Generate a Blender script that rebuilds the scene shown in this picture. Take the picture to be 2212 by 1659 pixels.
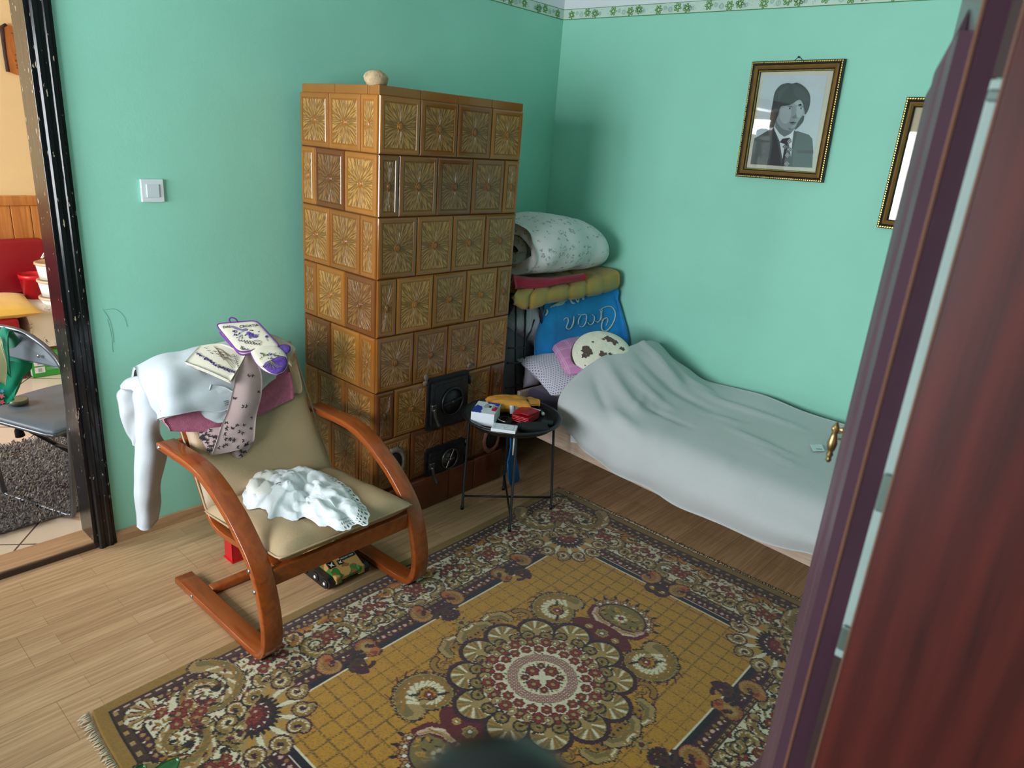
import bpy, bmesh, math, random
import numpy as np
from mathutils import Vector, Matrix, noise as mnoise

random.seed(7); np.random.seed(7)
for _o in list(bpy.data.objects): bpy.data.objects.remove(_o, do_unlink=True)
S = bpy.context.scene; COL = S.collection
PI = math.pi

# ------------------------------------------------------------------ camera
CAM = np.array([2.9741, -3.6463, 1.7716]); FPX = 1539.74; CX, CY = 1106.0, 829.5
RC = np.array([[0.73755394, 0.67108020, 0.07526979],
               [0.27282223, -0.19415974, -0.94226855],
               [-0.61772341, 0.71550916, -0.32628888]])
cd = bpy.data.cameras.new('camera'); cam = bpy.data.objects.new('camera', cd); COL.objects.link(cam)
M = Matrix.Identity(4)
for i in range(3):
    M[i][0] = RC[0][i]; M[i][1] = -RC[1][i]; M[i][2] = -RC[2][i]; M[i][3] = CAM[i]
cam.matrix_world = M
cd.sensor_width = 36.0; cd.lens = 36.0 * FPX / 2212.0; cd.clip_start = 0.02; cd.clip_end = 60
cd.dof.use_dof = True; cd.dof.focus_distance = 2.7; cd.dof.aperture_fstop = 8.0
S.camera = cam

# ------------------------------------------------------------------ exposure, sky and window light
S.view_settings.view_transform = 'Standard'; S.view_settings.look = 'None'
S.view_settings.gamma = 1.0; S.view_settings.use_curve_mapping = False
S.view_settings.exposure = 0.5
W = bpy.data.worlds.new('sky'); S.world = W; W.use_nodes = True
W.node_tree.nodes['Background'].inputs[0].default_value = (0.80, 0.90, 1.0, 1)
W.node_tree.nodes['Background'].inputs[1].default_value = 1.2
def area(name, loc, target, sx, sy, power, col=(1, 1, 1)):
    l = bpy.data.lights.new(name, 'AREA'); l.shape = 'RECTANGLE'; l.size = sx; l.size_y = sy
    l.energy = power; l.color = col
    o = bpy.data.objects.new(name, l); COL.objects.link(o); o.location = loc
    o.rotation_euler = (Vector(target) - Vector(loc)).to_track_quat('-Z', 'Y').to_euler()
    return o
area('window_daylight', (1.15, -5.12, 1.55), (1.15, -2.0, 1.45), 1.9, 1.3, 112, (0.93, 0.97, 1.0))
area('kitchen_daylight', (-1.7, -5.12, 1.55), (-1.7, -2.0, 1.0), 1.9, 1.3, 112, (0.95, 0.98, 1.0))

# ------------------------------------------------------------------ helpers
def lin(c): return tuple((v / 255 / 12.92) if v / 255 <= 0.04045 else ((v / 255 + 0.055) / 1.055) ** 2.4 for v in c)
def at(px, py, x=None, y=None, z=None):
    """world point seen at photo pixel (px, py), on the plane x=, y= or z="""
    d = RC.T @ np.array([(px - CX) / FPX, (py - CY) / FPX, 1.0])
    ax, v = (0, x) if x is not None else ((1, y) if y is not None else (2, z))
    return Vector(CAM + d * ((v - CAM[ax]) / d[ax]))

class NT:
    """small node-tree builder"""
    def __init__(s, name):
        s.m = bpy.data.materials.new(name); s.m.use_nodes = True; s.t = s.m.node_tree
        s.b = s.t.nodes['Principled BSDF']; s.out = s.t.nodes['Material Output']
    def n(s, typ, **kw):
        nd = s.t.nodes.new(typ)
        for k, v in kw.items():
            if k.startswith('i_'):
                key = k[2:]; key = int(key) if key.isdigit() else key.replace('_', ' ')
                nd.inputs[key].default_value = v
            else: setattr(nd, k, v)
        return nd
    def l(s, a, b): s.t.links.new(a, b)
    def coord(s, scale=(1, 1, 1), rot=(0, 0, 0), kind='Object'):
        tc = s.n('ShaderNodeTexCoord'); mp = s.n('ShaderNodeMapping')
        mp.inputs['Scale'].default_value = scale; mp.inputs['Rotation'].default_value = rot
        s.l(tc.outputs[kind], mp.inputs['Vector']); return mp.outputs[0]
    def noise(s, vec, scale, detail=3, rough=0.5, dist=0.0):
        nd = s.n('ShaderNodeTexNoise'); nd.inputs['Scale'].default_value = scale
        nd.inputs['Detail'].default_value = detail; nd.inputs['Roughness'].default_value = rough
        nd.inputs['Distortion'].default_value = dist
        if vec is not None: s.l(vec, nd.inputs['Vector'])
        return nd.outputs['Fac']
    def ramp(s, fac, stops):
        r = s.n('ShaderNodeValToRGB'); e = r.color_ramp.elements
        while len(e) < len(stops): e.new(0.5)
        for k, (p, c) in enumerate(stops):
            e[k].position = p; e[k].color = (*c, 1) if len(c) == 3 else c
        s.l(fac, r.inputs[0]); return r.outputs[0]
    def mix(s, fac, a, b, mode='MIX'):
        m = s.n('ShaderNodeMix', data_type='RGBA', blend_type=mode)
        for sock, v in ((m.inputs[0], fac), (m.inputs[6], a), (m.inputs[7], b)):
            if hasattr(v, 'is_linked'): s.l(v, sock)
            elif isinstance(v, (int, float)): sock.default_value = v
            else: sock.default_value = (*v, 1) if len(v) == 3 else v
        return m.outputs[2]
    def math(s, op, a, b=None, c=None):
        m = s.n('ShaderNodeMath', operation=op)
        for k, v in enumerate((a, b, c)):
            if v is None: continue
            if hasattr(v, 'is_linked'): s.l(v, m.inputs[k])
            else: m.inputs[k].default_value = v
        return m.outputs[0]
    def bump(s, h, strength=0.3, dist=0.01):
        b = s.n('ShaderNodeBump'); b.inputs['Strength'].default_value = strength
        b.inputs['Distance'].default_value = dist; s.l(h, b.inputs['Height'])
        s.l(b.outputs[0], s.b.inputs['Normal'])
    def set(s, col=None, rough=None, metal=None, spec=None, coat=None, sheen=None):
        if col is not None:
            if hasattr(col, 'is_linked'): s.l(col, s.b.inputs['Base Color'])
            else: s.b.inputs['Base Color'].default_value = (*col, 1)
        for k, v in (('Roughness', rough), ('Metallic', metal), ('Specular IOR Level', spec), ('Coat Weight', coat), ('Sheen Weight', sheen)):
            if v is None: continue
            if hasattr(v, 'is_linked'): s.l(v, s.b.inputs[k])
            else: s.b.inputs[k].default_value = v
        return s.m

MATS = {}
def mat(name, c, rough=0.6, metal=0.0, spec=0.5, var=0.08, vs=9.0, bump=0.0, bs=60.0, coat=None, sheen=None, bd=0.004):
    """plain procedural material: base colour (sRGB 0-255) with a slow noise in it and an optional fine bump"""
    if name in MATS: return MATS[name]
    t = NT(name); v = t.coord(); c = lin(c)
    f = t.noise(v, vs, 4)
    col = t.ramp(f, [(0.3, tuple(max(0, k * (1 - var)) for k in c)), (0.7, tuple(min(1, k * (1 + var)) for k in c))])
    t.set(col, rough, metal, spec, coat, sheen)
    if bump: t.bump(t.noise(v, bs, 3), bump, bd)
    MATS[name] = t.m
    return t.m
def cloth(name, c, bump=0.5, bs=420.0, var=0.06, vs=7.0, rough=0.92, sheen=0.25):
    return mat(name, c, rough, 0, 0.2, var, vs, bump, bs, None, sheen, 0.002)

class MB:
    """collects shapes and links them as ONE mesh object"""
    def __init__(s): s.v = []; s.f = []; s.m = []; s.s = []; s.uv = {}; s.col = None
    def add(s, vs, fs, mi=0, smooth=False, uvs=None, mis=None):
        o = len(s.v); s.v.extend([tuple(p) for p in vs])
        for k, f in enumerate(fs):
            if uvs is not None: s.uv[len(s.f)] = uvs[k]
            s.f.append(tuple(i + o for i in f)); s.m.append(mis[k] if mis else mi); s.s.append(smooth)
        return s
    def box(s, lo, hi, mi=0, bevel=0.0, seg=2, mx=None, smooth=None):
        lo = Vector(lo); hi = Vector(hi); c = (lo + hi) / 2; d = hi - lo
        bm = bmesh.new(); bmesh.ops.create_cube(bm, size=1.0)
        for v in bm.verts: v.co = Vector((v.co.x * d.x, v.co.y * d.y, v.co.z * d.z))
        if bevel > 0:
            bevel = min(bevel, 0.49 * min(abs(d.x), abs(d.y), abs(d.z)))
            bmesh.ops.bevel(bm, geom=list(bm.edges), offset=bevel, segments=seg, profile=0.5, affect='EDGES')
        return s.bm(bm, mi, (mx or Matrix.Identity(4)) @ Matrix.Translation(c) if mx is None else mx @ Matrix.Translation(c), smooth if smooth is not None else bevel > 0.004)
    def bm(s, bm, mi=0, mx=None, smooth=False):
        bm.verts.ensure_lookup_table(); bm.verts.index_update()
        vs = [(mx @ v.co) if mx is not None else v.co.copy() for v in bm.verts]
        s.add(vs, [[v.index for v in f.verts] for f in bm.faces], mi, smooth); bm.free(); return s
    def tube(s, path, r, n=10, mi=0, closed=False, smooth=True, flat=None):
        """round tube; flat=(wide, thin) with up vector makes an oval section"""
        P = [Vector(p) for p in path]; N = len(P); R = r if hasattr(r, '__len__') else [r] * N
        T = []
        for i in range(N):
            a = P[(i - 1) % N] if (closed or i > 0) else P[i]; b = P[(i + 1) % N] if (closed or i < N - 1) else P[i]
            t = (b - a); T.append(t.normalized() if t.length > 1e-9 else Vector((0, 0, 1)))
        up = Vector((0, 0, 1)) if abs(T[0].z) < 0.9 else Vector((1, 0, 0))
        u = T[0].cross(up).normalized(); vs = []
        for i in range(N):
            u = (u - T[i] * u.dot(T[i])); u = u.normalized() if u.length > 1e-6 else T[i].orthogonal().normalized()
            w = T[i].cross(u)
            for k in range(n):
                a = 2 * PI * k / n
                vs.append(P[i] + (u * math.cos(a) + w * math.sin(a)) * R[i])
        fs = []
        for i in range(N if closed else N - 1):
            j = (i + 1) % N
            for k in range(n):
                q = (k + 1) % n; fs.append((i * n + k, i * n + q, j * n + q, j * n + k))
        if not closed: fs.append(tuple(range(n - 1, -1, -1))); fs.append(tuple((N - 1) * n + k for k in range(n)))
        return s.add(vs, fs, mi, smooth)
    def lathe(s, prof, n=24, mx=None, mi=0, smooth=True, cap=True):
        vs = []
        for r, z in prof:
            for k in range(n):
                a = 2 * PI * k / n; p = Vector((r * math.cos(a), r * math.sin(a), z)); vs.append(mx @ p if mx is not None else p)
        fs = []
        for i in range(len(prof) - 1):
            for k in range(n):
                q = (k + 1) % n; fs.append((i * n + k, i * n + q, (i + 1) * n + q, (i + 1) * n + k))
        if cap: fs.append(tuple(range(n - 1, -1, -1))); fs.append(tuple((len(prof) - 1) * n + k for k in range(n)))
        return s.add(vs, fs, mi, smooth)
    def prism(s, poly, mx, depth, mi=0, smooth=False):
        """2-D outline (local x,y) pushed out along local z by depth"""
        n = len(poly)
        vs = [mx @ Vector((a, b, 0)) for a, b in poly] + [mx @ Vector((a, b, depth)) for a, b in poly]
        fs = [tuple(range(n - 1, -1, -1)), tuple(range(n, 2 * n))] + [(i, (i + 1) % n, n + (i + 1) % n, n + i) for i in range(n)]
        return s.add(vs, fs, mi, smooth)
    def sweep(s, path, prof, side, mi=0, smooth=True, closed_prof=True):
        """profile (a along side, b along normal) swept along a path that stays square to the side vector"""
        P = [Vector(p) for p in path]; N = len(P); side = Vector(side).normalized(); n = len(prof); vs = []
        for i in range(N):
            t = (P[min(i + 1, N - 1)] - P[max(i - 1, 0)]).normalized(); nm = side.cross(t).normalized()
            for a, b in prof: vs.append(P[i] + side * a + nm * b)
        fs = [(i * n + k, i * n + (k + 1) % n, (i + 1) * n + (k + 1) % n, (i + 1) * n + k) for i in range(N - 1) for k in range(n)]
        fs += [tuple(range(n - 1, -1, -1)), tuple((N - 1) * n + k for k in range(n))]
        return s.add(vs, fs, mi, smooth)
    def sheet(s, G, nu=4, nv=4, th=0.004, mi=0, fn=None, smooth=True, mfn=None, closed=False, scallop=None):
        """cloth through a grid of control points (Catmull-Rom), given thickness th"""
        P = crgrid(G, nu, nv); R, Cn = P.shape[:2]
        def normals(P):
            du = np.gradient(P, axis=0); dv = np.gradient(P, axis=1)
            nn = np.cross(du, dv); ln = np.linalg.norm(nn, axis=2, keepdims=True); ln[ln < 1e-9] = 1; return nn / ln
        nn = normals(P)
        if fn is not None:
            for i in range(R):
                for j in range(Cn):
                    P[i, j] += nn[i, j] * fn(i / (R - 1), j / (Cn - 1), P[i, j])
            nn = normals(P)
        top = (P + nn * th / 2).reshape(-1, 3); bot = (P - nn * th / 2).reshape(-1, 3); K = R * Cn
        fs = []; uvs = []; mis = []
        for i in range(R - 1):
            for j in range(Cn - 1):
                a, b, c, d = i * Cn + j, i * Cn + j + 1, (i + 1) * Cn + j + 1, (i + 1) * Cn + j
                uv = [(q / (R - 1), w / (Cn - 1)) for q, w in ((i, j), (i, j + 1), (i + 1, j + 1), (i + 1, j))]
                k = mfn((i + .5) / (R - 1), (j + .5) / (Cn - 1)) if mfn else mi
                fs.append((a, d, c, b)); uvs.append([uv[0], uv[3], uv[2], uv[1]]); mis.append(k)
                fs.append((K + a, K + b, K + c, K + d)); uvs.append(uv); mis.append(k)
        ring = [i * Cn for i in range(R)] + [(R - 1) * Cn + j for j in range(1, Cn)] + [i * Cn + Cn - 1 for i in range(R - 2, -1, -1)] + [j for j in range(Cn - 2, 0, -1)]
        for q in range(len(ring)):
            a, b = ring[q], ring[(q + 1) % len(ring)]; fs.append((a, K + a, K + b, b)[::-1]); uvs.append([(0.01, 0.01)] * 4); mis.append(mi if not mfn else mfn(0, 0))
        return s.add(np.vstack([top, bot]).tolist(), fs, mi, smooth, uvs, mis)
    def text(s, txt, size, mx, mi=0, ext=0.0004, align='LEFT', shear=0.0):
        cu = bpy.data.curves.new('t', 'FONT'); cu.body = txt; cu.size = size; cu.align_x = align; cu.extrude = ext; cu.shear = shear; cu.resolution_u = 3
        ob = bpy.data.objects.new('t', cu); COL.objects.link(ob)
        dg = bpy.context.evaluated_depsgraph_get(); me = bpy.data.meshes.new_from_object(ob.evaluated_get(dg))
        s.add([mx @ v.co for v in me.vertices], [tuple(p.vertices) for p in me.polygons], mi)
        bpy.data.objects.remove(ob, do_unlink=True); bpy.data.curves.remove(cu); bpy.data.meshes.remove(me); return s
    def build(s, name, mats, parent=None, loc=None, label=None):
        if not isinstance(mats, (list, tuple)): mats = [mats]
        org = ORG[parent.name] if parent is not None else Vector(loc if loc is not None else (0, 0, 0))
        me = bpy.data.meshes.new(name)
        me.from_pydata([(p[0] - org.x, p[1] - org.y, p[2] - org.z) for p in s.v], [], s.f)
        for m in mats: me.materials.append(m)
        me.polygons.foreach_set('material_index', s.m); me.polygons.foreach_set('use_smooth', s.s)
        if s.uv:
            lay = me.uv_layers.new(name='UVMap')
            for fi, uv in s.uv.items():
                p = me.polygons[fi]
                for k, li in enumerate(p.loop_indices): lay.data[li].uv = uv[k]
        if s.col is not None:
            ca = me.color_attributes.new('tone', 'FLOAT_COLOR', 'POINT'); ca.data.foreach_set('color', np.array(s.col, dtype=np.float32).ravel())
        me.validate(); me.update()
        o = bpy.data.objects.new(name, me); COL.objects.link(o)
        if parent is not None: o.parent = parent
        else: o.location = org
        ORG[o.name] = org
        if label: o['label'] = label
        return o
ORG = {}
def crgrid(G, nu, nv):
    A = np.array([[list(p) for p in r] for r in G], dtype=float)
    def ax(A, n):
        K = A.shape[0]; out = []
        for i in range(K - 1):
            p0 = A[i - 1] if i > 0 else 2 * A[0] - A[1]; p1, p2 = A[i], A[i + 1]; p3 = A[i + 2] if i + 2 < K else 2 * A[-1] - A[-2]
            for k in range(n):
                t = k / n
                out.append(0.5 * (2 * p1 + (p2 - p0) * t + (2 * p0 - 5 * p1 + 4 * p2 - p3) * t * t + (3 * p1 - p0 - 3 * p2 + p3) * t ** 3))
        out.append(A[-1]); return np.array(out)
    return ax(ax(A, nu).transpose(1, 0, 2), nv).transpose(1, 0, 2)
def spline(pts, n=6):
    A = np.array([[list(p)] for p in pts], dtype=float); A = np.concatenate([A, A], 1)
    return [Vector(p) for p in crgrid(A, n, 1)[:, 0]]
def thing(name, label, cat, loc, group=None):
    o = bpy.data.objects.new(name, None); COL.objects.link(o); o.location = loc; o.empty_display_size = 0.05
    ORG[o.name] = Vector(loc); return tag(o, label, cat, group)
def tag(o, label, cat, group=None):
    o['label'] = label; o['category'] = cat
    if group: o['group'] = group
    return o
def struct(o): o['kind'] = 'structure'; return o
def copy_thing(root, offset, label, rz=0.0):
    r = root.copy(); COL.objects.link(r); r.location = root.location + Vector(offset); r.rotation_euler.z += rz; r['label'] = label
    for ch in root.children:
        c = ch.copy(); COL.objects.link(c); c.parent = r
        for g in ch.children:
            d = g.copy(); COL.objects.link(d); d.parent = c
    return r
def nz(p, s=1.0): return mnoise.noise(Vector(p) * s)
def frame(o, ex, ey, ez):
    m = Matrix.Identity(4)
    for i in range(3): m[i][0] = ex[i]; m[i][1] = ey[i]; m[i][2] = ez[i]; m[i][3] = o[i]
    return m
def rrect(w, h, r, n=5):
    out = []
    for cx, cy, a0 in ((w / 2 - r, h / 2 - r, 0), (-w / 2 + r, h / 2 - r, 90), (-w / 2 + r, -h / 2 + r, 180), (w / 2 - r, -h / 2 + r, 270)):
        for k in range(n + 1):
            a = math.radians(a0 + 90 * k / n); out.append((cx + r * math.cos(a), cy + r * math.sin(a)))
    return out
def cushion(mb, w, d, h, mx, n=20, mi=0, p=2.6, fn=None, q=0.5, mfn=None):
    """stuffed pillow: w by d, h thick in the middle, flat seams at the rim"""
    vs = []; fs = []; N = n + 1
    for sgn in (1, -1):
        for i in range(N):
            for j in range(N):
                u = 2 * i / n - 1; v = 2 * j / n - 1
                u = math.copysign(abs(u) ** 0.85, u); v = math.copysign(abs(v) ** 0.85, v)
                k = (max(0, 1 - abs(u) ** p) * max(0, 1 - abs(v) ** p)) ** q
                e = 1 - 0.06 * (1 - abs(u)) * (abs(v) ** 3); e2 = 1 - 0.06 * (1 - abs(v)) * (abs(u) ** 3)
                x, y, z = u * w / 2 * e2, v * d / 2 * e, sgn * k * h / 2
                if fn: z += fn(u, v, sgn) * min(1, k * 2)
                vs.append(mx @ Vector((x, y, z)))
    uvs = []; mis = []
    for a in range(2):
        o = a * N * N
        for i in range(n):
            for j in range(n):
                f = (o + i * N + j, o + (i + 1) * N + j, o + (i + 1) * N + j + 1, o + i * N + j + 1)
                uv = [(i / n, j / n), ((i + 1) / n, j / n), ((i + 1) / n, (j + 1) / n), (i / n, (j + 1) / n)]
                if a: f = f[::-1]; uv = uv[::-1]
                fs.append(f); uvs.append(uv); mis.append(mfn(i / n, j / n) if mfn else mi)
    return mb.add(vs, fs, mi, True, uvs, mis)
# ------------------------------------------------------------------ room shell
def m_wall(name, c, bump=0.12):
    t = NT(name); v = t.coord(); c = lin(c)
    f = t.noise(v, 2.2, 4); col = t.ramp(f, [(0.3, tuple(k * 0.96 for k in c)), (0.7, tuple(min(1, k * 1.03) for k in c))])
    t.set(col, 0.62, 0, 0.35); h = t.math('ADD', t.math('MULTIPLY', t.noise(v, 18, 4), 1.0), t.math('MULTIPLY', t.noise(v, 120, 2), 0.35))
    t.bump(h, bump, 0.006); return t.m
M_MINT = m_wall('mint_wall_paint', (154, 222, 200)); M_WHITE = m_wall('white_ceiling_paint', (226, 232, 236)); M_BEIGE = m_wall('beige_wall_paint', (236, 208, 158))

def m_laminate():
    t = NT('oak_laminate'); v = t.coord(rot=(0, 0, PI / 2))
    br = t.n('ShaderNodeTexBrick', offset=0.37, offset_frequency=2, squash=1.0)
    br.inputs['Scale'].default_value = 1.0; br.inputs['Brick Width'].default_value = 0.62; br.inputs['Row Height'].default_value = 0.068
    br.inputs['Mortar Size'].default_value = 0.0006; br.inputs['Mortar Smooth'].default_value = 0.1; br.inputs['Bias'].default_value = -0.1
    br.inputs['Color1'].default_value = (*lin((208, 171, 131)), 1); br.inputs['Color2'].default_value = (*lin((190, 151, 113)), 1); br.inputs['Mortar'].default_value = (*lin((150, 118, 84)), 1)
    t.l(v, br.inputs['Vector'])
    b2 = t.n('ShaderNodeTexBrick', offset=0.5, offset_frequency=2)
    b2.inputs['Scale'].default_value = 1.0; b2.inputs['Brick Width'].default_value = 1.28; b2.inputs['Row Height'].default_value = 0.204
    b2.inputs['Mortar Size'].default_value = 0.0009; b2.inputs['Mortar Smooth'].default_value = 0.0
    for k in ('Color1', 'Color2'): b2.inputs[k].default_value = (1, 1, 1, 1)
    b2.inputs['Mortar'].default_value = (0.55, 0.5, 0.45, 1); t.l(v, b2.inputs['Vector'])
    g = t.coord((55, 2.2, 1)); grain = t.noise(g, 1.6, 5, 0.6, 0.6)
    g2 = t.noise(t.coord((240, 6, 1)), 1.0, 2)
    c = t.mix(t.ramp(grain, [(0.38, (0, 0, 0)), (0.62, (1, 1, 1))]), (0.78, 0.75, 0.71), (1.06, 1.05, 1.04))
    c = t.mix(1.0, br.outputs[0], c, 'MULTIPLY'); c = t.mix(1.0, c, b2.outputs[0], 'MULTIPLY')
    c = t.mix(0.35, c, t.mix(g2, (0.75, 0.72, 0.68), (1.05, 1.05, 1.05)), 'MULTIPLY')
    t.set(c, 0.38, 0, 0.45); t.bump(g2, 0.05, 0.002); return t.m
M_LAM = m_laminate()
def m_tilefloor():
    t = NT('cream_floor_tile'); v = t.coord(rot=(0, 0, math.radians(38)))
    br = t.n('ShaderNodeTexBrick', offset=0.0); br.inputs['Scale'].default_value = 1.0; br.inputs['Brick Width'].default_value = 0.42; br.inputs['Row Height'].default_value = 0.42
    br.inputs['Mortar Size'].default_value = 0.004; br.inputs['Mortar Smooth'].default_value = 0.1
    br.inputs['Color1'].default_value = (*lin((222, 205, 184)), 1); br.inputs['Color2'].default_value = (*lin((214, 196, 176)), 1); br.inputs['Mortar'].default_value = (*lin((70, 62, 58)), 1)
    t.l(v, br.inputs['Vector']); t.set(br.outputs[0], 0.22); return t.m
M_KTILE = m_tilefloor()

def m_wood(name, c1, c2, scale=(60, 60, 3), rough=0.4, coat=0.0, dist=1.5, spec=0.5, ns=1.0, detail=4):
    t = NT(name); g = t.noise(t.coord(scale), ns, detail, 0.55, dist)
    t.set(t.ramp(g, [(0.3, lin(c1)), (0.7, lin(c2))]), rough, 0, spec, coat); t.bump(g, 0.04, 0.002); return t.m

X1, Y0, ZC = 3.5, -5.0, 2.72      # right wall, front wall, ceiling
DY0, DY1, DZ = -3.62, -2.79, 2.2   # doorway in the left wall
b = MB().box((-0.0, Y0, -0.1), (X1, 0, 0.0)); struct(b.build('floor', M_LAM))
b = MB().box((-0.2, Y0, ZC), (X1 + 0.1, 0.1, ZC + 0.1)); struct(b.build('ceiling', M_WHITE))
HB = 2.45
def wall(name, boxes, m):
    b = MB()
    for lo, hi, k in boxes: b.box(lo, hi, k)
    return struct(b.build(name, m))
wall('wall_left', [((-0.14, DY1, 0), (0, 0.1, HB + 0.03), 0), ((-0.14, Y0, 0), (0, DY0, HB + 0.03), 0), ((-0.14, DY0, DZ), (0, DY1, HB + 0.03), 0), ((-0.14, Y0, HB + 0.03), (0, 0.1, ZC), 1)], [M_MINT, M_WHITE])
wall('wall_back', [((0, 0, 0), (X1, 0.12, HB + 0.03), 0), ((0, 0, HB + 0.03), (X1, 0.12, ZC), 1)], [M_MINT, M_WHITE])
wall('wall_right', [((X1, Y0, 0), (X1 + 0.12, 0.12, HB + 0.03), 0), ((X1, Y0, HB + 0.03), (X1 + 0.12, 0.12, ZC), 1)], [M_MINT, M_WHITE])
WX0, WX1, WZ0, WZ1 = 0.2, 2.1, 0.9, 2.2
wall('wall_front', [((-0.14, Y0 - 0.2, 0), (WX0, Y0, ZC), 0), ((WX1, Y0 - 0.2, 0), (X1 + 0.12, Y0, ZC), 0), ((WX0, Y0 - 0.2, 0), (WX1, Y0, WZ0), 0), ((WX0, Y0 - 0.2, WZ1), (WX1, Y0, ZC), 0)], [M_MINT])
M_PVC = mat('white_window_plastic', (236, 238, 238), 0.35)
M_PANE = NT('clear_pane')
_t = M_PANE; _tr = _t.n('ShaderNodeBsdfTransparent'); _gl = _t.n('ShaderNodeBsdfGlossy'); _gl.inputs['Roughness'].default_value = 0.02
_fr = _t.n('ShaderNodeFresnel'); _fr.inputs[0].default_value = 1.5; _mx = _t.n('ShaderNodeMixShader')
_t.l(_fr.outputs[0], _mx.inputs[0]); _t.l(_tr.outputs[0], _mx.inputs[1]); _t.l(_gl.outputs[0], _mx.inputs[2]); _t.l(_mx.outputs[0], _t.out.inputs[0]); M_PANE = _t.m
def window(name, x0, x1):
    b = MB()
    for lo, hi in (((x0, WZ0), (x1, WZ0 + .06)), ((x0, WZ1 - .06), (x1, WZ1)), ((x0, WZ0), (x0 + .06, WZ1)), ((x1 - .06, WZ0), (x1, WZ1)), (((x0 + x1) / 2 - .05, WZ0), ((x0 + x1) / 2 + .05, WZ1))):
        b.box((lo[0], Y0 - .1, lo[1]), (hi[0], Y0 - .04, hi[1]), 0, 0.006)
    o = struct(b.build(name, M_PVC))
    MB().box((x0 + .05, Y0 - .075, WZ0 + .05), (x1 - .05, Y0 - .069, WZ1 - .05)).build('window_pane', M_PANE, o)
    MB().box((x0 - .05, Y0 - .02, WZ0 - .03), (x1 + .05, Y0 + .16, WZ0), 0, 0.008).build('window_sill', M_PVC, o)
window('window_1', WX0, WX1)

# wallpaper border under the ceiling: pale strip, two green lines, six-petal flowers, rings and dots
M_BG = mat('border_paper', (200, 222, 210), 0.6); M_GRN = mat('border_green', (70, 132, 62), 0.6); M_RING = mat('border_ring', (150, 188, 178), 0.6); M_LEAF = mat('border_pale_green', (182, 214, 150), 0.6)
def border(name, along_x, length):
    b = MB(); r = random.Random(5)
    def P(u, z, d):   # u metres from the corner
        return Vector((u, -d, z)) if along_x else Vector((d, -u, z))
    def flat(pts, d, mi):
        b.add([P(u, z, d) for u, z in pts], [tuple(range(len(pts)))], mi); 
    def bar(u0, u1, z0, z1, d, mi): b.box(tuple(min(a, c) for a, c in zip(P(u0, z0, 0), P(u1, z1, d))), tuple(max(a, c) for a, c in zip(P(u0, z0, 0), P(u1, z1, d))), mi)
    z0, z1 = HB - .002, HB + .054
    bar(0.0015, length, z0, z1, 0.0012, 0); bar(0.0015, length, z0, z0 + .0035, 0.0018, 1); bar(0.0015, length, z1 - .0025, z1, 0.0018, 1)
    def ring(u, z, r0, r1, mi, n=16):
        vs = [P(u + q * math.cos(2 * PI * k / n), z + q * math.sin(2 * PI * k / n), 0.0022) for q in (r0, r1) for k in range(n)]
        b.add(vs, [(k, (k + 1) % n, n + (k + 1) % n, n + k) for k in range(n)], mi)
    u = 0.06; k = 0
    while u < length - .05:
        z = (z0 + z1) / 2 + (0.004 if k % 2 else -0.003); a0 = r.random()
        for p in range(6):
            a = a0 + p * PI / 3; pts = []; pin = []
            for q in range(10):
                t = q / 9 * 2 * PI; rr = 0.0145 + 0.0095 * math.cos(t); ww = 0.0068 * math.sin(t)
                pts.append((u + rr * math.cos(a) - ww * math.sin(a), z + rr * math.sin(a) + ww * math.cos(a)))
                rr = 0.015 + 0.006 * math.cos(t); ww = 0.0022 * math.sin(t)
                pin.append((u + rr * math.cos(a) - ww * math.sin(a), z + rr * math.sin(a) + ww * math.cos(a)))
            flat(pts[:-1], 0.0022, 1); flat(pin[:-1], 0.0028, 3)
        for du, dz, q in ((.04, .004, .010), (.072, -.004, .013)) if k % 3 != 2 else ((.034, -.004, .009),):
            for f in (1, .62, .28): ring(u + du, z0 + .028 + dz, q * f * .78, q * f, 2)
        for _ in range(5): 
            uu, zz = u + r.uniform(.03, .1), r.uniform(z0 + .012, z1 - .012); flat([(uu - .0018, zz), (uu, zz - .0018), (uu + .0018, zz), (uu, zz + .0018)], 0.0026, 1)
        u += (.115, .055, .125)[k % 3]; k += 1
    return struct(b.build(name, [M_BG, M_GRN, M_RING, M_LEAF]))
border('trim_1', False, 4.9); border('trim_2', True, 3.2)

# skirting, threshold, dark lacquered door surround
M_SKIRT = m_wood('skirting_laminate', (168, 128, 92), (196, 156, 116), (40, 3, 40))
b = MB().sweep([(0.0, -2.725, 0), (0.0, -0.02, 0)], [(0, 0), (0.016, 0), (0.016, 0.03), (0.008, 0.05), (0, 0.052)][::1], (1, 0, 0))
b = MB(); pr = [(0.001, 0.001), (0.018, 0.001), (0.016, 0.028), (0.009, 0.046), (0.001, 0.05)]
vs = [(x, y, z) for y in (-2.724, -0.02) for x, z in pr]; n = len(pr)
b.add(vs, [tuple(range(n)), tuple(range(2 * n - 1, n - 1, -1))] + [(k, n + k, n + (k + 1) % n, (k + 1) % n) for k in range(n)]); struct(b.build('baseboard_left', M_SKIRT))
b = MB().box((-0.135, DY0 + .02, 0.0), (-0.004, DY1 - .002, 0.03), 0, 0.004); b.box((-0.004, DY0 + .02, 0.0), (0.004, DY1 - .002, 0.024), 1)
struct(b.build('trim_3', [M_SKIRT, mat('dark_threshold_edge', (70, 52, 42), 0.5)]))
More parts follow.
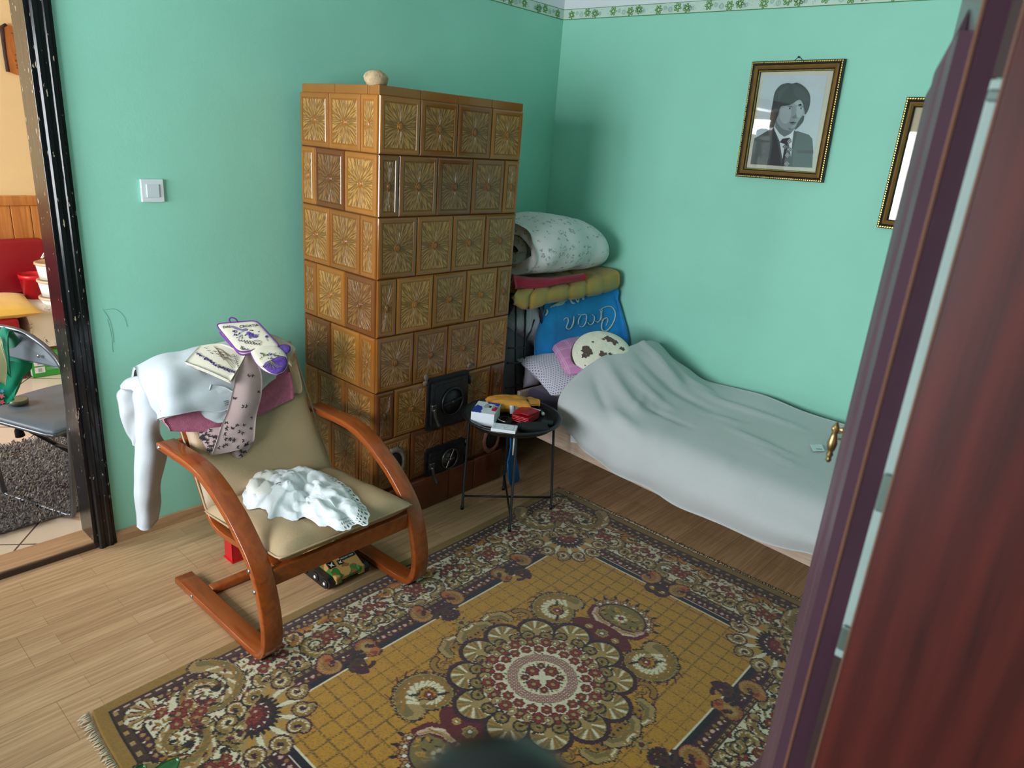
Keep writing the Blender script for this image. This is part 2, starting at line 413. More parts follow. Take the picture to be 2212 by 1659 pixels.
def m_black():
    t = NT('chipped_black_lacquer'); v = t.coord((1, 1, 0.3)); f = t.noise(v, 95, 3, 0.55)
    g = t.noise(t.coord((1, 1, .4)), 9, 2); k = t.math('GREATER_THAN', t.math('ADD', f, t.math('MULTIPLY', g, 0.25)), 0.81)
    t.set(t.mix(k, lin((17, 17, 20)), lin((176, 158, 138))), t.math('ADD', t.math('MULTIPLY', k, .5), .2), 0, 0.45)
    t.bump(t.noise(t.coord((1, 1, .2)), 60, 3), 0.25, 0.004); return t.m
M_BLK = m_black()
dr = MB(); 
# jamb lining: both sides and head, then the moulded casing on the room side
for y0, y1 in ((DY1 - .018, DY1), (DY0, DY0 + .018)): dr.box((-0.14, y0, 0.0), (0.004, y1, DZ), 0, 0.002)
dr.box((-0.14, DY0, DZ - .018), (0.004, DY1, DZ), 0, 0.002)
door = struct(dr.build('door_1', M_BLK))
def casing(ya, yb, z0, z1, horiz=False):
    pr = [(0, 0), (0.018, 0.0), (0.024, 0.006), (0.024, 0.020), (0.018, 0.024), (0.018, 0.036), (0.022, 0.040), (0.022, 0.052), (0.012, 0.058), (0.012, 0.066), (0, 0.066)]
    b = MB(); n = len(pr); w = yb - ya
    if not horiz: vs = [(x, ya + t / 0.066 * w, z) for z in (z0, z1) for x, t in pr]
    else: vs = [(x, y, z0 + t) for y in (ya, yb) for x, t in pr]
    b.add(vs, [tuple(range(n)), tuple(range(2 * n - 1, n - 1, -1))] + [(k, n + k, n + (k + 1) % n, (k + 1) % n) for k in range(n)])
    return b
casing(DY1 - .004, DY1 + .064, 0.0, DZ + .06).build('casing', M_BLK, door); casing(DY0 + .004, DY0 - .064, 0.0, DZ + .06).build('casing', M_BLK, door)
casing(DY0 - .06, DY1 + .06, DZ - .004, DZ + .06, True).build('casing', M_BLK, door)

# light switch
M_SW = mat('white_switch_plastic', (228, 236, 240), 0.3, var=0.01)
p = at(301.5, 388, x=0.011); q = at(357.5, 435.5, x=0.011); yc, zc, sw = -2.448, (p.z + q.z) / 2, .0865
ls = thing('light_switch', 'square white light switch with one rocker on the mint wall', 'light switch', (0, yc, zc))
b = MB().box((0.0006, yc - sw / 2, zc - sw / 2), (0.011, yc + sw / 2, zc + sw / 2), 0, 0.003, 3); b.build('cover_plate', M_SW, ls)
b = MB().box((0.010, yc - .024, zc - .025), (0.0155, yc + .024, zc + .025), 0, 0.002, 2); b.build('rocker', mat('rocker_plastic', (214, 226, 234), 0.25, var=0.01), ls)
# pencil scratches on the wall: thin hair-lines
M_SCR = mat('pencil_line', (84, 122, 108), 0.8)
b = MB()
for pts in (((222, 668), (235, 688), (243, 715), (246, 740)), ((226, 669), (250, 668), (268, 684), (275, 706)), ((232, 690), (240, 720), (244, 760))):
    b.tube(spline([at(*q, x=0.0012) for q in pts], 6), 0.0004, 5)
struct(b.build('trim_4', M_SCR))

# ------------------------------------------------------------------ kitchen shell beyond the doorway
KX = -3.0
struct(MB().box((KX, Y0, -0.1), (-0.0, 1.0, -0.002)).build('floor_kitchen', M_KTILE))
struct(MB().box((KX - .1, Y0, ZC), (-0.14, 1.0, ZC + .1)).build('ceiling_kitchen', M_WHITE))
struct(MB().box((KX - .1, Y0, 0), (KX, 1.0, ZC)).build('wall_kitchen', M_BEIGE))
struct(MB().box((KX, 0.9, 0), (-0.14, 1.0, ZC)).build('wall_kitchen_back', M_BEIGE))
struct(MB().box((-0.16, -2.79, 0), (-0.14, 0.9, ZC)).box((-0.16, Y0, 0), (-0.14, DY0, ZC)).box((-0.16, DY0, DZ), (-0.14, DY1, ZC)).build('wall_kitchen_right', M_BEIGE))
kb = MB()
for lo, hi in (((KX - .1, 0), (-2.6, ZC)), ((-0.8, 0), (-0.14, ZC)), ((-2.6, 0), (-0.8, WZ0)), ((-2.6, WZ1), (-0.8, ZC))): kb.box((lo[0], Y0 - .2, lo[1]), (hi[0], Y0, hi[1]))
struct(kb.build('wall_kitchen_front', M_BEIGE)); window('window_2', -2.6, -0.8)
M_PINE = m_wood('orange_pine', (176, 108, 52), (214, 146, 80), (22, 22, 1.6), 0.4, 0.2)
b = MB(); y = -3.9
while y < -1.2: b.box((KX + .001, y, 0.3), (KX + .018, y + .118, 1.075), 0, 0.004); y += .121
b.box((KX + .001, -3.9, 1.06), (KX + .03, -1.2, 1.13), 0, 0.008); struct(b.build('trim_5', M_PINE))
# ------------------------------------------------------------------ tiled stove
SX, SY, SW, SD = 0.614, -1.822, 0.824, 0.53   # tile bed planes: right face x=SX from y=SY, left face y=SY
ROWZ = [1.888, 1.669, 1.425, 1.17, 0.919, 0.667, 0.431, 0.18]
def m_glaze():
    t = NT('amber_tile_glaze'); tone = t.n('ShaderNodeAttribute', attribute_name='tone')
    v = t.coord(); f = t.noise(v, 14, 4)
    base = t.mix(tone.outputs['Fac'], lin((178, 114, 42)), lin((96, 46, 22)))
    base = t.mix(t.math('MULTIPLY', f, 0.55), base, t.mix(1.0, base, (0.62, 0.5, 0.42), 'MULTIPLY'))
    t.set(base, 0.16, 0, 0.5, 0.35); t.bump(t.noise(v, 40, 3), 0.06, 0.004); return t.m
def m_sun():
    """moulded sunburst: streaks radiate from the middle of each tile, glaze pools darker in the grooves"""
    t = NT('sunburst_tile_relief'); tone = t.n('ShaderNodeAttribute', attribute_name='tone')
    uv = t.n('ShaderNodeUVMap', uv_map='UVMap'); sp = t.n('ShaderNodeSeparateXYZ'); t.l(uv.outputs[0], sp.inputs[0])
    x, y = sp.outputs[0], sp.outputs[1]
    r = t.math('SQRT', t.math('ADD', t.math('MULTIPLY', x, x), t.math('MULTIPLY', y, y)))
    rs = t.math('MAXIMUM', r, 0.02); cb = t.n('ShaderNodeCombineXYZ')
    t.l(t.math('MULTIPLY', t.math('DIVIDE', x, rs), 19.0), cb.inputs[0]); t.l(t.math('MULTIPLY', t.math('DIVIDE', y, rs), 19.0), cb.inputs[1]); t.l(t.math('MULTIPLY', r, 2.6), cb.inputs[2])
    streak = t.noise(cb.outputs[0], 1.0, 0.6, 0.4)
    k = t.ramp(streak, [(0.36, (0, 0, 0)), (0.6, (1, 1, 1))])
    mask = t.ramp(r, [(0.13, (0, 0, 0)), (0.2, (1, 1, 1))])
    h = t.mix(mask, (0.55, 0.55, 0.55), k)
    base = t.mix(tone.outputs['Fac'], lin((204, 150, 76)), lin((122, 74, 40)))
    dark = t.mix(1.0, base, (0.46, 0.36, 0.28), 'MULTIPLY')
    t.set(t.mix(h, dark, base), 0.22, 0, 0.5, 0.3); t.bump(h, 0.75, 0.004); return t.m
M_GLAZE, M_SUN = m_glaze(), m_sun()
M_GROUT = mat('stove_grout', (92, 56, 34), 0.8); M_PLINTH = mat('brown_plinth_glaze', (104, 48, 26), 0.2, var=0.18, vs=6, coat=0.3)
rs = random.Random(11)
stove = thing('tiled_stove', 'tall amber tiled stove with sunburst relief tiles in the corner', 'stove', (0.35, -1.4, 0))
tb = MB(); tb.col = []
def tile(o, ex, w, h, nrm, tone):
    """o lower corner on the tile bed, ex along the face, nrm outward"""
    ez = Vector((0, 0, 1)); c = o + ex * w / 2 + ez * h / 2
    g = 0.0015
    rim = 0.021 if w > 0.15 else 0.02
    rings = [(w / 2 - g, h / 2 - g, 0), (w / 2 - g, h / 2 - g, 0.006), (w / 2 - g - .003, h / 2 - g - .003, 0.010), (w / 2 - g - .009, h / 2 - g - .009, 0.0122), (w / 2 - rim, h / 2 - rim, 0.0122), (w / 2 - rim - .002, h / 2 - rim - .002, 0.0095), (w / 2 - rim - .004, h / 2 - rim - .004, 0.0095), (w / 2 - rim - .006, h / 2 - rim - .006, 0.0112)]
    vs = []
    for a, b_, d in rings:
        for sx, sz in ((-1, -1), (1, -1), (1, 1), (-1, 1)): vs.append(c + ex * sx * a + ez * sz * b_ + nrm * d)
    fs = []; flip = ex.cross(ez).dot(nrm) < 0
    for i in range(len(rings) - 1):
        for k in range(4):
            q = (k + 1) % 4; f = (i * 4 + k, i * 4 + q, (i + 1) * 4 + q, (i + 1) * 4 + k); fs.append(f[::-1] if flip else f)
    n0 = (len(rings) - 1) * 4; f = (n0, n0 + 1, n0 + 2, n0 + 3)
    a, b_, _ = rings[-1]; ka = 1.0; kb = b_ / a if w > .15 else b_ / .085; ka = 1.0 if w > .15 else 0.5
    uvf = [(-ka, -kb), (ka, -kb), (ka, kb), (-ka, kb)]
    off = len(tb.v)
    tb.add(vs, fs, 0); tb.add([vs[k] for k in f], [(3, 2, 1, 0) if flip else (0, 1, 2, 3)], 1, False, [uvf[::-1] if flip else uvf])
    # boss in the middle: ring and button
    n = 18; kx = 0.5 if w < .15 else 0.85
    for prof in (((.021, .0105), (.0195, .0132), (.0165, .0132), (.0155, .0115)), ((.0135, .0112), (.0125, .0138), (.008, .0148), (.0, .0150))):
        pv = []; 
        for rr, d in prof:
            for q in range(n): aa = 2 * PI * q / n; pv.append(c + ex * rr * kx * math.cos(aa) + ez * rr * math.sin(aa) + nrm * d)
        ff = [(i * n + q, i * n + (q + 1) % n, (i + 1) * n + (q + 1) % n, (i + 1) * n + q) for i in range(len(prof) - 1) for q in range(n)]
        tb.add(pv, [x[::-1] for x in ff] if flip else ff, 0, True)
    tb.col.extend([(tone, tone, tone, 1)] * (len(tb.v) - off))
def course(i, z0, z1):
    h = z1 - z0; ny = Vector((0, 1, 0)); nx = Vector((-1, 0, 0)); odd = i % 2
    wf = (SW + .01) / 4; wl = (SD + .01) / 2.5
    red = [0, .06, .14, .2, .34, .55, .8][i]  # lower courses redder of themselves, with some shade added to their tone
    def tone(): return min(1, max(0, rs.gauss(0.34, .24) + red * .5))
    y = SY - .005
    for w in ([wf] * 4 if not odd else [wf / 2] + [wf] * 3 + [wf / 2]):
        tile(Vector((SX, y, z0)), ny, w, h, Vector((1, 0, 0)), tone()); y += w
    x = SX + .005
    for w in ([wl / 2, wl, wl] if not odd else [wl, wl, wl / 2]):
        t_ = max(0, tone() - .22)  # left face toned lighter, window light put into its colour
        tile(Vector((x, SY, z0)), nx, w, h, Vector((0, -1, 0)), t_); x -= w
    # the far end by the folding bed is plain tile of the same courses
    x = SX + .005
    for w in ([wl / 2, wl, wl] if not odd else [wl, wl, wl / 2]):
        tile(Vector((x, SY + SW, z0)), nx, w, h, Vector((0, 1, 0)), tone()); x -= w
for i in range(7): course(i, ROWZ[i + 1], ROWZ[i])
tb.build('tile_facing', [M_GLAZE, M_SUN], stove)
b = MB().box((SX - SD - .01, SY + .001, 0.0), (SX + .001, SY + SW - .001, 1.885)); b.build('core', M_GROUT, stove)
b = MB(); b.col = []
for o_, e_, w_, n_ in [(Vector((SX + .004, SY - .004 + k * (SW + .008) / 4, 1.886)), None, None, None) for k in range(4)]:
    b.box(o_ + Vector((-.06, .0006, 0)), o_ + Vector((0, (SW + .008) / 4 - .0006, .036)), 0, 0.003)
xs = [SX + .004 - k for k in (.06, .075, .29, .53)]
for k in range(3): b.box((xs[k + 1] + .0006, SY - .004, 1.886), (xs[k] - .0006 if k else xs[k], SY + .056, 1.9215), 0, 0.003)
b.box((SX - SD, SY + .05, 1.886), (SX - .05, SY + SW, 1.917), 0, 0.003)
b.col = [(0.25, .25, .25, 1)] * len(b.v); b.build('cornice', M_GLAZE, stove)
b = MB()
L4 = (SW + .04) / 3.2
y = SY - .02
for w in (L4 * .75, L4, L4 * .65, L4 * .8): b.box((SX - .05, y + .001, 0.0), (SX + .026, y + w - .001, 0.172), 0, 0.007, 3); y += w
for x0, x1 in ((SX - .05, SX - .28), (SX - .28, SX - SD - .01)): b.box((x1 + .001, SY - .022, 0), (x0 - .001, SY + .05, .172), 0, 0.007, 3)
b.box((SX - SD, SY + .03, 0), (SX - .04, SY + SW + .02, .165), 0); b.build('plinth', M_PLINTH, stove)

M_IRON = mat('black_cast_iron', (44, 44, 48), 0.42, 0.6, var=0.3, vs=20, bump=0.3, bs=90); M_IRON2 = mat('worn_iron', (92, 88, 86), 0.35, 0.9, var=0.25, vs=30)
M_MORTAR = mat('grey_mortar', (112, 98, 86), 0.95, var=0.2, vs=40, bump=0.6, bs=80)
def stove_door(name, y0, y1, z0, z1, dial_r, dz, blades):
    x = SX + .012; ym, zm = (y0 + y1) / 2, (z0 + z1) / 2; FR = frame((x, ym, zm), (0, 1, 0), (0, 0, 1), (1, 0, 0))
    d = MB()
    for gx, gd in ((0, .012), (.018, .020)): d.prism(rrect(y1 - y0 - 2 * gx, z1 - z0 - 2 * gx, .018), FR @ Matrix.Translation((0, 0, 0 if not gx else .012)), gd if not gx else .014)
    d.prism(rrect(y1 - y0 - .07, z1 - z0 - .07, .02), FR @ Matrix.Translation((0, 0, .025)), .004)
    o = d.build(name, M_IRON, stove)
    k = MB(); cy, cz = 0.01, dz
    ring = [FR @ Vector((cy + dial_r * math.cos(a), cz + dial_r * math.sin(a), .034)) for a in np.linspace(0, 2 * PI, 33)[:-1]]
    k.tube(ring, .0045, 8, 0, True); k.lathe([(dial_r, 0), (dial_r, .003)], 32, FR @ Matrix.Translation((cy, cz, .028)))
    for ang, ln in blades:
        m = FR @ Matrix.Translation((cy, cz, .033)) @ Matrix.Rotation(math.radians(ang), 4, 'Z'); k.box((-ln, -.006, 0), (ln, .006, .006), 0, .002, 2, m)
    k.lathe([(0.009, 0), (.009, .006), (.004, .01)], 12, FR @ Matrix.Translation((cy, cz, .036))); k.build('air_dial', M_IRON2 if z0 < .3 else M_IRON, o)
    h = MB(); lx, lz = -(y1 - y0) / 2 + .02, -.02
    h.box((lx - .012, lz - .002, .02), (lx + .018, lz + .03, .04), 0, .004, 2, FR)
    h.tube(spline([FR @ Vector(q) for q in ((lx, lz + .01, .04), (lx + .004, lz - .03, .046), (lx + .016, lz - .075, .06))], 5), [.008] * 10 + [.012], 10)
    h.build('latch', M_IRON2, o)
    for zz in (zm + (z1 - z0) * .3, zm - (z1 - z0) * .28): MB().lathe([(.008, -.018), (.008, .018)], 10, Matrix.Translation((x + .014, y1 + .004, zz))).build('hinge', M_IRON, o)
    return o
fd = stove_door('firebox_door', -1.535, -1.268, 0.415, 0.68, .068, .0, ((8, .062),))
stove_door('ash_door', -1.532, -1.268, 0.172, 0.318, .052, -.002, ((62, .05), (-8, .03)))
b = MB()
for cy, cz in ((-1.543, .69), (-1.262, .70), (-1.545, .665)):
    m = Matrix.Translation((SX + .016, cy, cz)); bm = bmesh.new(); bmesh.ops.create_icosphere(bm, subdivisions=2, radius=.015)
    for v in bm.verts: v.co *= 1 + .5 * nz(v.co + Vector((cy, cz, 0)), 60); v.co.x *= .5
    MB().bm(bm, 0, m, True).build('mortar_patch', M_MORTAR, stove)
for cy, cz in ((-1.716, .305), (-1.062, .25)):
    m = frame((SX + .013, cy, cz), (0, 1, 0), (0, 0, 1), (1, 0, 0)); b = MB()
    vs = []; n = 28
    for rr, d in ((.078, .0), (.070, .012), (.056, .009), (.05, .001)):
        for q in range(n): a = 2 * PI * q / n; k = rr * (1 + .04 * math.sin(q * 2.3) * (rr > .06) + .02 * math.sin(q * 5.1)); vs.append(m @ Vector((k * math.cos(a) * .82, k * math.sin(a) * 1.05, d)))
    b.add(vs, [(i * n + q, i * n + (q + 1) % n, (i + 1) * n + (q + 1) % n, (i + 1) * n + q) for i in range(3) for q in range(n)], 0, True)
    o = b.build('soot_door_rim', M_MORTAR if cy < -1.5 else mat('broken_glaze', (120, 76, 62), .5, var=.3, vs=60), stove)
    MB().lathe([(.049, 0), (.049, .006), (.03, .010), (.0, .011)], 24, m @ Matrix.Scale(.82, 4, (1, 0, 0)) @ Matrix.Scale(1.03, 4, (0, 1, 0))).build('soot_door', mat('soot_black_iron', (24, 22, 24), .55, .4), stove)
# rough lump on top
p = at(812, 176, x=.56); bm = bmesh.new(); bmesh.ops.create_icosphere(bm, subdivisions=4, radius=.046)
for v in bm.verts:
    v.co *= 1 + .12 * nz(v.co, 30) + .05 * nz(v.co, 90); v.co.z = max(-.026, v.co.z * .74)
    if v.co.xy.length < .016 and v.co.z > 0: v.co.z -= .012
tag(MB().bm(bm, 0, Matrix.Translation((.56, p.y, 1.917 + .027)), True).build('stone', mat('beige_rough_stone', (196, 168, 132), .95, var=.2, vs=60, bump=.6, bs=120), loc=(.56, p.y, 1.917)), 'small rough beige lump lying on top of the tiled stove', 'stone')
# ------------------------------------------------------------------ carpet: every knot coloured by a woven design drawn in one quarter and mirrored
RU, RV, RCX, RCY, RST = 0.8775, 1.16, 1.80, -2.0, 0.0034
nu_, nv_ = int(RU / RST), int(RV / RST)
UU, VV = np.meshgrid((np.arange(nu_) + .5) * RST, (np.arange(nv_) + .5) * RST, indexing='ij')
PAL = dict(gold=(186, 134, 42), gold2=(150, 108, 42), line=(112, 84, 36), cream=(222, 212, 180), olive=(122, 106, 58), tan=(168, 138, 84), dk=(38, 30, 28), navy=(24, 26, 34), maroon=(96, 28, 34), red=(140, 48, 34), orange=(172, 102, 46), brown=(72, 46, 34), pink=(206, 170, 150), green=(58, 62, 40), plum=(64, 26, 40), edge=(150, 114, 52), white=(224, 216, 196))
PN = list(PAL); PI_ = {k: i for i, k in enumerate(PN)}
R_ = np.zeros((nu_, nv_), np.int16); rg = np.random.RandomState(3)
WOB = rg.rand(nu_, nv_)
def put(mask, c): R_[mask] = PI_[c]
def box_(u0, v0, u1, v1):
    return (slice(max(0, int(u0 / RST) - 1), min(nu_, int(u1 / RST) + 2)), slice(max(0, int(v0 / RST) - 1), min(nv_, int(v1 / RST) + 2)))
def loc_(u0, v0, u1, v1):
    s = box_(u0, v0, u1, v1); return s, UU[s], VV[s]
def disc(u, v, r, c, r2=None, ang=0.0, jag=0.0):
    r2 = r2 or r; m_ = max(r, r2) * 1.2; s, a, b = loc_(u - m_, v - m_, u + m_, v + m_)
    if a.size == 0: return
    ca, sa = math.cos(ang), math.sin(ang); x = (a - u) * ca + (b - v) * sa; y = -(a - u) * sa + (b - v) * ca
    R_[s][(x / r) ** 2 + (y / r2) ** 2 < 1 + jag * (WOB[s] - .5)] = PI_[c]
def flower(u, v, r, c1='maroon', c2='red', c3='tan', n=6, a0=0.3):
    m_ = r * 1.3; s, a, b = loc_(u - m_, v - m_, u + m_, v + m_)
    if a.size == 0: return
    x, y = a - u, b - v; rr = np.hypot(x, y); th = np.arctan2(y, x) - a0
    k = r * (0.80 + .20 * np.abs(np.cos(n / 2 * th))) * (1 + .12 * (WOB[s] - .5)); R = R_[s]
    R[rr < k] = PI_[c1]; R[(rr < k * .80) & (np.abs(np.cos(n / 2 * th)) > .35)] = PI_[c2]; R[rr < r * .40] = PI_['brown']; R[rr < r * .28] = PI_[c3]
def stroke(P, w, c, jag=0.25):
    P = np.array(P, float); W_ = np.array(w if hasattr(w, '__len__') else [w] * len(P), float)
    for i in range(len(P) - 1):
        p, q = P[i], P[i + 1]; wm = max(W_[i], W_[i + 1]) * 1.3
        s, a, b = loc_(min(p[0], q[0]) - wm, min(p[1], q[1]) - wm, max(p[0], q[0]) + wm, max(p[1], q[1]) + wm)
        if a.size == 0: continue
        d = q - p; L = max(d @ d, 1e-12); t = np.clip(((a - p[0]) * d[0] + (b - p[1]) * d[1]) / L, 0, 1)
        dist = np.hypot(a - p[0] - t * d[0], b - p[1] - t * d[1]); ww = W_[i] + (W_[i + 1] - W_[i]) * t
        R_[s][dist < ww * (1 + jag * (WOB[s] - .5))] = PI_[c]
def spiral(u, v, R0, a0, turns, ccw=1, k=.16, n=30):
    return [(u + R0 * math.exp(-k * i / n * turns * 2 * PI) * math.cos(a0 + ccw * turns * 2 * PI * i / n), v + R0 * math.exp(-k * i / n * turns * 2 * PI) * math.sin(a0 + ccw * turns * 2 * PI * i / n)) for i in range(n + 1)]
def acanthus(P, w0, w1, fill='tan', out='dk', feather=True, rim=.0062, hi='cream', lo='olive'):
    """thick curled leaf: dark outline, tan body, olive back, cream feathering"""
    n = len(P); w = [w0 + (w1 - w0) * i / (n - 1) for i in range(n)]
    stroke(P, [x + rim for x in w], out); stroke(P, w, fill)
    A = np.array(P); T = np.gradient(A, axis=0); T /= np.linalg.norm(T, axis=1, keepdims=True) + 1e-9; N = np.stack([-T[:, 1], T[:, 0]], 1)
    stroke(A + N * (np.array(w)[:, None] * .45), [x * .42 for x in w], lo)
    if feather:
        for i in range(1, n - 2, 2):
            for sg, c in ((-1, hi), (1, 'gold2')):
                p = A[i] + N[i] * w[i] * .75 * sg; q = A[i + 1] + T[i] * w[i] * .5 - N[i] * w[i] * .05 * sg; stroke([p, q], [w[i] * .14, w[i] * .2], c)
def scroll(u, v, R0, a0, turns=1.15, ccw=1, w=.02, **kw):
    P = spiral(u, v, R0, a0, turns, ccw); acanthus(P, w * 1.15, w * .45, **kw); disc(P[-1][0], P[-1][1], w * .5, kw.get('out', 'dk')); return P
def leaf(u, v, L, ang, c='green', w=.3):
    disc(u + L / 2 * math.cos(ang), v + L / 2 * math.sin(ang), L / 2, c, L * w / 2, ang, .4)
def flames(P, L, c='maroon', step=3, side=1):
    A = np.array(P); T = np.gradient(A, axis=0); T /= np.linalg.norm(T, axis=1, keepdims=True) + 1e-9; N = np.stack([-T[:, 1], T[:, 0]], 1) * side
    for i in range(0, len(P), step):
        k = L * (.6 + .6 * rg.rand()); stroke([A[i], A[i] + N[i] * k * .6 + T[i] * k * .3, A[i] + N[i] * k + T[i] * k * .9], [.005, .004, .0015], c)
E_ = np.minimum(RU - UU, RV - VV); LONG = (RU - UU) < (RV - VV)    # distance in from the edge; nearest edge is the long one
ALONG = np.where(LONG, VV, UU)
# ground bands
put(E_ > 0, 'edge'); put((E_ > .043), 'dk'); put(E_ > .047, 'brown')
dash = (np.mod(ALONG, .034) < .019) & (E_ > .055) & (E_ < .0615) & LONG; put(dash, 'pink')
dsh = (np.mod(ALONG, .05) < .018) & (E_ > .052) & (E_ < .066) & ~LONG; put(dsh, 'tan')
put(E_ > .074, 'dk'); put(E_ > .078, 'plum')
put((E_ > .104), 'dk'); put(E_ > .108, 'cream')
put(E_ > .298, 'dk'); put(E_ > .301, 'brown'); put((E_ > .307) & (E_ < .317) & (np.mod(ALONG, .028) < .016), 'tan'); put((E_ > .31) & (E_ < .314) & (np.mod(ALONG, .028) < .010), 'dk')
put(E_ > .324, 'dk'); put(E_ > .327, 'plum'); put(E_ > .366, 'white'); put(E_ > .369, 'navy'); put(E_ > .392, 'cream'); put(E_ > .398, 'gold')
# field lattice
fld = E_ > .398
gx, gy = np.mod(UU + .02, .058), np.mod(VV + .018, .058)
jx = (WOB < .82); put(fld & ((gx < .0045) | (gy < .0045)) & jx, 'line'); put(fld & ((gx < .0095) | (gy < .0095)) & (WOB < .25), 'gold2')
mot = fld & (WOB > .9) & ~((gx < .0045) | (gy < .0045)); put(mot, 'gold2')
# narrow flower strips either side of the main border
def E2(e, a, lng): return (RU - e, a) if lng else (a, RV - e)
for lng, top in ((True, RV), (False, RU)):
    a = .02; k = 0
    while a < top - .1:
        for e, c1 in ((.091, 'tan'), (.346, 'pink')):
            if a > top - e - .03: continue
            u, v = E2(e, a, lng); disc(u, v, .0105, 'maroon'); disc(u, v, .0075, c1, jag=.6); u2, v2 = E2(e + .006, a + .026, lng); disc(u2, v2, .007, 'gold2', jag=.5); u3, v3 = E2(e - .007, a + .02, lng); disc(u3, v3, .004, 'cream')
        a += .05; k += 1
# main border: repeating C-scroll cartouches, flower clusters and ochre leaves (period .42 along the long side)
def cartouche(a, lng, flip=1):
    u, v = E2(.205, a, lng); ax = (0, 1) if lng else (1, 0)
    for s in (-1, 1):
        c = (u + ax[0] * .052 * s, v + ax[1] * .052 * s)
        a0 = (math.atan2(ax[1] * s, ax[0] * s)); 
        scroll(c[0] + (-.012 if lng else 0), c[1] + (0 if lng else -.012), .062, a0 + (PI / 2 if lng else -PI / 2) * s * 1.15, 1.05, -s if lng else s, .014)
    for du, dv, r in ((0, 0, .026), (.028, .022, .02), (-.026, .02, .018), (.022, -.026, .019), (-.024, -.022, .02)): flower(u + du, v + dv, r, 'maroon', 'red', 'tan', 6, rg.rand())
    # ochre leaf tufts on the outside
    for s in (-1, 1):
        p = E2(.13, a + s * .085, lng); q = E2(.125, a + s * .02, lng); acanthus([p, ((p[0] + q[0]) / 2 + .008, (p[1] + q[1]) / 2 + .008), q], .021, .010, 'gold', 'brown', True, .004, 'cream', 'orange')
        scroll(*E2(.135, a + s * .1, lng), .028, rg.rand() * 6, 1.0, s, .014, fill='gold', out='brown', lo='orange')
def cluster(a, lng):
    for de, da, r in ((.17, 0, .026), (.20, .04, .024), (.185, -.042, .023), (.235, -.01, .025), (.15, .05, .018), (.26, .035, .02), (.25, -.055, .02), (.14, -.06, .017), (.22, .085, .016)):
        u, v = E2(de, a + da, lng); flower(u, v, r, 'maroon', 'red', 'tan' if rg.rand() < .6 else 'pink', 6, rg.rand() * 2)
    for _ in range(14):
        u, v = E2(.12 + .16 * rg.rand(), a - .1 + .2 * rg.rand(), lng); leaf(u, v, .024, rg.rand() * 6.3, ('green', 'dk', 'olive')[rg.randint(3)])
    for s in (-1, 1):
        scroll(*E2(.255, a + s * .06, lng), .032, (0 if s > 0 else PI) + .5, 1.15, s, .0125); scroll(*E2(.262, a + s * .012, lng), .022, PI / 2, 1.0, -s, .010)
def kraken(a, lng):
    """dark knot of curling leaves that breaks the inner line, orange curls on either side"""
    for s in (-1, 1):
        scroll(*E2(.345, a + s * .075, lng), .038, (PI if s < 0 else 0) + (0 if lng else PI / 2), .9, s, .02, fill='orange', out='plum', hi='tan', lo='red')
    for _ in range(9):
        t = rg.rand() * 6.3; L = .035 + .03 * rg.rand(); u, v = E2(.395, a, lng); P = spiral(u + .018 * math.cos(t), v + .018 * math.sin(t), L * .6, t, .7, 1 if rg.rand() < .5 else -1)
        stroke(P, np.linspace(.009, .003, len(P)), ('plum', 'dk', 'plum', 'brown')[rg.randint(4)])
    u, v = E2(.392, a, lng); disc(u, v, .02, 'brown', jag=.6); disc(u, v, .009, 'plum')
for k, a in enumerate((.0, .42, .84)):
    if a < .8: cartouche(a, True)
for a in (.21, .63): cluster(a, True)
cluster(.0, True) if False else None
cartouche(.0, False); cluster(.2, False); cartouche(.4, False) if RU > .8 else None
for a in (.0, .415): kraken(a, True)
kraken(.0, False); kraken(.33, False) if False else None
# corner palmette, great corner scrolls, and the fan that fills the field corner
c0 = (RU - .13, RV - .13)
for k in range(9):
    t = math.radians(225 + (k - 4) * 22 - 180); P = [(c0[0] - .02, c0[1] - .02), (c0[0] + .05 * math.cos(t), c0[1] + .05 * math.sin(t))]; stroke(P, [.004, .014], 'tan' if k % 2 else 'cream'); stroke(P, [.002, .003], 'maroon')
for s, a0, cen in ((1, math.radians(135), (RU - .30, RV - .165)), (-1, math.radians(-45), (RU - .165, RV - .30))):
    scroll(cen[0], cen[1], .125, a0 + (-.5 if s > 0 else .5), 1.25, s, .026)
for du, dv, r in ((.2, .2, .03), (.235, .18, .022), (.18, .235, .022), (.25, .235, .024), (.235, .255, .022), (.16, .165, .022), (.29, .22, .02), (.22, .29, .02)): flower(RU - du, RV - dv, r, 'maroon', 'red', 'tan', 6, du * 30)
for _ in range(26):
    leaf(RU - .13 - .2 * rg.rand(), RV - .13 - .2 * rg.rand(), .022, rg.rand() * 6.3, ('green', 'dk', 'gold2')[rg.randint(3)])
for s in (0, 1):
    scroll(RU - (.30 if s else .40), RV - (.40 if s else .30), .045, 1.0 + s * 2, 1.2, 1 if s else -1, .016); scroll(RU - (.335 if s else .30), RV - (.30 if s else .335), .03, 2.5, 1.1, -1 if s else 1, .013)
f0 = (RU - .36, RV - .36); dirc = math.radians(225)
for k in range(11):
    t = dirc + (k - 5) * .26; q = (f0[0] + .15 * math.cos(t), f0[1] + .15 * math.sin(t)); stroke([f0, q], [.02, .026], 'tan'); 
for k in range(11):
    t = dirc + (k - 5) * .26; q = (f0[0] + .145 * math.cos(t), f0[1] + .145 * math.sin(t)); stroke([(f0[0] + .05 * math.cos(t), f0[1] + .05 * math.sin(t)), q], [.004, .010], 'cream' if k % 2 else 'gold')
for k in range(6):
    t = dirc + (k - 2.5) * .5; scroll(f0[0] + .155 * math.cos(t), f0[1] + .155 * math.sin(t), .03, t, 1.1, 1 if k < 3 else -1, .0115, out='plum')
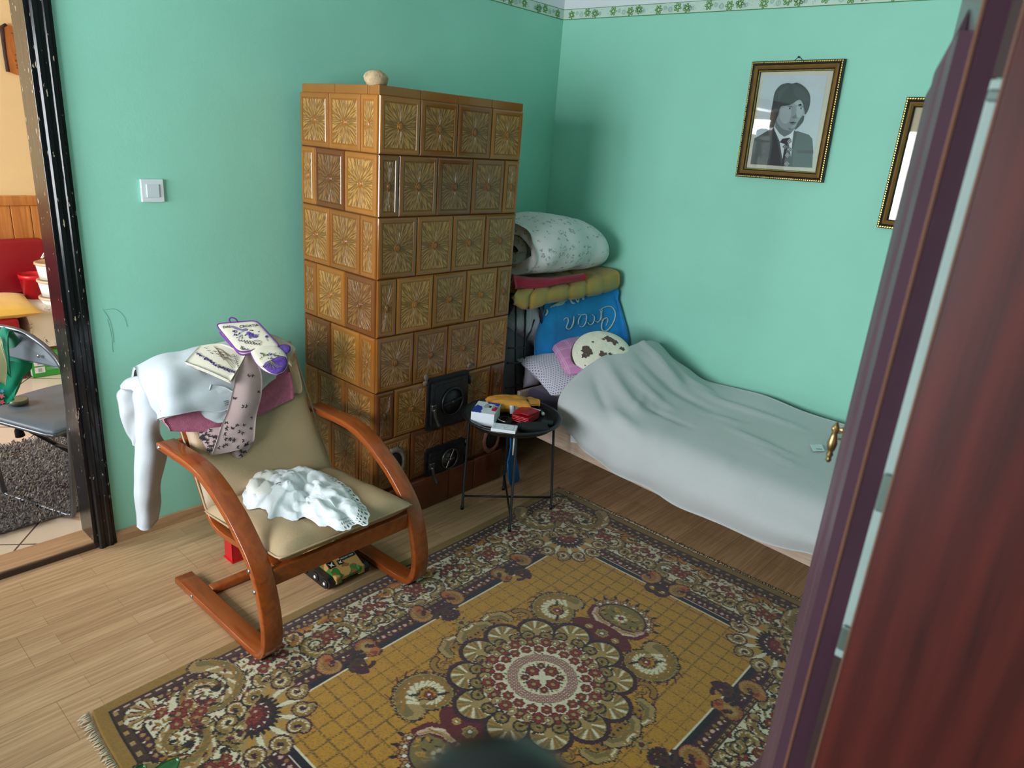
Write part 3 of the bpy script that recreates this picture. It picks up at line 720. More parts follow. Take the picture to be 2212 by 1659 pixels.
for k in range(7):
    t = dirc + (k - 3) * .42; u, v = f0[0] + .055 * math.cos(t), f0[1] + .055 * math.sin(t); flower(u, v, .022, 'plum', 'maroon', 'white', 6, k)
    for q in range(3): leaf(u, v, .04, t + (q - 1) * .6, 'dk')
for k in range(5):
    t = dirc + (k - 2) * .62; u, v = f0[0] + .02 * math.cos(t), f0[1] + .02 * math.sin(t); flower(u, v, .02, 'maroon', 'red', 'pink', 6, k)
# ------- medallion
TH = np.arctan2(VV, UU); RR = np.hypot(UU, VV)
# outer comma scrolls, double lobes, fans, with a flame fringe
def comma(u, v, R0, a0, ccw):
    P = spiral(u, v, R0, a0, .95, ccw, .11, 36); P2 = spiral(u, v, R0 * 1.22, a0, .62, ccw, .05, 24)
    flames(P2, .035, 'maroon', 2, -ccw); stroke(P2, .010, 'plum'); acanthus(P, .042, .018, 'tan', 'dk', True, .007); flower(u, v, .018, 'maroon', 'red', 'white')
    leaf(u + .02, v + .02, .04, 1.0, 'green'); leaf(u - .02, v - .02, .04, 4.2, 'dk')
# fan on the long axis
for k in range(9):
    t = math.radians(90 + (k - 4) * 19); q = (0.0 + .115 * math.cos(t), .475 + .10 * math.sin(t)); leaf(q[0], q[1], .045, t, 'dk', .3); flower(q[0], q[1], .024, 'maroon', 'tan', 'white', 6, k)
disc(0, .475, .105, 'plum', .092); disc(0, .475, .098, 'olive', .085)
for k in range(40):
    t = rg.rand() * PI; r = .09 * math.sqrt(rg.rand()); leaf(r * math.cos(t), .475 + r * math.sin(t) * .9 - .02, .022, rg.rand() * 6, ('dk', 'gold', 'tan')[rg.randint(3)])
flower(0, .48, .03, 'tan', 'cream', 'red')
P = [(.0, .40), (.05, .405), (.10, .43), (.12, .47)]; stroke(P, [.03, .03, .024, .012], 'maroon'); acanthus([(.02, .405), (.055, .41), (.09, .43), (.105, .465)], .017, .009, 'pink', 'maroon', True, .004, 'cream', 'tan')
disc(0, .345, .13, 'maroon', .06); flower(0, .35, .026, 'tan', 'olive', 'white'); flower(.06, .35, .016, 'gold', 'tan', 'white')
comma(.205, .335, .085, math.radians(100), -1)
# double lobes on the short axis
for v, s in ((.105, 1), (.02, 1)):
    P = [(.30, v - .05), (.345, v - .03), (.358, v + .005), (.335, v + .045), (.30, v + .05)]; flames(P, .028, 'maroon', 1, -1); acanthus(P, .022, .016, 'tan', 'dk', True, .005); disc(.315, v, .022, 'gold2'); disc(.318, v + .012, .005, 'dk'); disc(.318, v - .012, .005, 'dk')
P = spiral(.27, .205, .045, 0, 1.0, 1); stroke(P, np.linspace(.015, .005, len(P)), 'plum'); stroke(P, np.linspace(.010, .003, len(P)), 'gold2')
for k in range(6): leaf(.40 + .018 * math.cos(k), .0 + .018 * math.sin(k), .022, k, 'green')
flower(.402, 0, .024, 'olive', 'tan', 'maroon')
# inner ring of eight curled lobes on cream
put(RR < .275 + .02 * np.abs(np.sin(TH)) ** 2, 'plum')
LOB = [(math.radians(t0), R0, rl) for t0, R0, rl in ((-15, .245, .066), (15, .245, .066), (45, .252, .066), (75, .262, .068), (105, .262, .068))]
for t, R0, rl in LOB: disc(R0 * math.cos(t), R0 * math.sin(t), rl + .012, 'plum', jag=.15)
for q, (t, R0, rl) in enumerate(LOB):
    u, v = R0 * math.cos(t), R0 * math.sin(t); disc(u, v, rl + .001, 'dk'); disc(u, v, rl - .005, 'tan')
    for k in range(15):
        a_ = t + (k - 7) * .30; c_, d_ = math.cos(a_), math.sin(a_)
        stroke([(u + c_ * .02, v + d_ * .02), (u + math.cos(a_ + .25) * (rl - .012), v + math.sin(a_ + .25) * (rl - .012))], [.003, .0055], ('cream', 'olive', 'gold2')[k % 3])
put(RR < .212 + .012 * np.abs(np.cos(6 * TH)), 'cream')
for t, R0, rl in LOB:
    tx, ty = -math.sin(t), math.cos(t)
    for s in (-1, 1):
        P = [((R0 - .02) * math.cos(t) + tx * .040 * s, (R0 - .02) * math.sin(t) + ty * .040 * s), ((R0 - .012) * math.cos(t) + tx * .018 * s, (R0 - .012) * math.sin(t) + ty * .018 * s)]
        scroll((R0 - .028) * math.cos(t) + tx * .030 * s, (R0 - .028) * math.sin(t) + ty * .030 * s, .0185, t + PI / 2 * s + .6 * s, 1.05, -s, .0078, fill='olive', hi='tan')
CRM = PI_['cream']
def scatter(n, test, cols, L):
    """small leaves and buds strewn over what is still plain cream"""
    k = 0
    for _ in range(n * 30):
        i, j = rg.randint(nu_), rg.randint(nv_)
        if R_[i, j] == CRM and test(UU[i, j], VV[i, j], E_[i, j]):
            leaf(UU[i, j], VV[i, j], L * (.7 + .6 * rg.rand()), rg.rand() * 6.3, cols[rg.randint(len(cols))], .42); k += 1
            if k >= n: break
for k in range(6):
    t = k * PI / 10 * 1.0; flower(.188 * math.cos(t), .188 * math.sin(t), .026, 'maroon', 'red', 'tan', 6, t)
for k in range(5):
    t = (k + .5) * PI / 10; flower(.150 * math.cos(t), .150 * math.sin(t), .021, 'maroon', 'red', 'tan', 6, t); flower(.214 * math.cos(t), .214 * math.sin(t), .014, 'brown', 'maroon', 'pink', 6, t)
    P = spiral(.192 * math.cos(t), .192 * math.sin(t), .017, t, .9, 1 if k % 2 else -1); stroke(P, np.linspace(.009, .004, len(P)), 'dk'); stroke(P, np.linspace(.0062, .0022, len(P)), 'tan')
put(RR < .126, 'cream')
scatter(70, lambda u, v, e: math.hypot(u, v) < .27 and math.hypot(u, v) > .13, ('green', 'dk', 'olive', 'maroon'), .017)
put((RR < .122) & (RR > .084), 'pink'); chk = (np.mod(UU, .0102) < .0055) ^ (np.mod(VV, .0102) < .0055); put((RR < .122) & (RR > .084) & chk, 'maroon')
put(RR < .084, 'cream')
for k in range(3):
    t = k * PI / 4; r = .046 if k % 2 == 0 else .060; flower(r * math.cos(t), r * math.sin(t), .027 if k % 2 == 0 else .017, 'maroon', 'red' if k % 2 == 0 else 'maroon', 'tan', 6, t)
    for s_ in (-1, 1): leaf(.052 * math.cos(t + .36 * s_), .052 * math.sin(t + .36 * s_), .022, t + .5 * s_, 'green'); leaf(.066 * math.cos(t + .2 * s_), .066 * math.sin(t + .2 * s_), .016, t, 'tan')
put((np.maximum(UU, VV) < .0145), 'cream')
# strew the main border and its strips
scatter(300, lambda u, v, e: .112 < e < .296, ('dk', 'maroon', 'brown', 'olive', 'green', 'maroon', 'gold2'), .021)
scatter(160, lambda u, v, e: .112 < e < .296, ('tan', 'gold2', 'olive', 'red'), .016)
# mirror into the full carpet
Q = np.concatenate([R_[::-1], R_], 0); Q = np.concatenate([Q[:, ::-1], Q], 1); NU, NV = Q.shape
tab = np.array([lin(PAL[k]) for k in PN]); colr = tab[Q] * (0.70 + .2 * rg.rand(NU, NV, 1))
xs_ = (np.arange(NU) + .5) * RST - NU * RST / 2; ys_ = (np.arange(NV) + .5) * RST - NV * RST / 2
X_, Y_ = np.meshgrid(xs_, ys_, indexing='ij'); Z_ = .0088 + .0011 * (rg.rand(NU, NV) - .5)
Z_[0, :] = Z_[-1, :] = Z_[:, 0] = Z_[:, -1] = .001; Z_ += .0012 * np.sin(X_ * 5 + 1) * np.sin(Y_ * 3.1)*(Z_ > .004)
# the near-left corner has curled and pulled in a little
dc = np.hypot(X_ + RU, Y_ + RV); kc = np.clip(1 - dc / .22, 0, 1) ** 2; Z_ += kc * .010; X_ += kc * .018; Y_ += kc * .012
XX_ = X_ + .004 * np.sin(Y_ * 4.3) ; YY_ = Y_ + .005 * np.sin(X_ * 5.1)
me = bpy.data.meshes.new('carpet'); nvt = NU * NV; me.vertices.add(nvt)
me.vertices.foreach_set('co', np.stack([XX_, YY_, Z_], -1).astype(np.float32).ravel())
ii, jj = np.meshgrid(np.arange(NU - 1), np.arange(NV - 1), indexing='ij'); a_ = (ii * NV + jj).ravel()
fq = np.stack([a_, a_ + NV, a_ + NV + 1, a_ + 1], 1).astype(np.int32); nf = len(fq)
me.loops.add(nf * 4); me.loops.foreach_set('vertex_index', fq.ravel()); me.polygons.add(nf)
me.polygons.foreach_set('loop_start', np.arange(0, nf * 4, 4, dtype=np.int32)); me.polygons.foreach_set('loop_total', np.full(nf, 4, np.int32))
me.update(calc_edges=True); ca = me.color_attributes.new('knots', 'FLOAT_COLOR', 'POINT')
ca.data.foreach_set('color', np.concatenate([colr, np.ones((NU, NV, 1))], -1).astype(np.float32).ravel())
t = NT('carpet_pile'); at_ = t.n('ShaderNodeAttribute', attribute_name='knots'); t.set(at_.outputs['Color'], .95, 0, .15, None, .3)
t.bump(t.noise(t.coord(), 420, 2), .5, .002); me.materials.append(t.m)
rug = thing('carpet', 'gold and brown patterned carpet with a round medallion on the laminate floor', 'carpet', (RCX, RCY, 0))
po = bpy.data.objects.new('pile', me); COL.objects.link(po); po.parent = rug; ORG[po.name] = ORG[rug.name]
def fringe(sg):
    b = MB(); r = random.Random(2 + sg)
    for i in range(250):
        u = -RU + i / 249 * 2 * RU; k = max(0, 1 - (u + RU) / .22) ** 2 if sg < 0 else 0
        p = Vector((RCX + u + k * .018, RCY + sg * RV + k * .012, .004 + k * .008)); L = .018 + .012 * r.random() + .012 * k
        b.tube([p, p + Vector((r.uniform(-.006, .006), sg * L * .6, -.0005)), p + Vector((r.uniform(-.01, .01), sg * L, -.002 - k * .005))], [.0028, .0022, .0008], 5)
    o = b.build('fringe', mat('off_white_fringe', (205, 190, 165), .9, var=.2, vs=80), rug); o['kind'] = 'stuff'; return o
fringe(1); fringe(-1)
# ------------------------------------------------------------------ bentwood armchair
def m_cherry():
    t = NT('cherry_bentwood'); g = t.noise(t.coord((3, 34, 34)), 1.0, 4, .55, 1.0)
    t.set(t.ramp(g, [(0.3, lin((134, 60, 20))), (0.7, lin((166, 82, 28)))]), .28, 0, .5, .35); return t.m
M_CHERRY = m_cherry(); M_STEEL = mat('bolt_steel', (196, 196, 200), .25, 1.0)
M_BEIGE_L = mat('beige_leatherette', (178, 154, 120), .42, 0, .4, .04, 5, .25, 160, bd=.003)
AY0, AY1, AY2, AY3 = -2.672, -2.602, -2.022, -1.952
ch = thing('armchair', 'low bentwood armchair with beige cushions beside the tiled stove', 'armchair', (.8, -2.31, 0))
prof = [(.398, .592), (.44, .594), (.52, .597), (.60, .601), (.67, .600), (.735, .592), (.783, .578), (.84, .556), (.89, .528), (.94, .500), (.985, .466), (1.043, .414), (1.088, .355), (1.122, .27), (1.140, .185), (1.142, .125), (1.130, .072), (1.102, .034), (1.06, .018), (.97, .0125), (.89, .0105), (.67, .005), (.455, .001)]
prof = spline([Vector((a, 0, c)) for a, c in prof], 4)
def arm(y0, y1):
    th, w = .027, y1 - y0
    path = [Vector((p.x, (y0 + y1) / 2, p.z)) for p in prof]
    # section rounded a little on every edge; laid to the inside of the outer line
    sec = [(a, c + th / 2) for a, c in rrect(w, th, .004, 2)]
    sign = 1
    b = MB().sweep(path, [(a, c) for a, c in sec], (0, 1, 0)); return b
# side x tangent points outward or inward depending on direction: outer line must be the outside
for y0, y1 in ((AY0, AY1), (AY2, AY3)):
    a = arm(y0, y1); a.build('arm', M_CHERRY, ch)
def boltat(x, y, z): MB().lathe([(.0085, 0), (.0085, .002), (.006, .005), (0, .0058)], 14, frame((x, y, z), (1, 0, 0), (0, 0, 1), (0, -1, 0)), cap=True).build('bolt', M_STEEL, ch)
for x, z in ((.423, .580), (1.092, .300), (1.062, .365), (.60, .019)): boltat(x, AY0 + .0005, z)
MB().box((1.066, AY1, .288), (1.090, AY2, .352), 0, .004).build('front_crossbar', M_CHERRY, ch)
MB().box((.585, AY1, .003), (.625, AY2, .032), 0, .006).build('rear_crossbar', M_CHERRY, ch)
MB().box((.405, AY1, .57), (.43, AY2, .592), 0, .004).build('back_crossbar', M_CHERRY, ch)
for y in (-2.56, -2.085):
    MB().sweep(spline([(1.07, y, .33), (.85, y, .305), (.62, y, .29), (.52, y, .40), (.36, y, .66), (.25, y, .84)], 5), rrect(.035, .022, .004, 2), (0, 1, 0)).build('cushion_rail', M_CHERRY, ch)
for y in (AY0 + .035, AY2 + .035): MB().box((1.02, y - .02, -.001 + .0105), (1.085, y + .02, .020), 0, .002).build('foot_pad', mat('black_rubber', (26, 26, 28), .8), ch)
def seat_fn(u, v, s): return .006 * math.sin(v * 9 + u * 2) * (s > 0) * (u > .2) + .003 * nz((u * 3, v * 3, s)) 
def slab(name, p0, p1, up, w, th, fn=None, n=18, yc=-2.31):
    ex = (Vector(p1) - Vector(p0)); L = ex.length; ex.normalize(); ey = Vector((0, 1, 0)); ez = ex.cross(ey).normalized()
    if ez.dot(Vector(up)) < 0: ez = -ez; ey = -ey
    m = frame((Vector(p0) + Vector(p1)) / 2 + Vector((0, yc, 0)), ex, ey, ez); b = MB(); cushion(b, L, w, th, m, n, 0, 6.0, fn, .38)
    # piping round the seam
    rim = [m @ Vector((a, c, 0)) for a, c in rrect(L * .995, w * .995, .025, 5)]
    b.tube(rim, .004, 6, 0, True); return b.build(name, M_BEIGE_L, ch)
slab('seat_cushion', (.585, 0, .352), (1.118, 0, .405), (0, 0, 1), .57, .085, seat_fn, 24)
slab('back_cushion', (.60, 0, .345), (.285, 0, .86), (1, 0, .5), .56, .075, lambda u, v, s: .004 * nz((u * 2, v * 2, 3)), 24)
BN = Vector((.853, 0, .522)); BP = Vector((.60, -2.31, .345)) + BN * .036       # front plane of the back cushion
def atp(px, py, off=0.0, p0=BP, n=BN):
    d = Vector(RC.T @ np.array([(px - CX) / FPX, (py - CY) / FPX, 1.0])); c = Vector(CAM); p = Vector(p0) + Vector(n) * off
    return c + d * ((p - c).dot(n) / d.dot(n))
# headrest flap folded over the top right corner
G = [[at(622, 770, x=.27), at(640, 760, x=.25)], [atp(625, 800, .02), atp(642, 790, .012)], [atp(630, 845, .016), atp(651, 838, .012)], [atp(622, 850, .012), atp(646, 850, .008)]]
MB().sheet(G, 5, 6, .012, 0).build('headrest_flap', M_BEIGE_L, ch)

# ------------------------------------------------------------------ clothes heaped on the chair
def decals(b, G, spots, shape, size, off=.004, mi=1, seed=1):
    """small printed motifs laid on a cloth made from the same control grid"""
    r = random.Random(seed); K = 10; P = crgrid(G, K, K); R, C_ = P.shape[:2]
    for u, v in spots:
        i = min(R - 2, int(u * (R - 1))); j = min(C_ - 2, int(v * (C_ - 1)))
        o = Vector(P[i, j]); e1 = (Vector(P[i + 1, j]) - o).normalized(); e2 = (Vector(P[i, j + 1]) - o); nn = e1.cross(e2).normalized(); e2 = nn.cross(e1)
        if nn.dot(Vector(CAM) - o) < 0: nn = -nn
        a = r.uniform(0, 6.3)
        for poly in shape:
            pts = [o + (e1 * (x * math.cos(a) - y * math.sin(a)) + e2 * (x * math.sin(a) + y * math.cos(a))) * size + nn * off for x, y in poly]
            b.add(pts, [tuple(range(len(pts)))], mi)
M_WHITEC = cloth('white_sweat_cloth', (196, 203, 210), .4, 500); M_PINKK = cloth('pink_knit', (190, 108, 136), 1.0, 260, .12, 60); M_LEG = cloth('dusty_pink_jersey', (196, 170, 168), .3, 600)
M_PRINT = mat('dark_print', (38, 34, 40), .8); M_LILAC = mat('lavender_print', (92, 62, 150), .85, var=.45, vs=70); M_GREENP = mat('green_print', (88, 104, 62), .85, var=.3, vs=80)
def folds(a, f, ph=0): return lambda u, v, p: a * math.sin(f * (u * 1.7 + v) + ph + 3 * nz(p, 6)) + a * .8 * nz(p, 14)
# pink knitted piece under the sweater
G = [[atp(350, 880, .05), atp(420, 860, .05), atp(500, 830, .045), atp(570, 800, .035), atp(618, 795, .03)],
     [atp(350, 903, .05), atp(420, 895, .045), atp(490, 890, .04), atp(560, 862, .03), atp(626, 830, .02)],
     [atp(366, 928, .03), atp(420, 931, .022), atp(480, 928, .02), atp(556, 896, .015), atp(630, 862, .012)]]
b = MB().sheet(G, 6, 8, .022, 0, folds(.003, 9)); 
b.tube(spline([p + BN * .006 for p in (atp(622, 805, .03), atp(628, 835, .022), atp(630, 862, .016))], 5), .009, 8)
tag(b.build('knitted_pullover', M_PINKK, loc=(.4, -2.35, .62)), 'pink ribbed knit folded under the white sweatshirt on the armchair back', 'pullover')
# white sweatshirt: body over the chair back, one long sleeve hanging to the floor side, one sleeve doubled up
sw = thing('sweatshirt', 'white sweatshirt draped over the armchair back with a sleeve hanging down', 'sweatshirt', (.3, -2.5, .8))
G = [[at(283, 815, x=.13), at(339, 785, x=.12), at(397, 765, x=.12), at(455, 752, x=.13), at(520, 745, x=.15), at(590, 745, x=.17)],
     [at(293, 797, x=.22), at(345, 772, x=.22), at(400, 757, x=.22), at(460, 745, x=.22), at(530, 740, x=.24), at(600, 745, x=.26)],
     [at(300, 822, x=.29), atp(352, 800, .05), atp(410, 790, .05), atp(470, 780, .05), atp(540, 775, .05), atp(606, 770, .045)],
     [at(315, 850, x=.31), atp(360, 842, .085), atp(415, 836, .085), atp(475, 832, .085), atp(545, 820, .08), atp(604, 792, .07)],
     [at(335, 885, x=.31), atp(358, 878, .085), atp(418, 868, .095), atp(478, 868, .095), atp(545, 845, .085), atp(598, 810, .075)],
     [at(345, 908, x=.32), atp(357, 903, .082), atp(428, 887, .088), atp(478, 890, .088), atp(552, 852, .075), atp(594, 816, .065)]]
MB().sheet(G, 6, 6, .012, 0, folds(.005, 7)).build('body', M_WHITEC, sw)
G = [[at(262, 832, x=.16), at(285, 815, x=.24), at(318, 815, x=.30), at(352, 840, x=.30)],
     [at(272, 870, x=.17), at(288, 866, x=.26), at(318, 868, x=.32), at(348, 890, x=.31)],
     [at(290, 930, x=.19), at(300, 930, x=.265), at(320, 930, x=.30), at(345, 935, x=.28)],
     [at(291, 962, x=.19), at(303, 966, x=.26), at(328, 968, x=.29), at(361, 965, x=.25)],
     [at(292, 1010, x=.20), at(304, 1012, x=.26), at(330, 1012, x=.28), at(357, 1002, x=.23)],
     [at(294, 1060, x=.20), at(304, 1062, x=.25), at(325, 1062, x=.265), at(346, 1045, x=.21)],
     [at(296, 1105, x=.20), at(306, 1108, x=.245), at(322, 1104, x=.255), at(344, 1085, x=.20)],
     [at(297, 1138, x=.20), at(306, 1144, x=.235), at(320, 1141, x=.24), at(337, 1122, x=.20)]]
MB().sheet(G, 5, 6, .010, 0, folds(.004, 5, 1)).build('sleeve', M_WHITEC, sw)
G = [[at(262, 840, x=.24), at(278, 842, x=.26), at(296, 846, x=.27)], [at(255, 853, x=.22), at(270, 872, x=.25), at(292, 880, x=.26)], [at(260, 893, x=.20), at(274, 905, x=.22), at(294, 910, x=.24)], [at(274, 928, x=.19), at(283, 940, x=.20), at(296, 945, x=.21)], [at(287, 958, x=.18), at(290, 960, x=.185), at(296, 962, x=.19)]]
MB().sheet(G, 5, 5, .010, 0, folds(.003, 6)).build('folded_sleeve', M_WHITEC, sw)
G = [[atp(455, 830, .10), atp(480, 835, .10), atp(502, 845, .10)], [atp(445, 860, .09), atp(478, 862, .095), atp(500, 870, .09)], [atp(432, 888, .07), atp(472, 890, .08), atp(492, 892, .075)], [atp(446, 900, .06), atp(469, 914, .065), atp(486, 908, .06)]]
b = MB().sheet(G, 5, 5, .008, 0, folds(.003, 8)); 
b.text('Sinsay', .014, frame(atp(482, 870, .112), Vector((.2, .95, .1)).normalized(), Vector((-.45, 0, .9)).normalized(), BN), 1) if False else None
for k in range(3): b.tube(spline([atp(483 + k * 1.5, 868 + k * 4, .104), atp(488 + k, 866 + k * 4, .104), atp(494, 866 + k * 4, .102)], 3), .0009, 4, 1)
b.build('collar', [M_WHITEC, M_PRINT], sw)
# butterfly-print jersey leggings
BF = [[(0, -.1), (.35, .5), (.95, .8), (1.15, .3), (.6, -.1)], [(0, .1), (.6, -.15), (.85, -.65), (.4, -.85), (.1, -.4)], [(0, -.1), (-.35, .5), (-.95, .8), (-1.15, .3), (-.6, -.1)], [(0, .1), (-.6, -.15), (-.85, -.65), (-.4, -.85), (-.1, -.4)]]
lg = thing('leggings', 'dusty pink leggings with small black butterflies hanging over the armchair back', 'leggings', (.45, -2.28, .6))
G = [[atp(524, 766, .125), atp(532, 764, .13), atp(545, 768, .125)], [atp(511, 805, .125), atp(538, 800, .135), atp(561, 803, .12)], [atp(503, 843, .115), atp(538, 842, .13), atp(564, 842, .105)],
     [atp(492, 885, .09), atp(528, 885, .10), atp(558, 878, .08)], [atp(480, 915, .06), atp(518, 918, .07), atp(551, 912, .055)], [atp(468, 950, .04), atp(512, 952, .045), atp(548, 948, .035)], [atp(457, 983, .02), atp(505, 974, .03), atp(546, 955, .02)]]
r = random.Random(4); sp = [(.22, .45), (.23, .62), (.36, .85), (.40, .12), (.47, .4), (.48, .52), (.6, .8), (.66, .1)] + [(r.uniform(.66, .97), r.uniform(.06, .94)) for _ in range(26)]
b = MB().sheet(G, 5, 6, .007, 0, folds(.0025, 6)); decals(b, G, sp, BF, .0064, .0065); b.build('leg', [M_LEG, M_PRINT], lg)
G = [[atp(424, 928, .015), atp(450, 925, .03), atp(478, 922, .04)], [atp(436, 955, .012), atp(456, 952, .026), atp(474, 950, .032)], [atp(455, 983, .010), atp(462, 978, .018), atp(470, 970, .02)]]
b = MB().sheet(G, 6, 6, .006, 0); decals(b, G, [(r.uniform(.08, .9), r.uniform(.05, .8)) for _ in range(26)], BF, .0064, .0065, seed=3); b.build('leg', [M_LEG, M_PRINT], lg)
G = [[atp(500, 978, .012), atp(525, 966, .014), atp(547, 955, .012)], [atp(506, 985, .008), atp(524, 978, .008), atp(540, 965, .008)], [atp(513, 990, .004), atp(518, 988, .004), atp(522, 984, .004)]]
b = MB().sheet(G, 4, 4, .005, 0); decals(b, G, [(.3, .4), (.5, .6), (.7, .4)], BF, .008, .005); b.build('cuff', [M_LEG, M_PRINT], lg)
# folded printed kitchen towel: cream, dark lavender garland, twig and handwriting
M_CREAM = cloth('cream_linen', (226, 218, 198), .4, 420); M_PURPLE = cloth('purple_binding', (112, 62, 140), .4, 400, .15)
TN_ = Vector((.52, -.22, .82)).normalized(); TP = at(465, 785, x=.43)
def ft(px, py, off=0): return atp(px, py, off, TP, TN_)
def scribble(b, f, pts, w=.0008, mi=1): b.tube(spline([f(*p) for p in pts], 4), w, 4, mi)
tw = thing('kitchen_towel', 'cream kitchen towel printed with a dark lavender garland, folded on the white sweatshirt', 'towel', tuple(ft(465, 785)))
b = MB()
for k, (dx, dy) in enumerate(((2, 4), (0, 0))):
    o = .012 * k
    G = [[ft(433 + dx, 748 + dy, o), ft(480 + dx, 745 + dy, o + .004), ft(530 + dx, 768 + dy, o)], [ft(417 + dx, 764 + dy, o), ft(467 + dx, 772 + dy, o + .006), ft(518 + dx, 790 + dy, o)], [ft(400 + dx, 783 + dy, o), ft(450 + dx, 802 + dy, o + .003), ft(498 + dx, 824 + dy, o)]]
    b.sheet(G, 6, 6, .010, 0, lambda u, v, p: .002 * nz(p, 20))
rr_ = random.Random(8); f3 = lambda x, y: ft(x, y, .0245)
def blob(b, f, x, y, s, mi, n=6):
    pts = [f(x + s * math.cos(2 * PI * k / n + x), y + s * .8 * math.sin(2 * PI * k / n + x)) for k in range(n)]
    b.add(pts, [tuple(range(n))], mi); b.add([p + Vector((.0002, 0, .0002)) for p in pts], [tuple(range(n))[::-1]], mi)
for k in range(170):
    t = rr_.random(); x, y = 424 + 84 * t, 761 + 42 * t + 6 * math.sin(t * 3); blob(b, f3, x + rr_.uniform(-2, 2), y + rr_.uniform(-3, 3), rr_.uniform(.8, 1.7), 1 if rr_.random() < .55 else 2)
for q in (((462, 748), (478, 765), (490, 780), (503, 795)), ((466, 752), (480, 757), (492, 770)), ((474, 760), (486, 762), (500, 772)), ((470, 757), (478, 770), (484, 778)), ((483, 772), (496, 776), (505, 786))): scribble(b, f3, q, .0011, 3)
for k in range(9):
    x, y = 440 + 6.5 * k, 752 + 2.4 * k + (k % 3) * 3; scribble(b, f3, ((x, y), (x + 3, y - 1.5), (x + 5, y + 1), (x + 8, y)), .0007)
for k in range(7): scribble(b, f3, ((500 + k * 2, 768 + k * 4), (504 + k * 2, 765 + k * 4), (508 + k, 770 + k * 4), (512 + k, 768 + k * 4)), .0007)
b.build('folded_cloth', [M_CREAM, mat('ink_lavender', (52, 42, 74), .85), M_LILAC, mat('twig_print', (110, 78, 60), .85)], tw)
# second towel under the mitt, cream corner sticking out on the right
G = [[ft(575, 722, .0), ft(600, 728, .004), ft(618, 738, 0)], [ft(580, 740, .0), ft(606, 745, .006), ft(638, 755, 0)], [ft(590, 760, -.01), ft(612, 768, -.004), ft(626, 776, -.012)], [ft(600, 775, -.03), ft(618, 782, -.03), ft(632, 790, -.04)]]
tag(MB().sheet(G, 5, 5, .010, 0, folds(.003, 5)).build('tea_towel', cloth('beige_linen', (206, 190, 166), .4, 420), loc=tuple(ft(600, 750))), 'plain beige cloth corner sticking out behind the oven mitt', 'towel')
# oven mitt, white with purple lavender field
mt = thing('oven_mitt', 'oven mitt printed with a purple lavender field under the pot holder', 'oven mitt', tuple(ft(590, 780)))
def pad(b, f, outline, cen, th, off, mi=0):
    """quilted pad: outline (pixels) raised into a soft lens"""
    n = len(outline); rings = [1.0, .97, .86, .6, .3]; hs = [0, .5, .85, 1, 1.0]
    for sg in (1, -1):
        vs = [f(cen[0] + (x - cen[0]) * r_, cen[1] + (y - cen[1]) * r_, off + sg * th / 2 * h) for r_, h in zip(rings, hs) for x, y in outline] + [f(cen[0], cen[1], off + sg * th / 2)]
        fs = [(i * n + k, i * n + (k + 1) % n, (i + 1) * n + (k + 1) % n, (i + 1) * n + k) for i in range(4) for k in range(n)] + [(4 * n + k, 4 * n + (k + 1) % n, 5 * n) for k in range(n)]
        b.add(vs, fs if sg > 0 else [q[::-1] for q in fs], mi, True)
def sm(pts, n=4): 
    q = spline([Vector((x, y, 0)) for x, y in list(pts) + [pts[0]]], n); return [(p.x, p.y) for p in q[:-1]]
ol = sm([(541, 760), (552, 782), (570, 800), (594, 809), (613, 803), (621, 788), (619, 768), (606, 752), (590, 745), (560, 748)])
b = MB(); pad(b, ft, ol, (585, 778), .03, .045)
b.build('mitt_body', M_CREAM, mt)
b = MB(); pad(b, ft, sm([(566, 792), (580, 803), (595, 808), (612, 802), (620, 788), (618, 772), (604, 768), (585, 776), (571, 783)]), (596, 789), .022, .053); b.build('lavender_field', M_LILAC, mt)
b = MB()
for k in range(26): 
    x, y = rr_.uniform(560, 604), rr_.uniform(762, 776); blob(b, lambda a, c: ft(a, c, .0635), x, y, rr_.uniform(1.2, 2.6), 0 if rr_.random() < .5 else 1)
for k in range(7): scribble(b, lambda a, c: ft(a, c, .0655), ((584, 778), (584 + (k - 3) * 5, 790), (584 + (k - 3) * 9, 798 - abs(k - 3) * 2)), .0007, 2)
b.build('landscape_print', [M_GREENP, M_LILAC, mat('lavender_rows', (150, 150, 90), .85)], mt)
b = MB(); pad(b, ft, sm([(600, 752), (606, 760), (618, 764), (627, 758), (627, 748), (618, 744), (606, 745)]), (615, 754), .022, .04); b.build('thumb', M_LILAC, mt)
MB().tube([ft(x, y, .045) for x, y in ol], .0022, 6, 0, True).build('binding', M_PURPLE, mt)
# two pot holders, one below the other
PH = Vector((.50, -.30, .81)).normalized(); PP = at(535, 728, x=.40)
def fp(px, py, off=0): return atp(px, py, off, PP, PH)
def potholder(corner, off, label, top):
    o = thing('pot_holder', label, 'pot holder', tuple(fp(*corner[0], off)), 'printed pot holders on the armchair')
    q = []
    for k in range(4):
        a, c, d = Vector((*corner[k - 1], 0)), Vector((*corner[k], 0)), Vector((*corner[(k + 1) % 4], 0))
        for t in range(5): q.append(tuple((c + (a - c) * .14 * (1 - t / 4) ** 2 + (d - c) * .14 * (t / 4) ** 2).xy))
    q2 = []
    for k in range(len(q)):
        a, c = q[k], q[(k + 1) % len(q)]; m_ = max(1, int(math.dist(a, c) / 9))
        q2 += [(a[0] + (c[0] - a[0]) * t / m_, a[1] + (c[1] - a[1]) * t / m_) for t in range(m_)]
    cen = (sum(c[0] for c in corner) / 4, sum(c[1] for c in corner) / 4)
    b = MB(); pad(b, fp, q2, cen, .014, off); b.build('pad', M_CREAM, o)
    MB().tube([fp(x, y, off) for x, y in q2], .0042, 8, 0, True).build('binding', M_PURPLE, o)
    return o
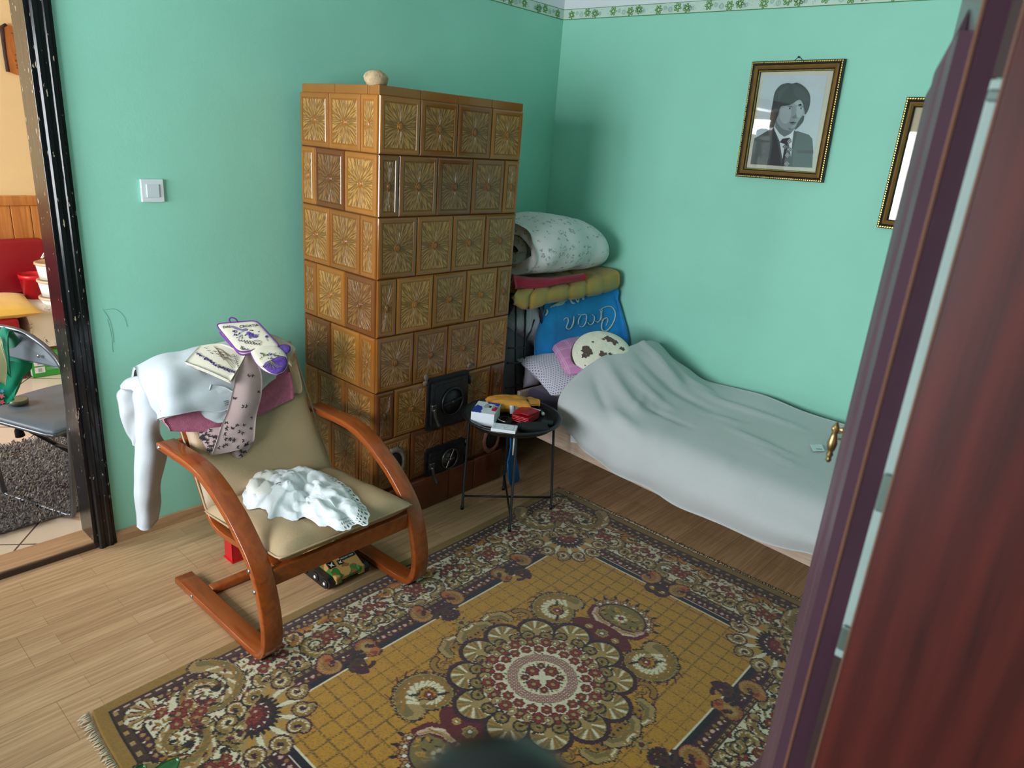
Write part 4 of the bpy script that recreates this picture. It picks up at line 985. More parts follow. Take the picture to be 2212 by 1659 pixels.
p2_ = potholder([(472, 716), (540, 712), (592, 752), (520, 768)], .012, 'purple edged pot holder lying mostly hidden under the upper one', False)
p1_ = potholder([(465, 700), (554, 693), (606, 750), (515, 761)], .030, 'top pot holder with purple edge and CROATIA lavender print', True)
MB().tube(spline([fp(498, 698, .03), fp(495, 690, .045), fp(500, 686, .05), fp(510, 690, .045), fp(513, 697, .03)], 5), .0032, 8).build('hanging_loop', M_PURPLE, p1_)
b = MB(); f4 = lambda x, y: fp(x, y, .0385)
e1 = (f4(550, 703) - f4(518, 706)).normalized(); e2 = (PH.cross(e1)).normalized()
b.text('CROATIA', .0165, frame(f4(517, 708), e1, e2, PH), 0); b.text('SAŠ', .022, frame(f4(480, 710), e1, e2, PH), 0) if False else b.text('DAL', .0165, frame(f4(481, 709), e1, e2, PH), 0)
for k in range(60): blob(b, f4, rr_.uniform(502, 560), rr_.uniform(711, 731), rr_.uniform(.7, 2.0), rr_.choice((0, 1, 2, 3)))
for x, y, s in ((543, 724, 6), (552, 726, 5), (537, 720, 5), (530, 712, 4), (508, 716, 4)): blob(b, f4, x, y, s, 2 if x > 532 else 4, 9)
for k in range(7): leaf_ = ((500 + k * 2, 705 + k * 1.2), (515, 712), (528, 714)); 
b.add([fp(x, y, .0390) for x, y in ((494, 703), (504, 704), (520, 710), (532, 714), (524, 715), (508, 711))], [(0, 1, 2, 3, 4, 5)], 4)
for k in range(70): blob(b, f4, 524 + rr_.uniform(0, 70), 756 - (1 if True else 0) * rr_.uniform(0, 4) - .10 * (0), rr_.uniform(.6, 1.5), 2 if rr_.random() < .6 else 0) if k < 46 else blob(b, f4, 519 + rr_.uniform(0, 6), 746 + rr_.uniform(0, 10), rr_.uniform(.6, 1.4), 3 if rr_.random() < .6 else 0)
blob(b, f4, 576, 727, 3.6, 2, 8); scribble(b, f4, ((576, 730), (577, 734), (579, 736)), .0006, 0)
for y0_, xs_b in ((736, 514), (741, 528)):
    for k in range(6): x = xs_b + k * 6; scribble(b, f4, ((x, y0_ + k * .7), (x + 1.5, y0_ - 3 + k * .7), (x + 3, y0_ + 1 + k * .7), (x + 6, y0_ + k * .7)), .0007, 0)
for k in range(3): scribble(b, f4, ((548, 736 + 3 * k), (556, 735 + 3 * k), (566, 737 + 3 * k)), .0006, 0)
b.build('print', [M_PRINT, mat('pale_blue_print', (150, 176, 196), .85), M_LILAC, M_GREENP, mat('grey_lilac_print', (132, 120, 160), .85)], p1_)

# white eyelet dress dropped on the seat
def m_lace():
    t = NT('white_broderie'); uv = t.n('ShaderNodeUVMap', uv_map='UVMap'); sp = t.n('ShaderNodeSeparateXYZ'); t.l(uv.outputs[0], sp.inputs[0])
    t.set(lin((232, 238, 242)), .85, 0, .2, None, .2); t.b.inputs['Subsurface Weight'].default_value = 0.0
    # real holes: three rows of eyelets near the hem (v close to 1) and a few sprigs
    def row(v0, cnt, rad):
        a = t.math('SUBTRACT', t.math('FRACT', t.math('MULTIPLY', sp.outputs[0], cnt)), .5); c = t.math('MULTIPLY', t.math('SUBTRACT', sp.outputs[1], v0), rad[1])
        return t.math('LESS_THAN', t.math('ADD', t.math('MULTIPLY', a, a), t.math('MULTIPLY', c, c)), rad[0])
    h = t.math('MAXIMUM', row(.955, 88, (.05, 10)), t.math('MAXIMUM', row(.90, 132, (.05, 16)), row(.86, 176, (.05, 20))))
    half = t.math('GREATER_THAN', sp.outputs[0], .52); h = t.math('MULTIPLY', h, half)
    tr = t.n('ShaderNodeBsdfTransparent'); mx = t.n('ShaderNodeMixShader'); t.l(h, mx.inputs[0]); t.l(t.b.outputs[0], mx.inputs[1]); t.l(tr.outputs[0], mx.inputs[2]); t.l(mx.outputs[0], t.out.inputs[0])
    v = t.coord(); t.bump(t.noise(v, 60, 4), .3, .006); return t.m
M_LACE = m_lace(); SN = Vector((-.1, 0, 1)).normalized(); SP = Vector((.85, -2.31, .4215))
def fs_(px, py, off=0): return atp(px, py, off, SP, SN)
ol = sm([(538, 1027), (560, 1018), (584, 1013), (612, 1022), (640, 1014), (675, 1016), (707, 1026), (730, 1038), (755, 1055), (780, 1085), (797, 1110), (791, 1138), (770, 1133), (752, 1146), (729, 1148), (712, 1138), (692, 1139), (676, 1127), (655, 1118), (640, 1126), (620, 1126), (600, 1119), (581, 1123), (577, 1106), (560, 1099), (535, 1101), (524, 1078), (530, 1050)], 6)[::-1]
def heap(b, ol, cen, H, rings, seed, sc=(0, 1), base=.002, th=.0025, hem=0.0):
    n = len(ol); vs = []; uvs_ = []
    for i in range(rings + 1):
        r_ = (i / rings) ** .85
        for k in range(n):
            x, y = ol[k]; w_ = 1.0
            if i >= rings - 1 and hem: w_ = 1 + hem * math.sin(k * 1.55)
            p = fs_(cen[0] + (x - cen[0]) * r_ * w_, cen[1] + (y - cen[1]) * r_ * w_); q = p * 1.0 + Vector((seed, 0, 0))
            ridge = abs(nz(q, 8)) * 1.1 + abs(nz(q + Vector((0, 2, 0)), 15)) * .5; h = H * ((1 - r_ ** 2.4) * (.25 + 1.3 * ridge) + .14 * (1 - abs(nz(q, 20)) * 2) * (r_ > .3)) * min(1, (1 - r_) * 5 + .15)
            vs.append(p + SN * (base + max(0, h))); uvs_.append((k / n, r_))
    fs = []; us = []
    for i in range(rings):
        for k in range(n):
            k2 = (k + 1) % n; fs.append((i * n + k, (i + 1) * n + k, (i + 1) * n + k2, i * n + k2)); e = (k + 1) / n
            us.append([(k / n, (i / rings) ** .85), (k / n, ((i + 1) / rings) ** .85), (e, ((i + 1) / rings) ** .85), (e, (i / rings) ** .85)])
    b.add(vs, fs, 0, True, us)
ds = thing('dress', 'crumpled white cotton dress with eyelet lace hem on the armchair seat', 'dress', tuple(fs_(660, 1080)))
b = MB(); heap(b, ol, (645, 1070), .055, 44, 3.3, hem=.012); b.build('skirt', M_LACE, ds)
b = MB(); heap(b, sm([(540, 1030), (575, 1016), (615, 1030), (640, 1052), (625, 1085), (585, 1098), (545, 1085), (532, 1060)], 5)[::-1], (583, 1055), .066, 26, 8.1, base=.012); b.build('gathered_bodice', cloth('ivory_gathers', (222, 222, 214), .9, 90), ds)
b = MB().tube(spline([fs_(596, 1046, .075), fs_(601, 1043, .078), fs_(607, 1041, .076)], 4), .0012, 5); b.build('dark_tie', M_PRINT, ds)

# toy truck under the seat and a red plastic thing further back
M_CAMO = NT('desert_camo_plastic'); _c = M_CAMO; _v = _c.coord(); _n = _c.noise(_v, 14, 1); _n2 = _c.noise(_c.coord((1.3, 1, 1)), 22, 1)
_col = _c.mix(_c.math('GREATER_THAN', _n, .56), lin((188, 150, 84)), lin((58, 120, 52))); _col = _c.mix(_c.math('GREATER_THAN', _n2, .60), _col, lin((150, 92, 50))); _c.set(_col, .35); M_CAMO = _c.m
M_BLKP = mat('black_plastic', (22, 22, 24), .4); M_WH = mat('white_marking', (226, 226, 220), .6)
tk = thing('toy_tank', 'toy camouflage MILITARY TANK on the floor under the armchair', 'toy tank', (.76, -2.165, 0))
b = MB(); pts = [(.62, .035), (.905, .035), (.915, .055), (.875, .075), (.80, .112), (.62, .112)]
b.prism(pts, frame((0, -2.235, 0), (1, 0, 0), (0, 0, 1), (0, 1, 0)), .14); b.box((.885, -2.235, .03), (.915, -2.205, .066), 0, .004); b.box((.885, -2.125, .03), (.915, -2.095, .066), 0, .004); b.build('hull', M_CAMO, tk)
b = MB().box((.62, -2.215, .112), (.76, -2.12, .175), 0, .016, 3); b.tube([(.76, -2.17, .155), (.83, -2.17, .16)], .011, 12); b.build('turret', M_CAMO, tk)
for y in (-2.262, -2.098):
    b = MB()
    tr = [(.63, .004), (.86, .004), (.905, .018), (.912, .045), (.89, .058), (.63, .058), (.615, .03)]
    b.prism(tr, frame((0, y, 0), (1, 0, 0), (0, 0, 1), (0, 1, 0)), .03, 0); b.build('track', M_BLKP, tk)
    for x in (.66, .735, .81, .875): MB().lathe([(.022, 0), (.02, .003), (.009, .004), (.008, .002), (0, .002)], 16, frame((x, y - .0005, .03), (1, 0, 0), (0, 0, 1), (0, -1, 0)), 0).lathe([(.008, .0022), (.006, .005), (0, .0052)], 10, frame((x, y - .0005, .03), (1, 0, 0), (0, 0, 1), (0, -1, 0)), 1).build('wheel', [M_BLKP, M_WH], tk)
sl = Vector((.075, 0, -.037)).normalized(); nn = Vector((.037, 0, .075)).normalized(); o = Vector((.828, -2.165, .099))
b = MB(); m = frame(o + nn * .0006, (0, 1, 0), -sl, nn)
b.box((-.006, -.030, 0), (.066, -.013, .0006), 0, 0, 1, m); b.text('MILITARY TANK', .0086, m @ Matrix.Translation((-.003, -.0245, .0008)), 1, .0001)
for x0, s in ((-.062, .03), (-.018, .022)):
    mm = m @ Matrix.Translation((x0 - .006, -.044, 0)); b.box((0, 0, 0), (s, s, .0006), 0, 0, 1, mm)
    wing = [(.1, .8), (.45, .55), (.9, .9), (.7, .5), (.9, .15), (.5, .35), (.3, .1), (.35, .45)]; b.add([mm @ Vector((x * s, y * s, .0009)) for x, y in wing], [tuple(range(8))], 1)
b.build('decal', [M_BLKP, M_WH], tk)
b = MB().box((.405, -2.44, .004), (.47, -2.36, .008), 0, .002)
for lo, hi in (((.405, -2.44, .004), (.409, -2.36, .13)), ((.466, -2.44, .004), (.47, -2.36, .13)), ((.405, -2.44, .004), (.47, -2.436, .13)), ((.405, -2.364, .004), (.47, -2.36, .13))): b.box(lo, hi, 0, .0015)
b.box((.40, -2.445, 0.0), (.475, -2.355, .006), 0, .002)
tag(b.build('plastic_box', mat('red_plastic', (200, 24, 34), .35), loc=(.437, -2.4, 0)), 'small red plastic box on the floor behind the armchair seat', 'box')
# ------------------------------------------------------------------ round black tray table and what lies on it
M_TBL = mat('matt_black_steel', (26, 26, 28), .38, 0, .5, .1)
TC, TZ = Vector((.903, -1.226, 0)), .493
tb_ = thing('side_table', 'round black metal tray table between the stove and the bed', 'side table', tuple(TC))
b = MB().lathe([(0, TZ), (.198, TZ), (.210, TZ + .012), (.222, TZ + .026), (.238, TZ + .027), (.242, TZ + .022), (.238, TZ + .017), (.224, TZ + .014), (.214, TZ + .002), (.204, TZ - .010), (0, TZ - .012)], 64, Matrix.Translation(TC), cap=False)
b.build('tray', M_TBL, tb_)
LEGS = [at(998, 1100, z=0), at(1190, 1100, z=.008), at(1100, 1148, z=.008), at(1087, 1058, z=0)]
for p in LEGS:
    z0 = .0095 if p.x > .93 else 0; d = (p - TC).normalized(); top = TC + d * .205; top.z = TZ + .004; p.z = z0
    b = MB().tube([p, p + (top - p) * .04, p + (top - p) * .041, top], [.0085, .0085, .0062, .0062], 12); b.build('leg', M_TBL, tb_)
for i, j in ((0, 1), (2, 3)):
    p, q = LEGS[i].copy(), LEGS[j].copy(); p.z = q.z = .075 if i == 0 else .085; MB().tube([p, q], .0052, 10).build('cross_brace', M_TBL, tb_)
Z0 = TZ + .0005
# white box with blue and red cut-out print
m_bx = [at(1015, 917, z=Z0), at(1070, 924, z=Z0)]
p0, p1 = at(1016, 916, z=Z0), at(1066, 923, z=Z0); ex = (p1 - p0).normalized(); ey = Vector((-ex.y, ex.x, 0)); BW, BD_, BH = (p1 - p0).length, .155, .062
bx = thing('gift_box', 'white cardboard box printed with blue and red shapes, back left on the tray table', 'box', tuple(p0 + ex * BW / 2 + ey * BD_ / 2))
m = frame(p0, ex, ey, (0, 0, 1)); M_CARD = mat('white_card', (228, 232, 240), .5, var=.02); M_BLUE = mat('royal_blue_print', (36, 66, 170), .45); M_REDP = mat('crimson_print', (196, 26, 84), .45); M_GREYP = mat('grey_print', (170, 176, 184), .45)
MB().box((0, 0, 0), (BW, BD_, BH), 0, .0015, 2, m).build('carton', M_CARD, bx)
b = MB(); e = BH + .0006
def flatp(b, pts, mi, mm, z=0): b.add([mm @ Vector((x * BW, y * BD_, e + z)) for x, y in pts], [tuple(range(len(pts)))], mi)
sc_ = lambda x0, x1, y, n, r: [(x0 + (x1 - x0) * k / (n * 6), y - r * abs(math.sin(k * PI / 6))) for k in range(n * 6 + 1)]
flatp(b, [(.01, .46), (.08, .66), (.2, .58), (.3, .56), (.4, .30)] + sc_(.42, .01, .06, 3, .05)[::1], 0, m)
flatp(b, [(.42, .98), (.99, .98), (.99, .70), (.85, .72), (.8, .82), (.6, .86), (.5, .84)], 0, m); flatp(b, [(.78, .30), (.99, .28), (.99, .66), (.84, .66), (.74, .42)], 1, m)
flatp(b, [(.36, .2), (.44, .48), (.52, .25), (.66, .42), (.80, .38), (.78, .26), (.62, .24), (.55, .1), (.42, .08)], 3, m, .0003); flatp(b, [(.36, .5), (.42, .82), (.58, .78), (.62, .6), (.52, .46)], 2, m, .0002); flatp(b, [(.60, .52), (.60, .68), (.70, .68), (.70, .52)], 4, m, .0004); flatp(b, [(.74, .50), (.74, .76), (.84, .76), (.84, .52)], 2, m, .0002)
b.build('print', [M_BLUE, M_REDP, M_GREYP, M_CARD, M_BLKP], bx)
# little white card box at the front edge
p0, p1 = at(1060, 931, z=Z0 + .027), at(1113, 938, z=Z0 + .027); ex = (p1 - p0).normalized(); ey = Vector((-ex.y, ex.x, 0)); m = frame(p0 + Vector((0, 0, .0095)), ex, ey, (0, 0, 1)); L = (p1 - p0).length
sb = thing('jewellery_box', 'small flat white box with a bow charm at the front edge of the tray', 'box', tuple(p0))
MB().box((0, 0, -.010), (L, .072, .004), 0, .0015, 2, m).build('case', M_CARD, sb)
b = MB(); b.tube([m @ Vector(q) for q in ((.012, .008, .0045), (L - .012, .008, .0045), (L - .012, .064, .0045), (.012, .064, .0045))], .0007, 4, 0, True); b.build('rim_line', M_GREYP, sb)
b = MB()
for sx in (-1, 1): b.add([m @ Vector((L * .45 + sx * x, .034 + y, .006)) for x, y in ((0, 0), (.014, .012), (.019, .002), (.010, -.008))], [(0, 1, 2, 3)])
b.box((L * .45 - .006, .014, .0042), (L * .45 + .006, .034, .006), 0, .001, 1, m); b.build('bow', mat('white_satin', (240, 240, 240), .4), sb)
# kraft paper package with a barcode
pk = thing('parcel', 'orange-brown paper parcel with a barcode label at the back of the tray', 'parcel', tuple(at(1098, 880, z=Z0)))
c = at(1098, 872, z=Z0 + .035); ex = (at(1140, 866, z=Z0 + .035) - at(1058, 866, z=Z0 + .035)).normalized(); ey = Vector((-ex.y, ex.x, 0)); m = frame(c, ex, ey, (0, 0, 1))
M_KRAFT = mat('kraft_paper', (206, 140, 52), .7, var=.12, vs=18, bump=.5, bs=35)
b = MB(); cushion(b, .215, .135, .070, m, 18, 0, 3.0, lambda u, v, s: .007 * nz((u * 3, v * 3, s * 2)), .45); b.build('wrapper', M_KRAFT, pk)
G = [[m @ Vector(q) for q in ((.095, -.05, .012), (.098, 0, .022), (.095, .05, .012))], [m @ Vector(q) for q in ((.125, -.055, .012), (.128, 0, .02), (.122, .05, .016))], [m @ Vector(q) for q in ((.15, -.045, .004), (.158, 0, .018), (.145, .04, .012))]]
MB().sheet(G, 4, 4, .003).build('folded_flap', M_KRAFT, pk)
b = MB(); o = m @ Vector((.02, -.072, -.012)); eu = Vector((0, 0, 1)); m2 = frame(o, (ex * 1 + ey * .05).normalized(), (eu * .86 + ey * .5).normalized(), (-ey * .86 + eu * .5).normalized())
b.box((-.026, -.012, .0), (.034, .03, .0016), 0, .0, 1, m2); r = random.Random(2); x = -.012
while x < .03: w = r.choice((.0008, .0014, .002)); b.box((x, -.008, .0014), (x + w, .026, .0022), 1, 0, 1, m2); x += w + r.choice((.0009, .0016))
b.build('barcode_label', [M_CARD, M_BLKP], pk)
# red wallet
wl = thing('wallet', 'red leather wallet lying folded on the tray table', 'wallet', tuple(at(1130, 900, z=Z0)))
p0, p1 = at(1104, 902, z=Z0 + .018), at(1140, 912, z=Z0 + .018); ex = (p1 - p0).normalized(); ey = Vector((-ex.y, ex.x, 0)); L = (p1 - p0).length; m = frame(p0 + Vector((0, 0, -.016)), ex, ey, (0, 0, 1))
M_WAL = mat('red_leather', (178, 22, 34), .38, 0, .5, .08, 30, .3, 250, bd=.001); M_WAL2 = mat('dark_red_leather', (120, 14, 26), .45)
b = MB()
for k, (z, i) in enumerate(((.002, 0), (.010, .004), (.018, .005), (.026, .003))): b.box((0, i, z), (L, .118, z + .005), 0, .002, 2, m)
b.sweep([m @ Vector((0, .118, .003)), m @ Vector((L, .118, .003))], [(x, y) for x, y in ((0, -.003), (.016, -.003), (.03, .006), (.03, .03), (.0, .034))], ey) if False else b.box((0, .108, .002), (L, .126, .036), 0, .008, 3, m)
b.box((.001, .003, .006), (.006, .11, .03), 0, .002, 1, m); b.build('body', M_WAL, wl)
G = [[m @ Vector(q) for q in ((.0, .12, .036), (L / 2, .122, .038), (L, .12, .036))], [m @ Vector(q) for q in ((.0, .06, .042), (L / 2, .06, .045), (L * 1.0, .06, .041))], [m @ Vector(q) for q in ((.0, .012, .034), (L / 2, .01, .046), (L * .98, .008, .047))]]
MB().sheet(G, 5, 5, .004).build('flap', M_WAL, wl); mm = m @ Matrix.Translation((L * .55, .085, .0425)); MB().box((-.008, -.008, -.001), (.008, .008, .0018), 0, .001, 1, mm).build('emblem', M_WAL2, wl)
MB().box((.02, .118, .030), (L - .004, .142, .034), 0, .001, 1, m).build('card', M_CARD, wl)
# things in the dark: cord bracelet, spectacle case, small pouch, lighter
M_DK = mat('black_fabric', (20, 20, 22), .85, bump=.3)
c = at(1092, 908, z=Z0 + .006); b = MB()
for k in range(3): b.tube([c + Vector((.035 * math.cos(a) * (1 - .08 * k), .028 * math.sin(a), .003 * k + .002 * math.sin(3 * a + k))) for a in np.linspace(0, 2 * PI, 40)[:-1]], .0035, 8, 0, True)
for k in range(14): a = -2.6 + k * .12; b.lathe([(.0025, -.0025), (.004, 0), (.0025, .0025)], 8, Matrix.Translation(c + Vector((.041 * math.cos(a), .034 * math.sin(a), .007))), 1)
tag(b.build('bracelet', [M_DK, M_STEEL], loc=tuple(c)), 'black cord coil with silver beads between the white boxes and the wallet', 'bracelet')
p0, p1 = at(1110, 922, z=Z0 + .022), at(1172, 922, z=Z0 + .022); m = frame((p0 + p1) / 2 + Vector((.012, .018, -.002)), (p1 - p0).normalized(), Vector((-(p1 - p0).y, (p1 - p0).x, 0)).normalized(), (0, 0, 1))
b = MB(); cushion(b, .155, .06, .04, m, 16, 0, 4.0, None, .4); cs = tag(b.build('spectacle_case', M_DK, loc=tuple((p0 + p1) / 2)), 'long black case at the front right of the tray table', 'case')
c = at(1182, 913, z=Z0 + .006); b = MB().box((-.03, -.022, -.005), (.03, .022, .006), 0, .004, 2, Matrix.Translation(c) @ Matrix.Rotation(.6, 4, 'Z')); tag(b.build('pouch', mat('dark_green_leather', (28, 40, 42), .6), loc=tuple(c)), 'small dark flat pouch at the right rim of the tray', 'pouch')
c = at(1168, 888, z=Z0 + .012); d = (at(1174, 893, z=Z0 + .012) - at(1163, 880, z=Z0 + .012)).normalized(); lt = thing('lighter', 'dark green lighter with a white tip behind the red wallet', 'lighter', tuple(c))
MB().tube([c - d * .028, c + d * .028], .0085, 12).build('barrel', mat('bottle_green_plastic', (22, 52, 44), .3), lt); MB().tube([c + d * .0285, c + d * .042], .0085, 12).build('tip', M_CARD, lt)
# blue scoop leaning by the stove behind the table, pale strip beside a leg
M_BLU = mat('blue_plastic', (24, 116, 190), .35)
sc = thing('dustpan', 'blue plastic scoop leaning upright behind the tray table', 'dustpan', (.70, -1.02, 0))
xb = .74
o = [at(*q, x=xb) for q in ((1099, 905), (1103, 940), (1104, 965), (1101, 985), (1097, 1000), (1099, 1030), (1105, 1056), (1113, 1053), (1123, 1034), (1120, 1010), (1114, 985), (1108, 970), (1106, 940), (1102, 905))]
n = len(o); b = MB(); b.add(o + [p + Vector((-.008, 0, 0)) for p in o], [tuple(range(n)), tuple(range(2 * n - 1, n - 1, -1))] + [(k, n + k, n + (k + 1) % n, (k + 1) % n) for k in range(n)]); b.build('blade', M_BLU, sc)
b = MB().tube([at(1106, 1056, x=xb), at(1105, 1056, x=xb - .05)], .004, 8); b.tube([at(1097, 1000, x=xb - .004), at(1099, 1030, x=xb - .004), at(1105, 1056, x=xb - .004)], .006, 8); b.build('rim', M_BLU, sc)
p = LEGS[2]; d = (p - TC).normalized(); q = TC + d * .205; q.z = TZ + .004
MB().tube([p + (q - p) * .97 + Vector((-.009, -.006, 0)), p + (q - p) * .80 + Vector((-.009, -.006, 0))], .0042, 8).build('pale_leg_strip', mat('pale_grey_strip', (176, 172, 166), .4), tb_)  # short pale strip beside the top of the front leg

# ------------------------------------------------------------------ bed
ang = math.radians(-4.2); BO = Vector((.612, -.862, 0)); bex = Vector((math.cos(ang), math.sin(ang), 0)); bey = Vector((-math.sin(ang), math.cos(ang), 0))
BM = frame(BO, bex, bey, (0, 0, 1))
M_BEDW = m_wood('pale_walnut_laminate', (176, 150, 132), (206, 184, 166), (3, 60, 60), .45); M_MATT = cloth('dark_violet_ticking', (72, 64, 84), .4, 300)
bed = thing('bed', 'single bed with pale wooden frame along the mint wall', 'bed', tuple(BM @ Vector((1.0, .42, 0))))
MB().box((0, .0, .22), (.024, .82, .475), 0, .003, 2, BM).build('headboard', M_BEDW, bed); MB().box((1.98, 0, .22), (2.005, .82, .52), 0, .003, 2, BM).build('footboard', M_BEDW, bed)
MB().box((.024, .0, .262), (1.98, .022, .40), 0, .002, 1, BM).build('side_rail', M_BEDW, bed); MB().box((.024, .80, .262), (1.98, .82, .40), 0, .002, 1, BM).build('side_rail', M_BEDW, bed)
for x in (.03, 1.93):
    for y in (.50, .72): MB().box((x, y, 0), (x + .045, y + .045, .30), 0, .003, 1, BM).build('leg', M_BEDW, bed)
MB().box((.024, .022, .29), (1.98, .80, .31), 0, 0, 1, BM).build('slat_base', M_BEDW, bed)
MB().box((.03, .03, .312), (1.97, .79, .50), 0, .035, 4, BM).build('mattress', M_MATT, bed)
# blanket: draped over the pillows at the head, hanging in front
M_BLANK = cloth('pale_grey_fleece', (190, 194, 195), .35, 300, .03, 4)
def hem(px, py, y): return at(px, py, y=y)
G = [
 [(.955, -.035, .70), (.985, -.16, .735), (1.005, -.30, .755), (1.0, -.46, .745), (.965, -.62, .71), (.935, -.74, .655), (.925, -.84, .595), (.925, -.893, .53), at(1208, 895, y=-.905), at(1214, 915, y=-.912)],
 [(1.0, -.035, .675), (1.04, -.16, .70), (1.06, -.30, .725), (1.05, -.46, .725), (1.03, -.62, .685), (1.0, -.74, .635), (.99, -.85, .585), (.985, -.915, .52), at(1225, 922, y=-.93), at(1232, 938, y=-.925)],
 [(1.08, -.04, .63), (1.11, -.16, .66), (1.13, -.30, .69), (1.12, -.46, .68), (1.11, -.62, .645), (1.10, -.75, .605), (1.09, -.86, .565), (1.09, -.93, .50), at(1258, 948, y=-.955), at(1262, 970, y=-.945)],
 [(1.18, -.045, .60), (1.20, -.16, .62), (1.21, -.30, .635), (1.21, -.46, .63), (1.21, -.62, .60), (1.21, -.76, .575), (1.21, -.87, .548), (1.21, -.945, .49), at(1296, 978, y=-.97), at(1298, 1000, y=-.96)],
 [(1.30, -.06, .565), (1.30, -.16, .585), (1.31, -.30, .59), (1.32, -.46, .58), (1.33, -.62, .565), (1.33, -.77, .555), (1.33, -.88, .535), (1.34, -.95, .475), at(1335, 998, y=-.985), at(1340, 1026, y=-.97)],
 [(1.50, -.065, .575), (1.50, -.17, .567), (1.50, -.30, .555), (1.50, -.46, .55), (1.5, -.62, .547), (1.5, -.78, .542), (1.5, -.895, .525), (1.51, -.965, .465), at(1415, 1030, y=-1.0), at(1412, 1062, y=-.985)],
 [(1.66, -.075, .585), (1.66, -.18, .57), (1.66, -.30, .555), (1.66, -.46, .548), (1.66, -.62, .545), (1.66, -.79, .541), (1.66, -.905, .524), (1.67, -.972, .465), at(1490, 1062, y=-1.01), at(1480, 1100, y=-.995)],
 [(1.88, -.10, .57), (1.88, -.19, .56), (1.88, -.32, .552), (1.88, -.46, .548), (1.88, -.62, .545), (1.88, -.80, .54), (1.88, -.92, .522), (1.89, -.985, .465), at(1592, 1108, y=-1.03), at(1590, 1147, y=-1.01)],
 [(2.12, -.11, .57), (2.12, -.2, .558), (2.12, -.32, .552), (2.12, -.46, .548), (2.12, -.62, .545), (2.12, -.82, .54), (2.12, -.935, .522), (2.12, -1.0, .465), at(1695, 1150, y=-1.045), at(1700, 1185, y=-1.025)],
 [(2.36, -.13, .57), (2.36, -.22, .558), (2.36, -.32, .552), (2.36, -.46, .548), (2.36, -.62, .545), (2.36, -.84, .54), (2.36, -.955, .52), (2.36, -1.02, .465), at(1778, 1178, y=-1.06), at(1782, 1212, y=-1.04)],
 [(2.60, -.15, .57), (2.60, -.24, .558), (2.60, -.34, .552), (2.60, -.46, .548), (2.60, -.62, .545), (2.60, -.86, .54), (2.60, -.975, .52), (2.60, -1.04, .465), (2.60, -1.08, .37), (2.6, -1.055, .27)]]
CRE = [  # x0,y0,x1,y1,width,height : soft creases
 (.98, -.30, 1.30, -.33, .030, .016), (1.05, -.42, 1.55, -.42, .028, -.010), (.99, -.2, 1.45, -.24, .03, .012), (1.3, -.28, 1.95, -.30, .026, .008), (.97, -.62, 1.35, -.78, .035, .014), (1.0, -.72, 1.25, -.9, .025, -.010), (1.1, -.55, 1.4, -.6, .022, .010),
 (1.25, -.62, 1.3, -.78, .012, .006), (1.33, -.55, 1.38, -.72, .012, -.006), (1.42, -.55, 1.43, -.72, .010, .005), (1.25, -.7, 1.6, -.72, .014, -.006), (1.7, -.58, 2.05, -.66, .016, .007), (1.85, -.66, 2.1, -.75, .014, .006), (1.5, -.8, 1.52, -.95, .01, .004), (1.85, -.86, 1.86, -1.0, .01, .005), (1.2, -.86, 1.45, -.93, .03, .012), (1.5, -.5, 1.75, -.47, .012, .005)]
def bl(u, v, p):
    h = .0012 * nz(p, 9) + .0018 * nz(p, 4)
    for x0, y0, x1, y1, w, a in CRE:
        dx, dy = x1 - x0, y1 - y0; t = max(0, min(1, ((p[0] - x0) * dx + (p[1] - y0) * dy) / (dx * dx + dy * dy))); d = math.hypot(p[0] - x0 - t * dx, p[1] - y0 - t * dy)
        if d < 3 * w: h += 1.6 * a * math.exp(-(d / w) ** 2) * (math.sin(PI * min(1, max(.0, t * .96 + .02))) ** .5)
    if v > .68: h += .010 * math.sin(u * 34 + 1) * (v - .68) / .32 * .6
    return -h * BLS
_P = crgrid(G, 1, 1); BLS = -1 if np.cross(_P[5, 3] - _P[4, 3], _P[4, 4] - _P[4, 3])[2] > 0 else 1
b = MB().sheet(G, 8, 7, .010, 0, bl)
blanket = b.build('blanket', M_BLANK, loc=(1.6, -.5, .5)); tag(blanket, 'pale grey fleece blanket spread over the bed and hanging down its front', 'blanket')
# corner of the blanket lifted by the wall
G = [[at(1378, 752, y=-.22), at(1402, 744, y=-.13), at(1413, 743, y=-.05)], [at(1392, 766, y=-.22), at(1415, 756, y=-.13), at(1428, 762, y=-.045)], [at(1410, 785, y=-.22), at(1430, 778, y=-.13), at(1440, 778, y=-.045)]]
cr_ = MB().sheet(G, 5, 5, .008, 0).build('turned_corner', M_BLANK, None, (1.6, -.5, .5)); cr_.location = (0, 0, 0); cr_.parent = blanket
# card and ring on the blanket
M_PAPER = mat('white_paper', (226, 232, 236), .6, var=.02)
o = [at(*q, z=.562) for q in ((1750, 960), (1775, 960), (1782, 974), (1757, 974))]; b = MB(); b.add(o + [p - Vector((0, 0, .0015)) for p in o], [(0, 1, 2, 3)[::-1], (4, 5, 6, 7), (0, 1, 5, 4), (1, 2, 6, 5), (2, 3, 7, 6), (3, 0, 4, 7)])
q_ = [at(*q, z=.5628) for q in ((1762, 968), (1775, 969), (1776, 972), (1763, 971))]; b.add(q_, [(0, 1, 2, 3), (3, 2, 1, 0)], 1); tag(b.build('card', [M_PAPER, M_GREYP], loc=tuple(o[0])), 'small white printed card lying on the grey blanket', 'card')
c = at(1813, 943, z=.572); b = MB()
for dz in (0, .006): b.tube([c + Vector((.034 * math.cos(a), .034 * math.sin(a), dz + .004 * math.sin(a))) for a in np.linspace(0, 2 * PI, 36)[:-1]], .0022, 8, 0, True)
tag(b.build('bangle', mat('antique_gold', (150, 124, 70), .3, .9), loc=tuple(c)), 'thin gold-coloured bangle lying on the blanket by the wardrobe handle', 'bangle')
